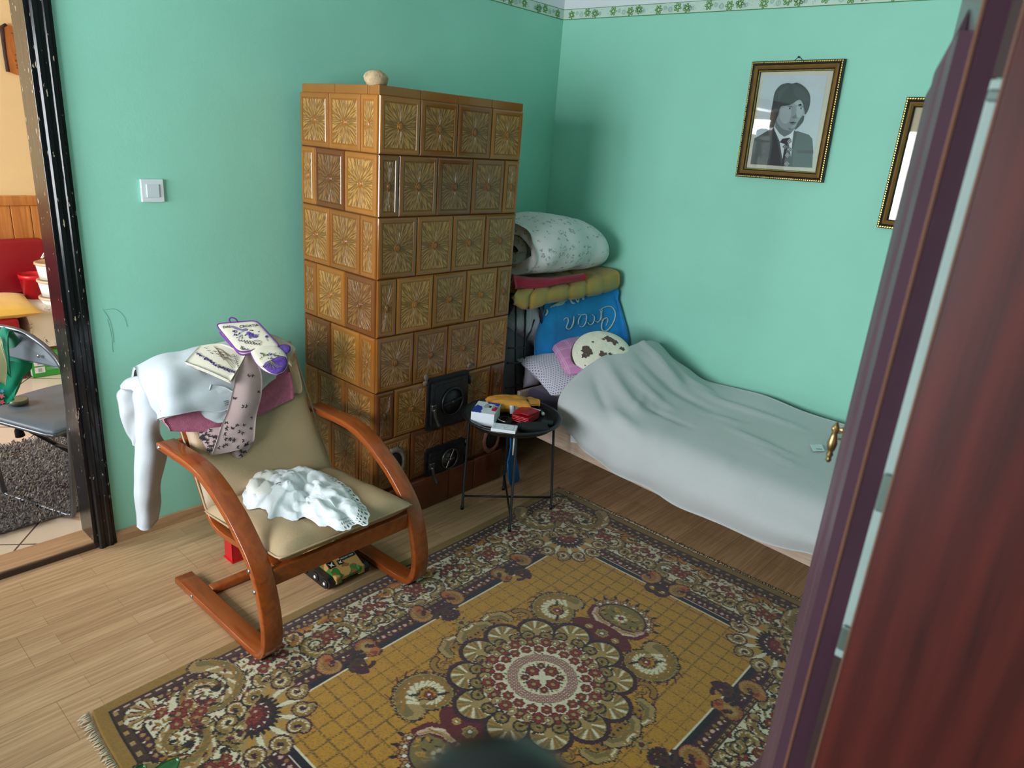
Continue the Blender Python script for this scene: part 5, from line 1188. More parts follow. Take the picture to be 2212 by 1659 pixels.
# pillows at the head of the bed
def m_print(name, base, spots, scale, rad, rough=.9):
    t = NT(name); v = t.n('ShaderNodeTexVoronoi', feature='F1'); v.inputs['Scale'].default_value = scale; v.inputs['Randomness'].default_value = .0
    t.l(t.coord(rot=(.5, .4, .6)), v.inputs['Vector']); k = t.math('LESS_THAN', v.outputs['Distance'], rad)
    t.set(t.mix(k, lin(base), lin(spots)), rough, 0, .2, None, .2); t.bump(t.noise(t.coord(), 380, 2), .3, .002); return t.m
def m_dotuv(name, base, spots, nu, nv, rad):
    t = NT(name); uv = t.n('ShaderNodeUVMap', uv_map='UVMap'); sp = t.n('ShaderNodeSeparateXYZ'); t.l(uv.outputs[0], sp.inputs[0])
    y = t.math('MULTIPLY', sp.outputs[1], nv); row = t.math('FLOOR', y); x = t.math('ADD', t.math('MULTIPLY', sp.outputs[0], nu), t.math('MULTIPLY', t.math('FLOORED_MODULO', row, 2.0), .5))
    a = t.math('SUBTRACT', t.math('FRACT', x), .5); c = t.math('SUBTRACT', t.math('FRACT', y), .5)
    k = t.math('LESS_THAN', t.math('ADD', t.math('MULTIPLY', a, a), t.math('MULTIPLY', c, c)), rad)
    t.set(t.mix(k, lin(base), lin(spots)), .9, 0, .2, None, .2); t.bump(t.noise(t.coord(), 380, 2), .3, .002); return t.m
M_DOT = m_dotuv('dotted_cotton', (214, 208, 226), (104, 90, 112), 44, 30, .05)
def pillow3(name, c, ex, ey, w, d, h, m_, label, cat, n=20, p=2.6, fn=None, extra=None, group=None):
    ex = Vector(ex).normalized(); ez = ex.cross(Vector(ey)).normalized(); ey = ez.cross(ex); b = MB(); mx = frame(c, ex, ey, ez); cushion(b, w, d, h, mx, n, 0, p, fn)
    o = b.build(name, m_, loc=tuple(c)); tag(o, label, cat, group); return o, mx
wr = lambda u, v, s: .006 * nz((u * 2.2, v * 2.2, s)) + .003 * nz((u * 6, v * 5, s + 4))
q0, q1, q2 = at(1135, 772, x=.60), at(1214, 852, x=.88), at(1232, 742, x=.66)
pillow3('pillow', Vector((.84, -.50, .575)), (-.45, -1.0, .0), (1, -.4, -.12), .74, .46, .15, M_DOT, 'white pillow with small dark dots lying at the head of the bed', 'pillow', 22, fn=wr)
def m_check():
    t = NT('pink_checked_cotton'); uv = t.n('ShaderNodeUVMap', uv_map='UVMap'); sp = t.n('ShaderNodeSeparateXYZ'); t.l(uv.outputs[0], sp.inputs[0])
    def ln(o, n, off, w): return t.math('LESS_THAN', t.math('ABSOLUTE', t.math('SUBTRACT', t.math('FRACT', t.math('ADD', t.math('MULTIPLY', o, n), off)), .5)), w)
    k = t.math('MAXIMUM', ln(sp.outputs[0], 5, .1, .035), t.math('MAXIMUM', ln(sp.outputs[1], 4, .2, .03), t.math('MAXIMUM', ln(sp.outputs[0], 5, .25, .02), ln(sp.outputs[1], 4, .32, .018))))
    t.set(t.mix(t.math('MULTIPLY', k, .7), lin((222, 142, 196)), lin((238, 200, 222))), .9, 0, .2, None, .2); t.bump(t.noise(t.coord(), 330, 2), .3, .002); return t.m
A_, B_, C_ = at(1184, 739, z=.668), at(1234, 818, z=.625), at(1280, 722, z=.690)
pillow3('pillow', A_ + (B_ - A_) / 2 + (C_ - A_) / 2, tuple(B_ - A_), tuple(C_ - A_), (B_ - A_).length * 1.0, (C_ - A_).length, .08, m_check(), 'pink checked pillow between the dotted pillow and the round cushion', 'pillow', 20, fn=wr)
# round cow-print cushion
M_PLUSH = mat('cream_plush', (232, 230, 210), .95, var=.06, vs=30, bump=.9, bs=130, sheen=.4); M_COW = mat('brown_plush', (86, 68, 62), .95, var=.45, vs=90, bump=.9, bs=150, sheen=.3); M_RIM = mat('dark_brown_plush', (46, 34, 34), .95, sheen=.3)
cc = at(1300, 768, x=.925); en = (Vector(CAM) - cc).normalized() * .55 + Vector((.15, -.1, .8)); en.normalize(); eu = Vector((0, 1, 0)); eu = (eu - en * eu.dot(en)).normalized(); ev = en.cross(eu)
cw = thing('cushion', 'round cream cushion with brown cow patches half under the grey blanket', 'cushion', tuple(cc)); m = frame(cc, eu, ev, en); CRr = .205; m = m @ Matrix.Scale(.80, 4)
b = MB().lathe([(0, .058), (.08, .055), (.14, .045), (.18, .03), (.202, .012)], 40, m, cap=False); b.build('front', M_PLUSH, cw)
b = MB().lathe([(.202, .014), (.208, .006), (.21, -.01), (.20, -.03), (.15, -.05), (0, -.06)], 40, m, cap=False); b.build('rim_and_back', M_RIM, cw)
b = MB(); hh = lambda r_: .0605 - .048 * (r_ / .202) ** 2.6
for px, py, s in ((1264, 752, 13), (1272, 760, 10), (1262, 765, 9), (1316, 728, 12), (1328, 735, 11), (1303, 766, 11), (1309, 772, 9), (1246, 789, 9), (1248, 800, 7), (1281, 737, 3), (1304, 731, 4), (1247, 757, 3), (1346, 750, 8), (1265, 784, 3), (1318, 765, 5)):
    d = Vector(RC.T @ np.array([(px - CX) / FPX, (py - CY) / FPX, 1.0])); c0 = Vector(CAM); hit = c0 + d * ((cc + en * .05 - c0).dot(en) / d.dot(en)); l = m.inverted() @ hit
    sc_w = s / FPX * (hit - c0).length; n = 14; vs = [m @ Vector((l.x, l.y, hh(min(.2, l.xy.length)) + .004))]
    for ring in (.5, 1):
        for k in range(n):
            a = 2 * PI * k / n; rr = sc_w * ring * (1 + .28 * math.sin(k * 2.1 + px) + .15 * math.sin(k * 5 + py)); x, y = l.x + rr * math.cos(a), l.y + rr * math.sin(a) * 1.1; L = math.hypot(x, y)
            if L > .2: x, y = x * .2 / L, y * .2 / L
            vs.append(m @ Vector((x, y, hh(math.hypot(x, y)) + (.004 if ring < 1 else .0015))))
    MB().add(vs, [(0, 1 + k, 1 + (k + 1) % n) for k in range(n)] + [(1 + k, 1 + n + k, 1 + n + (k + 1) % n, 1 + (k + 1) % n) for k in range(n)], 0, True).build('cow_patch', M_COW, cw)
# white cloth edge under the blanket at the bed corner
G = [[at(1233, 935, y=-.907), at(1245, 948, y=-.907), at(1262, 958, y=-.91)], [at(1233, 955, y=-.905), at(1247, 957, y=-.905), at(1258, 960, y=-.907)]]
tag(MB().sheet(G, 4, 4, .004).build('bed_sheet', cloth('white_cotton', (226, 226, 232)), loc=tuple(at(1240, 950, y=-.9))), 'corner of a white sheet hanging over the bed rail below the grey blanket', 'sheet')
# ------------------------------------------------------------------ folded guest bed in the corner, with bedding heaped on it
M_TUBE = mat('dark_grey_tube', (62, 64, 70), .4, .5); M_STRIPE = NT('striped_ticking'); _s = M_STRIPE; _w = _s.n('ShaderNodeTexWave', wave_type='BANDS', bands_direction='Y'); _w.inputs['Scale'].default_value = 9; _w.inputs['Distortion'].default_value = 6; _s.l(_s.coord(), _w.inputs['Vector'])
_s.set(_s.ramp(_w.outputs['Fac'], [(.3, lin((190, 196, 206))), (.55, lin((150, 160, 178))), (.7, lin((206, 190, 200)))]), .85); M_STRIPE = _s.m
fb = thing('folding_bed', 'dark tubular folding bed standing folded in the corner behind the tiled stove', 'folding bed', (.33, -.45, 0))
for x in (.14, .50):
    p = spline([(x, -.90, .012), (x, -.90, .5), (x, -.88, .93), (x, -.80, .985), (x, -.45, .99), (x, -.12, .985), (x, -.05, .93), (x, -.05, .5), (x, -.05, .012)], 6); MB().tube(p, .013, 10).build('frame_tube', M_TUBE, fb)
for y, z in ((-.90, .10), (-.90, .62), (-.05, .10), (-.05, .62), (-.90, .34)): MB().tube([(.14, y, z), (.50, y, z)], .011, 8).build('rail', M_TUBE, fb)
MB().tube([at(1170, 650, x=.56), at(1168, 700, x=.54)], .011, 10).build('handle_tube', M_TUBE, fb); MB().tube([at(1150, 690, x=.52), at(1167, 699, x=.54)], .009, 8).build('rail', M_TUBE, fb)
b = MB()
for k in range(5): b.tube([(.15 + .08 * k, -.905, .06), (.15 + .08 * k, -.905, .93)], .0035, 6)
for k in range(9): b.tube([(.14, -.905, .1 + k * .1), (.50, -.905, .1 + k * .1)], .003, 6)
b.build('wire_mesh', M_TUBE, fb)
for q in (((1114, 640), (1114, 860)), ((1136, 650), (1133, 760), (1132, 870)), ((1154, 690), (1146, 715), (1134, 742)), ((1098, 752), (1150, 750)), ((1096, 784), (1140, 784)), ((1092, 838), (1140, 828))): MB().tube([at(*p, x=.535) for p in q], .0055, 8).build('wire', M_TUBE, fb)
b = MB(); cushion(b, .34, .20, .13, frame(at(1140, 695, x=.475), Vector((0, .8, -.55)).normalized(), Vector((0, .55, .8)).normalized(), (1, 0, 0)), 14, 0, 3, lambda u, v, s: .006 * math.sin(u * 9 + v * 4), .45); b.build('striped_bundle', M_STRIPE, fb)
b = MB(); cushion(b, .8, .80, .17, frame((.245, -.47, .52), (0, 1, 0), (0, 0, 1), (1, 0, 0)), 16, 0, 5, None, .35); b.build('folded_mattress', M_STRIPE, fb); b = MB(); cushion(b, .8, .80, .15, frame((.415, -.47, .52), (0, 1, 0), (0, 0, 1), (1, 0, 0)), 16, 0, 5, None, .35); b.build('folded_mattress', mat('grey_dotted_ticking', (120, 120, 128), .9), fb)
pillow3('pillow', at(1150, 806, x=.55), (.0, 0, 1), (.15, 1, 0), .16, .12, .07, M_DOT, 'second dotted pillow tucked upright between the folding bed and the headboard', 'pillow', 14)
# blue bath towel hung over the folding bed; its printed lettering hangs upside down
M_OCEAN = mat('ocean_blue_terry', (20, 148, 220), .95, var=.14, vs=11, bump=.9, bs=300, sheen=.15); M_OCW = mat('pale_terry_print', (190, 206, 204), .95, bump=.6, bs=300)
T = [[(.20, -.80, 1.00), (.20, -.62, 1.012), (.20, -.45, 1.015), (.20, -.28, 1.012), (.20, -.12, 1.005), (.22, -.03, .985)],
     [(.48, -.80, .995), (.49, -.62, 1.008), (.50, -.45, 1.01), (.51, -.28, 1.005), (.54, -.12, 1.0), (.60, -.03, .97)],
     [at(1172, 652, x=.53), at(1205, 655, x=.55), at(1250, 652, x=.57), at(1290, 648, x=.585), at(1325, 642, x=.62), at(1343, 648, x=.65)],
     [at(1167, 690, x=.54), at(1200, 690, x=.57), at(1250, 685, x=.59), at(1300, 685, x=.61), at(1338, 680, x=.66), at(1356, 685, x=.70)],
     [at(1158, 722, x=.55), at(1197, 725, x=.585), at(1250, 722, x=.60), at(1300, 722, x=.63), at(1345, 718, x=.69), at(1363, 722, x=.745)],
     [at(1155, 750, x=.56), at(1195, 757, x=.59), at(1248, 760, x=.60), at(1300, 760, x=.64), at(1350, 758, x=.70), at(1368, 755, x=.765)],
     [at(1157, 800, x=.57), at(1196, 810, x=.59), at(1245, 815, x=.60), at(1300, 815, x=.64), at(1355, 810, x=.70), at(1375, 800, x=.78)]]
T = [[Vector((p[0], min(p[1], -.035), p[2])) for p in r] for r in T]
tw_ = thing('beach_towel', 'blue beach towel with upside-down Ocean lettering hung over the folding bed', 'towel', (.55, -.4, .8))
b = MB().sheet(T, 5, 6, .010, 0, lambda u, v, p: .010 * math.exp(-((v - .17) / .03) ** 2) * (u > .45) + .004 * nz(p, 7) - .012 * math.exp(-((v - .85) / .03) ** 2) * (u > .3)); b.build('cloth', M_OCEAN, tw_)
P_ = crgrid(T, 10, 10); _b2 = MB().sheet(T, 10, 10, .010, 0, lambda u, v, p: .010 * math.exp(-((v - .17) / .03) ** 2) * (u > .45) + .004 * nz(p, 7) - .012 * math.exp(-((v - .85) / .03) ** 2) * (u > .3))
TRI = np.array(_b2.v)  # surface points of the towel, to lay the lettering on
_d = TRI - CAM; _q = _d @ RC.T; _px = CX + FPX * _q[:, 0] / _q[:, 2]; _py = CY + FPX * _q[:, 1] / _q[:, 2]
def on_towel(x, y):
    k = np.argsort((_px - x) ** 2 + (_py - y) ** 2)[:8]; dep = np.min(_q[k, 2]); d = RC.T @ np.array([(x - CX) / FPX, (y - CY) / FPX, 1.0]); return Vector(CAM + d * (dep - .0008))
def cr8(pts): return [(1080 + x / 3.95, 440 + y / 3.95) for x, y in pts]
b = MB()
def pen(pts, w=.0036):
    b = MB()
    q = spline([Vector((x, y, 0)) for x, y in cr8(pts)], 6); P = [on_towel(p.x, p.y) for p in q]
    A = np.array(P)
    for _ in range(3): A[1:-1] = (A[:-2] + 2 * A[1:-1] + A[2:]) / 4
    n = len(A); b.tube([Vector(a) for a in A], [w * (.65 + .45 * math.sin(PI * i / (n - 1))) for i in range(n)], 6).build('letter_stroke', M_OCW, tw_)
pen([(858, 905), (895, 882), (945, 876), (978, 910), (985, 960), (965, 1020), (930, 1070), (895, 1088), (870, 1070), (868, 1030), (885, 985), (915, 975), (922, 1000), (905, 1040)], .0044); pen([(872, 900), (866, 950), (872, 1010)], .003)
pen([(848, 905), (862, 925), (862, 970), (850, 1000), (828, 1012), (815, 1000)]); pen([(785, 945), (805, 962), (804, 1000), (785, 1028), (762, 1030), (750, 1012)])
pen([(670, 945), (700, 950), (735, 945), (738, 985), (725, 1030), (700, 1052), (680, 1045)]); pen([(690, 955), (672, 990), (668, 1030)], .0036)
pen([(542, 995), (560, 975), (582, 980), (580, 1020), (565, 1055), (585, 1072), (608, 1058), (625, 1010), (632, 960)]); pen([(632, 962), (628, 1010), (612, 1060)], .0036)
for q in ([(600, 815), (615, 845), (640, 850)], [(648, 812), (665, 838), (672, 810)], [(700, 795), (712, 815), (716, 790)], [(430, 885), (470, 860), (520, 850), (560, 825), (575, 815)], [(455, 875), (490, 850), (540, 830)], [(300, 915), (296, 950), (310, 975)], [(395, 900), (405, 925), (385, 955)], [(480, 868), (520, 858), (550, 845)]): pen(q, .006)
# yellow quilted mattress pad lying on top, end drooping
M_YEL = mat('mustard_satin_quilt', (168, 134, 54), .45, 0, .5, .06, 8, sheen=.2); M_RUST = mat('rust_lining', (128, 52, 26), .8)
def fy(u, v, p): return -.012 * sum(math.exp(-((v - c) / .012) ** 2) for c in (.2, .36, .52, .68, .84)) + .003 * nz(p, 12)
G = [[(.10, -.97, 1.02), (.10, -.82, 1.04), (.10, -.6, 1.05), (.10, -.4, 1.05), (.10, -.2, 1.05), (.12, -.05, 1.05)],
     [(.38, -.97, 1.02), (.38, -.82, 1.045), (.40, -.6, 1.055), (.41, -.4, 1.055), (.42, -.2, 1.055), (.44, -.03, 1.05)],
     [at(1112, 627, x=.55), at(1150, 622, x=.56), at(1195, 620, x=.575), at(1245, 612, x=.59), at(1290, 600, x=.605), at(1328, 588, x=.62)],
     [at(1108, 640, x=.60), at(1142, 640, x=.61), at(1192, 632, x=.62), at(1245, 624, x=.63), at(1292, 612, x=.64), at(1334, 600, x=.645)],
     [at(1110, 650, x=.60), at(1140, 662, x=.615), at(1190, 646, x=.625), at(1245, 638, x=.635), at(1292, 628, x=.645), at(1333, 615, x=.645)],
     [at(1112, 652, x=.57), at(1140, 662, x=.59), at(1188, 650, x=.59), at(1245, 640, x=.595), at(1290, 632, x=.60), at(1328, 622, x=.61)]]
yq = thing('quilted_pad', 'mustard yellow quilted mattress pad folded on the folding bed', 'mattress pad', (.4, -.5, 1.03))
MB().sheet(G, 5, 8, .03, 0, fy).build('quilt', M_YEL, yq)
MB().sheet([[at(1113, 648, x=.60), at(1128, 655, x=.61), at(1142, 662, x=.62)], [at(1116, 655, x=.59), at(1130, 662, x=.60), at(1142, 667, x=.61)]], 4, 4, .006).build('lining', M_RUST, yq)
# crimson blanket squeezed under the duvet
M_CRIM = cloth('crimson_fleece', (176, 20, 56), .5, 300, .1)
G = [[at(1100, 590, x=.30), at(1160, 598, x=.30), at(1215, 596, x=.32), at(1258, 590, x=.36)], [at(1108, 600, x=.55), at(1160, 606, x=.56), at(1215, 602, x=.57), at(1262, 594, x=.58)], [at(1109, 618, x=.58), at(1155, 616, x=.59), at(1212, 607, x=.60), at(1260, 602, x=.60)], [at(1111, 622, x=.56), at(1155, 619, x=.57), at(1210, 612, x=.57), at(1250, 606, x=.57)]]
tag(MB().sheet(G, 5, 7, .022, 0, folds(.004, 8)).build('blanket', M_CRIM, loc=(.5, -.6, 1.08)), 'crimson blanket edge between the yellow quilted pad and the floral duvet', 'blanket')
# floral duvet, rolled
def m_floral():
    t = NT('faded_floral_cotton'); v = t.coord(); vo = t.n('ShaderNodeTexVoronoi'); vo.inputs['Scale'].default_value = 24; vo.inputs['Randomness'].default_value = .55; t.l(v, vo.inputs['Vector'])
    n = t.noise(v, 95, 2); k = t.math('MULTIPLY', t.math('LESS_THAN', vo.outputs['Distance'], .36), t.math('GREATER_THAN', n, .52))
    c = t.mix(t.math('GREATER_THAN', t.noise(v, 55, 2), .5), lin((160, 162, 190)), lin((140, 160, 146))); t.set(t.mix(k, lin((224, 222, 222)), c), .9, 0, .2, None, .2)
    t.bump(t.noise(t.coord((1, .5, 1)), 13, 3), .5, .02); return t.m
M_FLO = m_floral()
du = thing('duvet', 'white floral duvet rolled up on top of the bedding pile', 'duvet', (.38, -.45, 1.1))
# one long roll: spiral cross-section swept along the wall direction
cx_, cz_ = .365, 1.208; path = []
for i in range(64):
    a = -2.2 + i / 63 * 3.3 * PI; k = i / 63; path.append((cx_ + (.06 + .19 * k) * math.cos(-a) * 1.12, cz_ + (.03 + .095 * k) * math.sin(-a) * (1.06 if math.sin(-a) > 0 else 1.0) + .03 * k * max(0, math.sin(-a))))
rows = []
for i, (x, z) in enumerate(path):
    k = i / 63; row = []
    for y, s in ((-.80, .94), (-.70, 1.02), (-.52, 1.06), (-.34, 1.0), (-.20, .86), (-.10, .58)):
        row.append((cx_ + (x - cx_) * s + (.03 if y > -.3 else 0), y + .05 * (1 - k) , 1.072 + (z - 1.072) * s * 1.05))
    rows.append(row)
def fdv(u, v, p): return .014 * nz(p, 7) + .008 * nz(p, 15)
MB().sheet(rows, 2, 5, .06, 0, fdv).build('roll', M_FLO, du)
# ------------------------------------------------------------------ framed photographs on the back wall
M_GILT = mat('dull_gilt', (140, 104, 52), .38, .45, var=.15, vs=20); M_GILT2 = mat('bright_gilt_beading', (206, 176, 96), .3, .7, var=.3, vs=140); M_FDARK = mat('dark_frame_edge', (44, 32, 24), .5)
M_MAT = mat('cream_mount', (206, 206, 186), .8, var=.05); M_GLASS = M_PANE
def picture(name, label, px, W_, H_, wide, plain):
    """px: top-left, bottom-left, top-right, bottom-right pixels of the outer frame"""
    D = .030; tl, bl_ = at(*px[0], y=-D), at(*px[1], y=-D); ez = (tl - bl_); ez.y = 0
    if len(px) > 2:
        tr, br = at(*px[2], y=-D), at(*px[3], y=-D); ex = (tr - tl + br - bl_); H_ = (ez.length + (tr - br).length) / 2; W_ = ex.length / 2
    else: ex = Vector((1, 0, 0))
    ez.normalize(); ex = Vector((ez.z, 0, -ez.x)); c = bl_.copy() + ex * W_ / 2 + ez * H_ / 2
    m = frame((c.x, 0, c.z), ex, ez, (0, -1, 0)); o = thing(name, label, 'picture', (c.x, -.015, c.z))
    f = MB(); n = 0
    sec = [(0, .002, 2), (0, .024, 2), (.004, .029, 1), (.009, .029, 1), (.011, .024, 2), (.015, .022, 2), (.019, .026, 0), (.027, .029, 0), (.036, .024, 0), (.040, .018, 2), (wide - .006, .019, 1), (wide - .002, .016, 1), (wide, .008, 2)]
    vs = []
    for t, d, k in sec: vs += [m @ Vector((sx * (W_ / 2 - t), sz * (H_ / 2 - t), d)) for sx, sz in ((-1, -1), (1, -1), (1, 1), (-1, 1))]
    fs = []; mi = []
    for i in range(len(sec) - 1):
        for k in range(4): fs.append((i * 4 + k, i * 4 + (k + 1) % 4, (i + 1) * 4 + (k + 1) % 4, (i + 1) * 4 + k)); mi.append(sec[i][2] if sec[i][2] == sec[i + 1][2] else (sec[i + 1][2] if sec[i][2] != 2 else 2))
    f.add(vs, fs, 0, False, None, mi)
    r = random.Random(3)      # rope beading round the outer rim
    for k in range(4):
        a = [(-1, -1), (1, -1), (1, 1), (-1, 1)][k]; e = [(1, -1), (1, 1), (-1, 1), (-1, -1)][k]; L = W_ if k % 2 == 0 else H_; n = int(L / .0105)
        for q in range(n):
            t = (q + .5) / n; x, y = (a[0] + (e[0] - a[0]) * t) * (W_ / 2 - .0065), (a[1] + (e[1] - a[1]) * t) * (H_ / 2 - .0065); d = Vector((e[0] - a[0], e[1] - a[1], 0)).normalized(); nn = Vector((-d.y, d.x, 0)); c0 = Vector((x, y, .0292))
            f.add([m @ (c0 + d * u + nn * w + Vector((0, 0, h))) for u, w, h in ((-.004, -.0025, 0), (.002, -.0025, .0), (.004, .0025, 0), (-.002, .0025, 0), (0, 0, .0024))], [(0, 1, 4), (1, 2, 4), (2, 3, 4), (3, 0, 4)], 1 if r.random() < .8 else 2)
    f.build('frame', [M_GILT, M_GILT2, M_FDARK], o)
    MB().box((-W_ / 2 + wide - .004, -H_ / 2 + wide - .004, .004), (W_ / 2 - wide + .004, H_ / 2 - wide + .004, .006), 0, 0, 1, m).build('mount', M_MAT if not plain else mat('yellowed_paper', (206, 192, 164), .8, var=.08, vs=4), o)
    MB().box((-W_ / 2 + wide - .004, -H_ / 2 + wide - .004, .0125), (W_ / 2 - wide + .004, H_ / 2 - wide + .004, .0135), 0, 0, 1, m).build('glass', M_GLASS, o)
    return o, m, W_, H_
pic, pm, PW, PHt = picture('framed_photograph', 'gilt framed black and white portrait of a young man with long hair', [(1624, 133), (1587, 381), (1825, 130), (1773, 398)], 0, 0, .047, False)
G_ = lambda v, n: mat(n, v, .55, var=.03)
tones = [G_((186, 204, 208), 'photo_ground'), G_((30, 38, 41), 'photo_dark_hair'), G_((136, 152, 153), 'photo_skin'), G_((158, 174, 175), 'photo_skin_light'), G_((54, 76, 74), 'photo_jacket'), G_((28, 36, 44), 'photo_black'), G_((208, 222, 224), 'photo_white'), G_((98, 114, 116), 'photo_skin_shade'), G_((46, 56, 60), 'photo_hair_sheen')]
b = MB()
def c1(pts, mi, z):
    out = []
    for x, y in pts:
        w = at(1560 + x / 3.95, 100 + y / 3.95, y=-z); out.append(w)
    b.add(out, [tuple(range(len(out)))], mi)
def sm1(pts, n=4): return sm(pts, n)
Z = .0068
c1([(355, 248), (897, 248), (768, 1040), (240, 1005)], 0, Z)
c1([(400, 712), (330, 755), (275, 785), (262, 850), (240, 1005), (500, 1022), (600, 1030), (768, 1036), (776, 880), (770, 790), (740, 755), (640, 722), (560, 760)], 4, Z + .0003)
c1([(440, 690), (420, 720), (430, 830), (400, 1015), (505, 1022), (490, 900), (470, 800)], 5, Z + .0006); c1([(615, 715), (640, 735), (600, 900), (602, 1028), (585, 1028), (590, 850)], 5, Z + .0006)
c1(sm1([(440, 690), (430, 640), (395, 650), (355, 655), (375, 690), (420, 695)]), 1, Z + .0005)
c1([(445, 672), (450, 720), (490, 810), (512, 955), (540, 990), (585, 975), (597, 830), (612, 715), (560, 690)], 6, Z + .0009)
c1([(455, 600), (452, 690), (490, 745), (530, 772), (585, 745), (612, 712), (640, 690), (560, 640)], 7, Z + .0012)
c1(sm1([(470, 510), (458, 590), (470, 650), (510, 700), (560, 718), (600, 712), (650, 672), (685, 610), (700, 530), (690, 470), (640, 450), (540, 480)]), 2, Z + .0015)
c1(sm1([(500, 530), (490, 610), (530, 660), (570, 640), (590, 560), (560, 510)]), 3, Z + .0017); c1(sm1([(630, 520), (640, 600), (675, 600), (690, 540), (670, 490)]), 3, Z + .0017)
c1(sm1([(600, 470), (655, 465), (690, 500), (640, 505)]), 3, Z + .0017)
# hair
c1(sm1([(560, 312), (600, 318), (640, 310), (700, 345), (742, 400), (750, 470), (735, 540), (705, 585), (700, 545), (685, 480), (655, 455), (600, 490), (560, 505), (500, 515), (480, 580), (455, 640), (440, 690), (405, 680), (410, 600), (430, 490), (450, 390), (500, 330)], 3), 1, Z + .0021)
c1(sm1([(610, 330), (690, 360), (735, 420), (740, 470), (690, 460), (650, 440), (610, 400)]), 8, Z + .0023); c1(sm1([(470, 400), (530, 345), (570, 340), (520, 400), (480, 470)]), 8, Z + .0023)
c1(sm1([(700, 590), (690, 640), (650, 690), (620, 712), (640, 660), (680, 600)]), 1, Z + .0021)
# features
for x, y in ((577, 528), (673, 528)):
    c1(sm1([(x - 24, y + 2), (x, y - 8), (x + 22, y), (x, y + 9)]), 7, Z + .0020); c1(sm1([(x - 20, y + 2), (x, y - 4), (x + 18, y + 1), (x, y + 6)]), 6, Z + .0022); c1(sm1([(x - 7, y - 4), (x + 6, y - 4), (x + 6, y + 6), (x - 7, y + 6)]), 5, Z + .0024)
    c1([(x - 28, y - 12), (x - 5, y - 20), (x + 24, y - 13), (x + 24, y - 9), (x - 5, y - 15)], 1, Z + .0020)
c1(sm1([(632, 540), (626, 580), (600, 600), (598, 612), (622, 618), (640, 612), (642, 580)]), 7, Z + .0019); c1(sm1([(628, 545), (634, 590), (640, 605), (646, 570)]), 3, Z + .0021)
c1(sm1([(568, 652), (600, 644), (635, 650), (600, 658)]), 5, Z + .0020); c1(sm1([(575, 658), (600, 658), (630, 655), (605, 672)]), 7, Z + .0020); c1(sm1([(560, 695), (600, 700), (645, 672), (620, 705), (580, 716)]), 7, Z + .0018)
# tie with square motifs
c1([(512, 790), (575, 778), (592, 800), (570, 835), (535, 835), (490, 820)], 5, Z + .0015); c1([(535, 835), (570, 835), (600, 1028), (505, 1022)], 5, Z + .0014)
for x, y in ((533, 857), (556, 930), (552, 1002), (575, 812), (580, 880)):
    c1([(x, y - 22), (x + 22, y), (x, y + 22), (x - 22, y)], 2, Z + .0018); c1([(x, y - 14), (x + 14, y), (x, y + 14), (x - 14, y)], 5, Z + .0020); c1([(x, y - 7), (x + 7, y), (x, y + 7), (x - 7, y)], 3, Z + .0022)
c1([(640, 885), (778, 888), (776, 918), (636, 912)], 5, Z + .0006)
b.build('photograph', tones, pic)
MB().tube(spline([pm @ Vector((-.025, PHt / 2 - .004, .006)), pm @ Vector((0, PHt / 2 + .016, .004)), pm @ Vector((.025, PHt / 2 - .004, .006))], 5), .0012, 5).lathe([(.004, .0005), (.004, .012), (0, .014)], 10, pm @ Matrix.Translation((0, PHt / 2 + .016, 0))).build('hanging_wire', M_FDARK, pic)
pic2, pm2, W2, H2 = picture('framed_photograph', 'narrower gilt framed pale picture half hidden behind the wardrobe', [(1958, 210), (1892, 491)], .43, .56, .040, True)
b = MB(); i2 = lambda x, y, z: pm2 @ Vector((-W2 / 2 + .04 + x * (W2 - .08), -H2 / 2 + .04 + y * (H2 - .08), z))
b.add([i2(*p, .0066) for p in sm([(.2, .0), (.95, 0), (.97, .8), (.7, .86), (.62, .96), (.45, .92), (.40, .8), (.30, .82)], 3)], [tuple(range(24))], 0); b.add([i2(*p, .0070) for p in sm([(.45, .0), (.95, .0), (.9, .45), (.75, .62), (.60, .5), (.5, .3)], 3)], [tuple(range(18))], 1)
b.build('photograph', [mat('faded_photo', (206, 206, 198), .6, var=.06, vs=5), mat('faded_photo_grey', (168, 170, 166), .6, var=.1, vs=6)], pic2)

# ------------------------------------------------------------------ mahogany wardrobe close to the camera
def m_mahog():
    t = NT('mahogany_veneer'); v = t.coord((1, 1, .13)); w = t.n('ShaderNodeTexWave', wave_type='RINGS', rings_direction='Y', wave_profile='SIN')
    mp = t.n('ShaderNodeMapping'); mp.inputs['Location'].default_value = (.15, 0, -.15); t.l(v, mp.inputs[0]); t.l(mp.outputs[0], w.inputs['Vector'])
    w.inputs['Scale'].default_value = 12; w.inputs['Distortion'].default_value = 1.4; w.inputs['Detail'].default_value = 2; w.inputs['Detail Scale'].default_value = 1.2
    f = t.noise(t.coord((40, 40, 2.2)), 3.0, 4, .6); k = t.math('ADD', t.math('MULTIPLY', w.outputs['Fac'], .20), t.math('MULTIPLY', f, .64))
    t.set(t.ramp(k, [(.2, lin((66, 22, 22))), (.5, lin((94, 32, 29))), (.8, lin((116, 40, 34)))]), .42, 0, .5, .1); return t.m
M_MAH = m_mahog(); M_MAH2 = mat('dark_mahogany_edge', (80, 50, 66), .34, 0, .5, .08, 12, coat=.15); M_MAHLT = mat('worn_mahogany_arris', (122, 80, 64), .5); M_BRASS = mat('antique_brass', (172, 146, 98), .38, 1.0, var=.3, vs=60); M_IN = mat('wardrobe_inside', (58, 36, 34), .6)
wd = thing('wardrobe', 'dark mahogany wardrobe at the right edge with one door ajar', 'wardrobe', (3.2, -2.7, 0))
PX0 = at(2050, 545, y=-3.125).x + .0040; b = MB().box((PX0, -3.125, 0), (3.497, -3.107, 2.2), 0, .0015, 2)
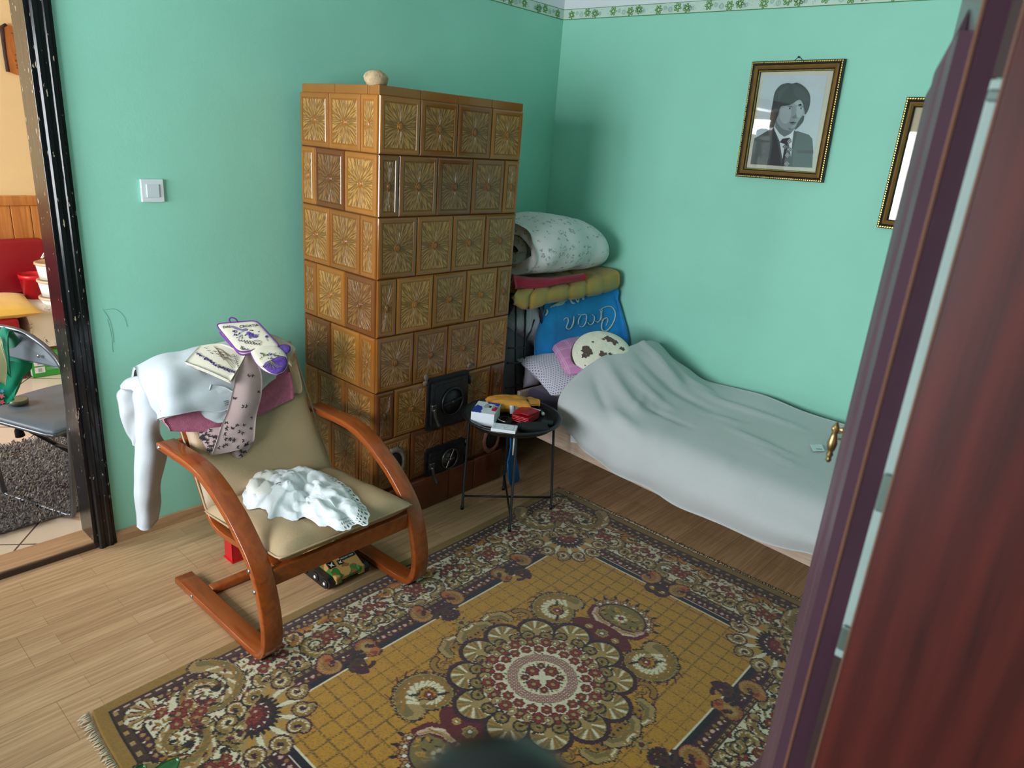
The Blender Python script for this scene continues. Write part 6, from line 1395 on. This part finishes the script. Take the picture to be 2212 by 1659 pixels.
b.build('side_panel', M_MAH, wd); MB().box((PX0, -2.218, 0), (3.497, -2.2, 2.2), 0, .0015).build('side_panel', M_MAH, wd)
MB().box((3.485, -3.107, 0), (3.497, -2.218, 2.2)).build('back_panel', M_IN, wd); MB().box((PX0, -3.107, 2.18), (3.485, -2.218, 2.2)).build('top_panel', M_MAH2, wd)
for z in (.08, .98, 1.415): MB().box((PX0 + .03, -3.107, z), (3.485, -2.218, z + .018)).build('shelf', M_IN, wd)
ua = math.radians(105.6); u_ = Vector((math.cos(ua), math.sin(ua), 0)); n_ = Vector((-math.sin(ua), math.cos(ua), 0)); n_ = n_ if n_.x < 0 else -n_
HI = Vector((2.8718, -3.096, 0)); DM = frame(HI, u_, n_, (0, 0, 1))        # x along the door, y outward to the front
DL = .345
b = MB().box((0, 0, .90), (DL, .0165, 2.16), 0, .001, 1, DM); dd = b.build('door', M_MAH2, wd)
MB().box((-.0006, .0152, .90), (.0030, .0182, 2.14), 0, .0008, 1, DM).build('worn_edge', M_MAHLT, dd)
# thick moulded strip on the door front: square block towards the hinge, two rounded reeds, sloped top end
b = MB(); ty = .0245
pr = [(.050, .0165), (.050, ty), (.10, ty)] + [(.20 + .045 * math.cos(a), ty + .0045 * math.sin(a)) for a in np.linspace(PI, 0, 9)] + [(.292 + .038 * math.cos(a), ty - .001 + .0055 * math.sin(a)) for a in np.linspace(PI, 0, 9)] + [(.335, .0165)]
n = len(pr)
def tz(t): return 1.862 - .022 * max(0, (t - .1) / .2)
vs = [DM @ Vector((t, y, .90)) for t, y in pr] + [DM @ Vector((t, y, tz(t))) for t, y in pr] + [DM @ Vector((t, .0165 + (y - .0165) * (1 if t < .06 else .1), tz(t) + (.0 if t < .11 else .038))) for t, y in pr]
b.add(vs, [(i * n + k, i * n + k + 1, (i + 1) * n + k + 1, (i + 1) * n + k) for i in range(2) for k in range(n - 1)] + [tuple(range(n))[::-1], tuple(range(2 * n, 3 * n))], 0, False); b.build('moulding', mat('mahogany_moulding', (92, 64, 78), .42, 0, .5, .08, 12), dd)
pr = [(.0165, 1.06), (.0175, 1.03), (.024, .985), (.038, .945), (.060, .90), (.070, .87), (.0165, .87)]
b = MB(); n = len(pr); vs = [DM @ Vector((t, y, z)) for t in (.20, .335) for y, z in pr]; b.add(vs, [tuple(range(n)), tuple(range(2 * n - 1, n - 1, -1))] + [(k, n + k, n + (k + 1) % n, (k + 1) % n) for k in range(n)]); b.build('bottom_bracket', M_MAH2, dd)
# hinge-side gap: hinges, added pale strip, dark filler strips for its black ends
x0, x1 = HI.x - .012, PX0 + .006
MB().box((HI.x + .0005, -3.114, 1.405), (x1, -3.109, 1.826), 0, .001).build('pale_strip', mat('pale_grey_green_strip', (164, 186, 182), .5, var=.05, vs=30), wd)
MB().box((HI.x + .0005, -3.113, .1), (x1, -3.108, 1.404)).box((HI.x + .0005, -3.113, 1.827), (x1, -3.108, 2.17)).build('dark_filler_strip', M_IN, wd)
for q, h in (((1908, 1065), .030), ((1836, 1385), .022), ((2134, 206), .007)):
    p = at(*q, y=-3.116); MB().box((HI.x + .001, -3.1175, p.z - h / 2), (x1, -3.114, p.z + h / 2), 0, .0015).build('hinge', mat('dull_hinge_metal', (112, 128, 122), .4, .5), wd)
MB().box((PX0 - .0012, -3.1254, 0), (PX0 + .0008, -3.122, 2.2), 0, .0006).build('worn_edge', M_MAHLT, wd)
# brass drop handle near the free edge
hp = at(1840, 930, y=(DM @ Vector((.318, 0, 0))).y); b = MB(); o = DM @ Vector((.318, .028, hp.z)); bk = n_; HSC = .8
kx = frame(o, u_, Vector((0, 0, 1)), n_) @ Matrix.Scale(HSC * .6, 4)
b.lathe([(.008, 0), (.007, .004), (.004, .008), (.0045, .013), (.0075, .017), (.0085, .021), (.0065, .026), (0, .028)], 16, kx)
z = hp.z; c = o + n_ * .0085
prof_ = [(.0015, .008), (.0045, 0), (.0055, -.006), (.0035, -.010), (.0050, -.016), (.0072, -.026), (.0058, -.035), (.0034, -.040), (.0052, -.044), (.0034, -.048), (.0034, -.050), (.0042, -.053), (.0020, -.0565), (0, -.057)]
b.lathe(prof_[::-1], 14, Matrix.Translation(c + Vector((0, 0, .002))) @ Matrix.Scale(HSC, 4)); b.build('handle', M_BRASS, dd)
b = MB().box((PX0, -2.70, .90), (PX0 + .018, -2.222, 2.16), 0, .002); b.build('door', M_MAH2, wd); MB().box((PX0 - .03, -3.104, .0), (PX0 + .0, -2.222, .08), 0, .004).build('plinth', M_MAH2, wd)
for z0, z1 in ((.085, .97),): MB().box((PX0 + .004, -3.10, z0), (PX0 + .022, -2.225, z1), 0, .003).build('drawer_front', M_MAH2, wd)
# ------------------------------------------------------------------ kitchen things seen through the doorway
M_OXB = mat('oxblood_leatherette', (158, 20, 38), .45, var=.06, vs=3); M_OX2 = mat('oxblood_dark', (120, 16, 30), .5)
bn = thing('bench', 'red upholstered corner bench against the panelled kitchen wall', 'bench', (-2.65, -3.0, 0))
zt = at(50, 517, x=-2.9).z
MB().box((-2.975, -4.2, .47), (-2.87, -2.06, zt), 0, .02, 3).build('backrest', M_OXB, bn); MB().box((-2.87, -4.2, .33), (-2.36, -2.40, .42), 0, .02, 3).build('seat', M_OXB, bn); MB().box((-2.97, -4.2, 0), (-2.40, -2.40, .33), 0, .004).build('base', M_OX2, bn); MB().box((-2.97, -2.40, .2), (-2.90, -2.06, .5), 0, .004).build('base', M_OX2, bn)
c = at(16, 662, x=-2.55); pillow3('cushion', Vector((-2.56, c.y - .10, .468)), (0, 1, 0), (-1, 0, .1), .50, .42, .11, cloth('ochre_cotton', (226, 180, 82), .4, 300, .08), 'plain yellow cushion on the red kitchen bench', 'cushion', 16, fn=wr)
# small table under a printed cloth
TLz = .452; TX0, TX1 = -2.86, -2.43; ty0 = at(66, 690, x=TX1).y
tcl = thing('kitchen_table', 'low kitchen table under a printed cloth at the end of the red bench', 'table', (-2.65, -2.0, 0))
MB().box((TX0, ty0 + .012, TLz - .03), (TX1 - .012, -1.6, TLz - .004), 0, .003).build('tabletop', M_PINE, tcl)
for x in (TX0 + .03, TX1 - .06):
    for y in (ty0 + .05, -1.66): MB().box((x - .018, y - .018, 0), (x + .018, y + .018, TLz - .03), 0, .002).build('leg', M_PINE, tcl)
M_TCL = NT('printed_table_cloth'); _m = M_TCL; _f = _m.noise(_m.coord((1, 1, .7)), 14, 4, .6, 1.2); _k = _m.math('MULTIPLY', _m.math('LESS_THAN', _m.math('ABSOLUTE', _m.math('SUBTRACT', _f, .5)), .010), _m.math('GREATER_THAN', _m.noise(_m.coord(), 6, 1), .53)); _m.set(_m.mix(_k, lin((222, 214, 198)), lin((92, 78, 96))), .8); M_TCL = _m.m
G = [[(x, ty0 - .025 + dx, zb_), (x, ty0 - .012 + dx, .36), (x, ty0 + .004, TLz - .003), (x, -2.0, TLz), (x, -1.58, TLz)] for x, zb_, dx in ((TX0, .22, .005), ((TX0 + TX1) / 2, .20, -.006), (TX1, .19, .0))] + [[(TX1 + .012, ty0 - .012, .19), (TX1 + .012, ty0, .30), (TX1 + .012, ty0 + .014, .38), (TX1 + .014, -2.0, .38), (TX1 + .014, -1.58, .38)], [(TX1 + .022, ty0 - .01, .19), (TX1 + .022, ty0 + .02, .19), (TX1 + .024, ty0 + .05, .195), (TX1 + .02, -2.0, .19), (TX1 + .024, -1.58, .19)]]
tag(MB().sheet(G, 4, 5, .004, 0).build('tablecloth', M_TCL, loc=(-2.65, -2.0, TLz)), 'cream tablecloth with dark sketched print hanging over the kitchen table edge', 'tablecloth')
pc = at(38, 593, x=-2.76); zb = TLz + .004; Hb = at(60, 592, x=-2.76).z - zb; bc = Matrix.Translation((-2.76, pc.y + .098, zb))
bk = thing('bucket', 'red plastic bucket beside the white tubs in the kitchen', 'bucket', (-2.76, pc.y + .098, zb))
MB().lathe([(.076, 0), (.092, Hb - .03), (.096, Hb - .03), (.098, Hb), (.093, Hb), (.088, Hb - .02), (.070, .006), (0, .006)], 28, bc).build('body', mat('bright_red_plastic', (206, 26, 40), .32), bk)
M_TUB = mat('white_plastic_tub', (238, 242, 242), .35, var=.01); M_LID = mat('beige_lid', (206, 182, 148), .4)
TXc = -2.53; yt = at(78, 600, x=TXc).y; zc_ = TLz + .004; labs = ('lowest white tub of the stack on the kitchen table', 'middle white tub of the stack on the kitchen table', 'top white tub with beige lid of the stack on the kitchen table')
tops = [at(90, q, x=TXc).z for q in (640, 603, 565)]
for k in range(3):
    h = tops[k] - zc_; t_ = thing('tub', labs[k], 'tub', (TXc, yt + .117, zc_), 'stacked white tubs on the kitchen table'); mx = Matrix.Translation((TXc, yt + .117, zc_))
    MB().lathe([(.094, 0), (.110, h - .016), (0, h - .016)], 30, mx).build('body', M_TUB, t_); MB().lathe([(.112, h - .022), (.117, h - .018), (.116, h - .006), (.108, h - .003), (.104, h - .006), (0, h - .005)], 30, mx, cap=False).build('lid', M_LID, t_); zc_ = tops[k] - .0005
b = MB()
for q in (((89, 558), (97, 545), (110, 535)), ((91, 558), (98, 551), (112, 545))): b.tube(spline([at(*p, x=TXc) for p in q], 4), .0045, 8)
tag(b.build('cable', M_TUB, loc=(TXc, yt + .1, zc_)), 'white cable lying on top of the stacked tubs', 'cable')
# plaque
pq = thing('plaque', 'wooden plaque with bark edge and burnt writing on the beige kitchen wall', 'plaque', (KX, -2.05, 2.05))
o = [at(*q, x=KX + .02) for q in ((4, 58), (14, 53), (40, 60), (46, 62), (52, 162), (38, 162), (18, 155), (12, 120))]; back = [Vector((KX + .002, p.y, p.z)) for p in o]; n = len(o)
# right part is hidden behind the door frame
o[3] = Vector((KX + .02, o[3].y + .12, o[3].z)); o[4] = Vector((KX + .02, o[4].y + .12, o[4].z)); back[3].y = o[3].y; back[4].y = o[4].y
b = MB(); b.add(o + back, [tuple(range(n))[::-1], tuple(range(n, 2 * n))] + [(k, (k + 1) % n, n + (k + 1) % n, n + k) for k in range(n)]); b.build('board', m_wood('plaque_wood', (166, 96, 44), (192, 118, 60), (30, 30, 3)), pq)
MB().tube([p + Vector((-.006, 0, 0)) for p in (o[1], o[0], o[7], o[6])], [.010, .014, .011, .012], 8).build('bark', mat('dark_bark', (62, 44, 34), .9, var=.4, vs=60, bump=.8), pq)
b = MB(); p = at(25, 83, x=KX + .021); b.text('Tu', .05, frame(p, (0, 1, 0), (0, 0, 1), (1, 0, 0)), 0)
for k, (q, s) in enumerate((((31, 92), 3), ((32, 100), 3), ((33, 106), 4), ((33, 111), 4), ((32, 120), 2), ((32, 132), 4), ((34, 142), 5), ((36, 148), 4))): 
    a = at(*q, x=KX + .021); b.text('abc dek'[:s + 2] if False else ('n' * 1 + 'i' * (s - 1)), .017, frame(a, (0, 1, 0), (0, 0, 1), (1, 0, 0)), 0)
b.build('writing', mat('burnt_line', (84, 50, 28), .8), pq)
# grey folding chair
M_CHAIR = mat('grey_blue_vinyl', (92, 106, 118), .42, var=.05); M_CTUBE = mat('grey_chair_tube', (98, 104, 110), .3, .75)
fc = thing('folding_chair', 'grey metal folding chair just inside the kitchen doorway', 'chair', (-.55, -2.78, 0))
cw_ = Vector((-.932, -.361, 0)); cf = Vector((.361, -.932, 0)); CR_ = Vector((-.31, -2.80, 0))
def cp(w, f, z): return CR_ + cw_ * w + cf * f + Vector((0, 0, z))
R_t = .011
top = [cp(-.02, 0, .03), cp(-.06, .0, .35), cp(-.085, .0, .66), cp(-.07, .0, .74), cp(-.01, .0, .80), cp(.10, .0, .845), cp(.20, .0, .855), cp(.30, .0, .845), cp(.41, .0, .80), cp(.47, .0, .74), cp(.485, .0, .66), cp(.46, .0, .35), cp(.42, .0, .03)]
path = spline([cp(.20, 0, .018), cp(.06, 0, .018), cp(.0, 0, .02), cp(-.025, 0, .06)] + top[1:-1] + [cp(.425, 0, .06), cp(.40, 0, .02), cp(.34, 0, .018)], 5); MB().tube(path + [cp(.20, 0, .018)], R_t, 10).build('rear_frame', M_CTUBE, fc)
bo = [(-.07, .735), (-.01, .79), (.10, .835), (.20, .845), (.30, .835), (.41, .79), (.47, .735), (.475, .728), (.40, .722), (.20, .718), (0, .722), (-.075, .728)]
b = MB(); n = len(bo); vs = [cp(w, f + .025 * (1 - ((w - .2) / .28) ** 2) * -1, z) for f in (-.008, .006) for w, z in bo]; b.add(vs, [tuple(range(n)), tuple(range(2 * n - 1, n - 1, -1))] + [(k, n + k, n + (k + 1) % n, (k + 1) % n) for k in range(n)], 0, False); b.build('backrest', M_CHAIR, fc)
rv = at(85, 755, x=-.42); MB().lathe([(.008, 0), (.008, .003), (0, .007)], 12, frame(cp(.04, .009, .765), cw_, (0, 0, 1), cf)).build('rivet', M_STEEL, fc)
so = [(x, y) for x, y in sm([(.0, .05), (.44, .05), (.47, .0), (.46, -.34), (.38, -.40), (.06, -.40), (-.02, -.34), (-.035, .0)], 5)]
b = MB(); n = len(so); vs = []
for z, s in ((.425, .98), (.438, 1.0), (.446, .995), (.452, .96), (.450, .5)): vs += [cp(.21 + (w - .21) * s, -.17 + (f + .17) * s, z) for w, f in so]
b.add(vs, [(i * n + k, i * n + (k + 1) % n, (i + 1) * n + (k + 1) % n, (i + 1) * n + k) for i in range(4) for k in range(n)] + [tuple(range(n))[::-1], tuple(range(4 * n, 5 * n))], 0, True); b.build('seat', M_CHAIR, fc)
MB().tube([cp(w * 1.0, f, .430) for w, f in so], .009, 8, 0, True).build('seat_rim', M_CTUBE, fc)
for w in (.03, .40): MB().tube([cp(w, -.02, .42), cp(w, -.42, .02)], R_t, 10).build('front_leg', mat('dark_leg_tube', (52, 56, 62), .4, .5), fc)
MB().tube([cp(.03, -.26, .18), cp(.40, -.26, .18)], .008, 8).build('cross_bar', M_CTUBE, fc)
# green bag hung over the chair back
M_GRNB = cloth('teal_green_cotton', (0, 132, 104), .3, 300); M_GING = m_dotuv('green_gingham', (176, 196, 150), (214, 224, 190), 26, 40, .12); M_FLW = mat('pink_print_flower', (226, 110, 130), .8); M_BLF = mat('blue_print_flower', (80, 150, 214), .8)
gb = thing('bag', 'green cloth bag with small flowers hung over the grey folding chair', 'bag', tuple(cp(.3, .02, .6)))
G = [[at(2, 770, x=-.62), at(20, 775, x=-.6), at(45, 783, x=-.56), at(72, 780, x=-.55)], [at(0, 720, x=-.50), at(6, 708, x=-.46), at(14, 710, x=-.43), at(22, 714, x=-.42)], [at(-10, 760, x=-.47), at(4, 755, x=-.46), at(14, 760, x=-.45), at(20, 780, x=-.44)], [at(-12, 800, x=-.47), at(2, 800, x=-.465), at(14, 805, x=-.46), at(24, 815, x=-.455)]]
MB().sheet(G, 6, 5, .006).build('strap', M_GRNB, gb)
G = [[at(-25, 775, x=-.62), at(10, 778, x=-.60), at(40, 780, x=-.57), at(70, 782, x=-.56)], [at(-25, 800, x=-.64), at(10, 800, x=-.62), at(38, 805, x=-.58), at(66, 797, x=-.57)], [at(-25, 825, x=-.64), at(8, 828, x=-.62), at(30, 830, x=-.585), at(48, 818, x=-.575)], [at(-25, 852, x=-.62), at(6, 850, x=-.60), at(24, 850, x=-.58), at(36, 845, x=-.57)], [at(-25, 884, x=-.60), at(0, 876, x=-.60), at(16, 872, x=-.585), at(30, 862, x=-.575)]]
b = MB().sheet(G, 5, 6, .010, 0, folds(.004, 6)); fl = [[(math.cos(a) * (1 if k % 2 else .45), math.sin(a) * (1 if k % 2 else .45)) for k, a in enumerate(np.linspace(0, 2 * PI, 11)[:-1])]]
decals(b, G, [(.80, .36), (.9, .28), (.93, .42)], fl, .014, .009, 1); decals(b, G, [(.72, .34), (.97, .3)], fl, .010, .009, 2); b.build('pouch', [M_GRNB, M_FLW, M_BLF], gb)
G = [[at(-20, 730, x=-.46), at(0, 728, x=-.44), at(4, 745, x=-.43)], [at(-20, 780, x=-.455), at(2, 775, x=-.44), at(15, 790, x=-.435)], [at(-20, 822, x=-.455), at(4, 826, x=-.445), at(12, 832, x=-.44)]]
tag(MB().sheet(G, 6, 6, .005).build('apron', M_GING, loc=tuple(cp(.35, .03, .6))), 'pale green checked cloth hanging over the green bag at the left edge', 'cloth')
c = at(40, 870, z=.458); b = MB().lathe([(.036, 0), (.040, .0), (.040, .018), (.036, .018)], 32, Matrix.Translation(c)); tag(b.build('tape_roll', mat('olive_translucent_plastic', (96, 108, 92), .25), loc=tuple(c)), 'greyish green ring of tape lying on the folding chair seat', 'tape')
b = MB(); p = at(35, 915, x=-.55); q = at(44, 942, x=-.55); b.tube([p, p + (q - p) * .35, p + (q - p) * .5, q], [.008, .010, .016, .020], 10)
tag(b.build('brush', mat('black_bristle', (18, 18, 20), .9, bump=.9, bs=200), loc=tuple(p)), 'small black brush hanging under the folding chair seat', 'brush')
# green carton on the tiles
gx = [at(72, 817, z=0), at(130, 808, z=0)]; ex = (gx[1] - gx[0]).normalized(); ey = Vector((-ex.y, ex.x, 0)); ey = ey if ey.x < 0 else -ey; m = frame(gx[0], ex, ey, (0, 0, 1)); gc = thing('carton', 'green cardboard carton on the kitchen tiles below the tablecloth', 'carton', tuple(gx[0] + ex * .2))
MB().box((0, 0, 0), (.42, .06, .17), 0, .002, 1, m).build('box_body', mat('green_carton', (52, 158, 62), .5), gc); b = MB()
for k in range(3): b.box((.015, -.0012, .03 + .05 * k), (.075, 0, .07 + .05 * k), 0, 0, 1, m); b.box((.035, -.0018, .037 + .05 * k), (.058, -.001, .062 + .05 * k), 1, 0, 1, m); b.box((.085, -.0012, .045 + .05 * k), (.2, 0, .05 + .05 * k), 2, 0, 1, m); b.box((.085, -.0012, .055 + .05 * k), (.17, 0, .06 + .05 * k), 2, 0, 1, m)
b.box((-.0012, .01, .01), (0, .055, .16), 0, 0, 1, m); b.build('label_print', [M_CARD, M_GREYP, mat('pale_green_print', (120, 196, 122), .6)], gc)
# shaggy grey rug
sr = random.Random(9); b = MB().box((-1.28, -3.34, 0.0), (-.36, -2.31, .012), 0, .004)
vs = []; fs = []; mi = []
for k in range(15000):
    x, y = sr.uniform(-1.29, -.345), sr.uniform(-3.35, -2.3); a = sr.uniform(0, 6.3); L = sr.uniform(.014, .04); w = sr.uniform(.0016, .003); h = sr.uniform(.010, .026); d = Vector((math.cos(a), math.sin(a), 0)); s_ = Vector((-d.y, d.x, 0)); o = Vector((x, y, .009)); i = len(vs)
    vs += [o - s_ * w, o + s_ * w, o + d * L * .6 + s_ * w + Vector((0, 0, h)), o + d * L * .6 - s_ * w + Vector((0, 0, h)), o + d * L + Vector((0, 0, h * .7))]; fs += [(i, i + 1, i + 2, i + 3), (i + 3, i + 2, i + 4)]; q = sr.choice((0, 0, 1, 2)); mi += [q, q]
b.add(vs, fs, 0, False, None, mi); tag(b.build('shag_rug', [mat('grey_shag', (120, 114, 112), .95, sheen=.3), mat('dark_grey_shag', (84, 82, 86), .95, sheen=.3), mat('light_grey_shag', (160, 152, 146), .95, sheen=.3)], loc=(-.8, -3.0, 0)), 'shaggy grey rug on the kitchen tiles beyond the threshold', 'rug')

# ------------------------------------------------------------------ nearest to the camera: leaf tips of a plant, unidentified dark rounded shape on an added post
M_LEAFG = mat('deep_green_leaf', (22, 70, 26), .3, 0, .5, .15, 30, coat=.1)
lp = at(392, 1652, z=.62); pt = thing('potted_plant', 'potted plant with dark green leaf tips at the bottom left edge', 'plant', (lp.x - .02, lp.y - .10, 0)); base = Vector((lp.x - .02, lp.y - .10, 0))
MB().lathe([(.075, 0), (.105, .19), (.112, .19), (.112, .215), (.10, .215), (.095, .185), (0, .185)], 28, Matrix.Translation(base)).build('pot', mat('terracotta', (150, 84, 56), .8), pt)
def leaf3(tip, bend, L, w, name='leaf'):
    d = Vector(bend).normalized(); s_ = d.cross(Vector((0, 0, 1))).normalized(); rows = []
    for i in range(6): t = i / 5; c = Vector(tip) - d * L * (1 - t); k = w * math.sin(PI * min(.97, .12 + .86 * t)) ** .8; rows.append([c - s_ * k + Vector((0, 0, .004)), c, c + s_ * k + Vector((0, 0, .004))])
    MB().sheet(rows, 3, 3, .0016).build(name, M_LEAFG, pt); return Vector(tip) - d * L
l2 = at(312, 1653, z=.60)
for tip, bd, L, w in ((at(388, 1640, z=.62), (-.1, .9, .35), .085, .026), (l2, (-.5, .8, .3), .07, .024), (lp + Vector((.05, -.12, -.05)), (.8, .2, .3), .09, .028), (lp + Vector((-.12, -.12, -.05)), (-.9, 0, .3), .09, .028), (lp + Vector((0, -.2, .0)), (0, -.8, .4), .09, .028)):
    s0 = leaf3(tip, bd, L, w); MB().tube(spline([base + Vector((0, 0, .18)), (base + s0) / 2 + Vector((0, 0, .12)), s0], 5), .003, 6).build('stem', M_LEAFG, pt)
d = Vector(RC.T @ np.array([(1075 - CX) / FPX, (1748 - CY) / FPX, 1.0])); c = Vector(CAM) + d * .115
b = MB().lathe([(0, .0062), (.006, .0058), (.011, .0040), (.0148, .0006), (.0158, -.004), (.0158, -.03), (.012, -.034), (.012, -1.6 + .0)], 32, Matrix.Translation(c), cap=False)
zf = c.z; b = MB().lathe([(.0001, .0072), (.006, .0066), (.011, .0046), (.0148, .0010), (.0160, -.004), (.0160, -.03), (.011, -.036), (.011, -(zf - .02)), (.09, -(zf - .012)), (.09, -zf), (.0001, -zf)], 32, Matrix.Translation(c), cap=False)
tag(b.build('dark_shape', mat('satin_black_plastic', (20, 21, 24), .3, var=.02), loc=(c.x, c.y, 0)), 'dark rounded shape, out of focus at the bottom edge of the view', 'dark_shape')
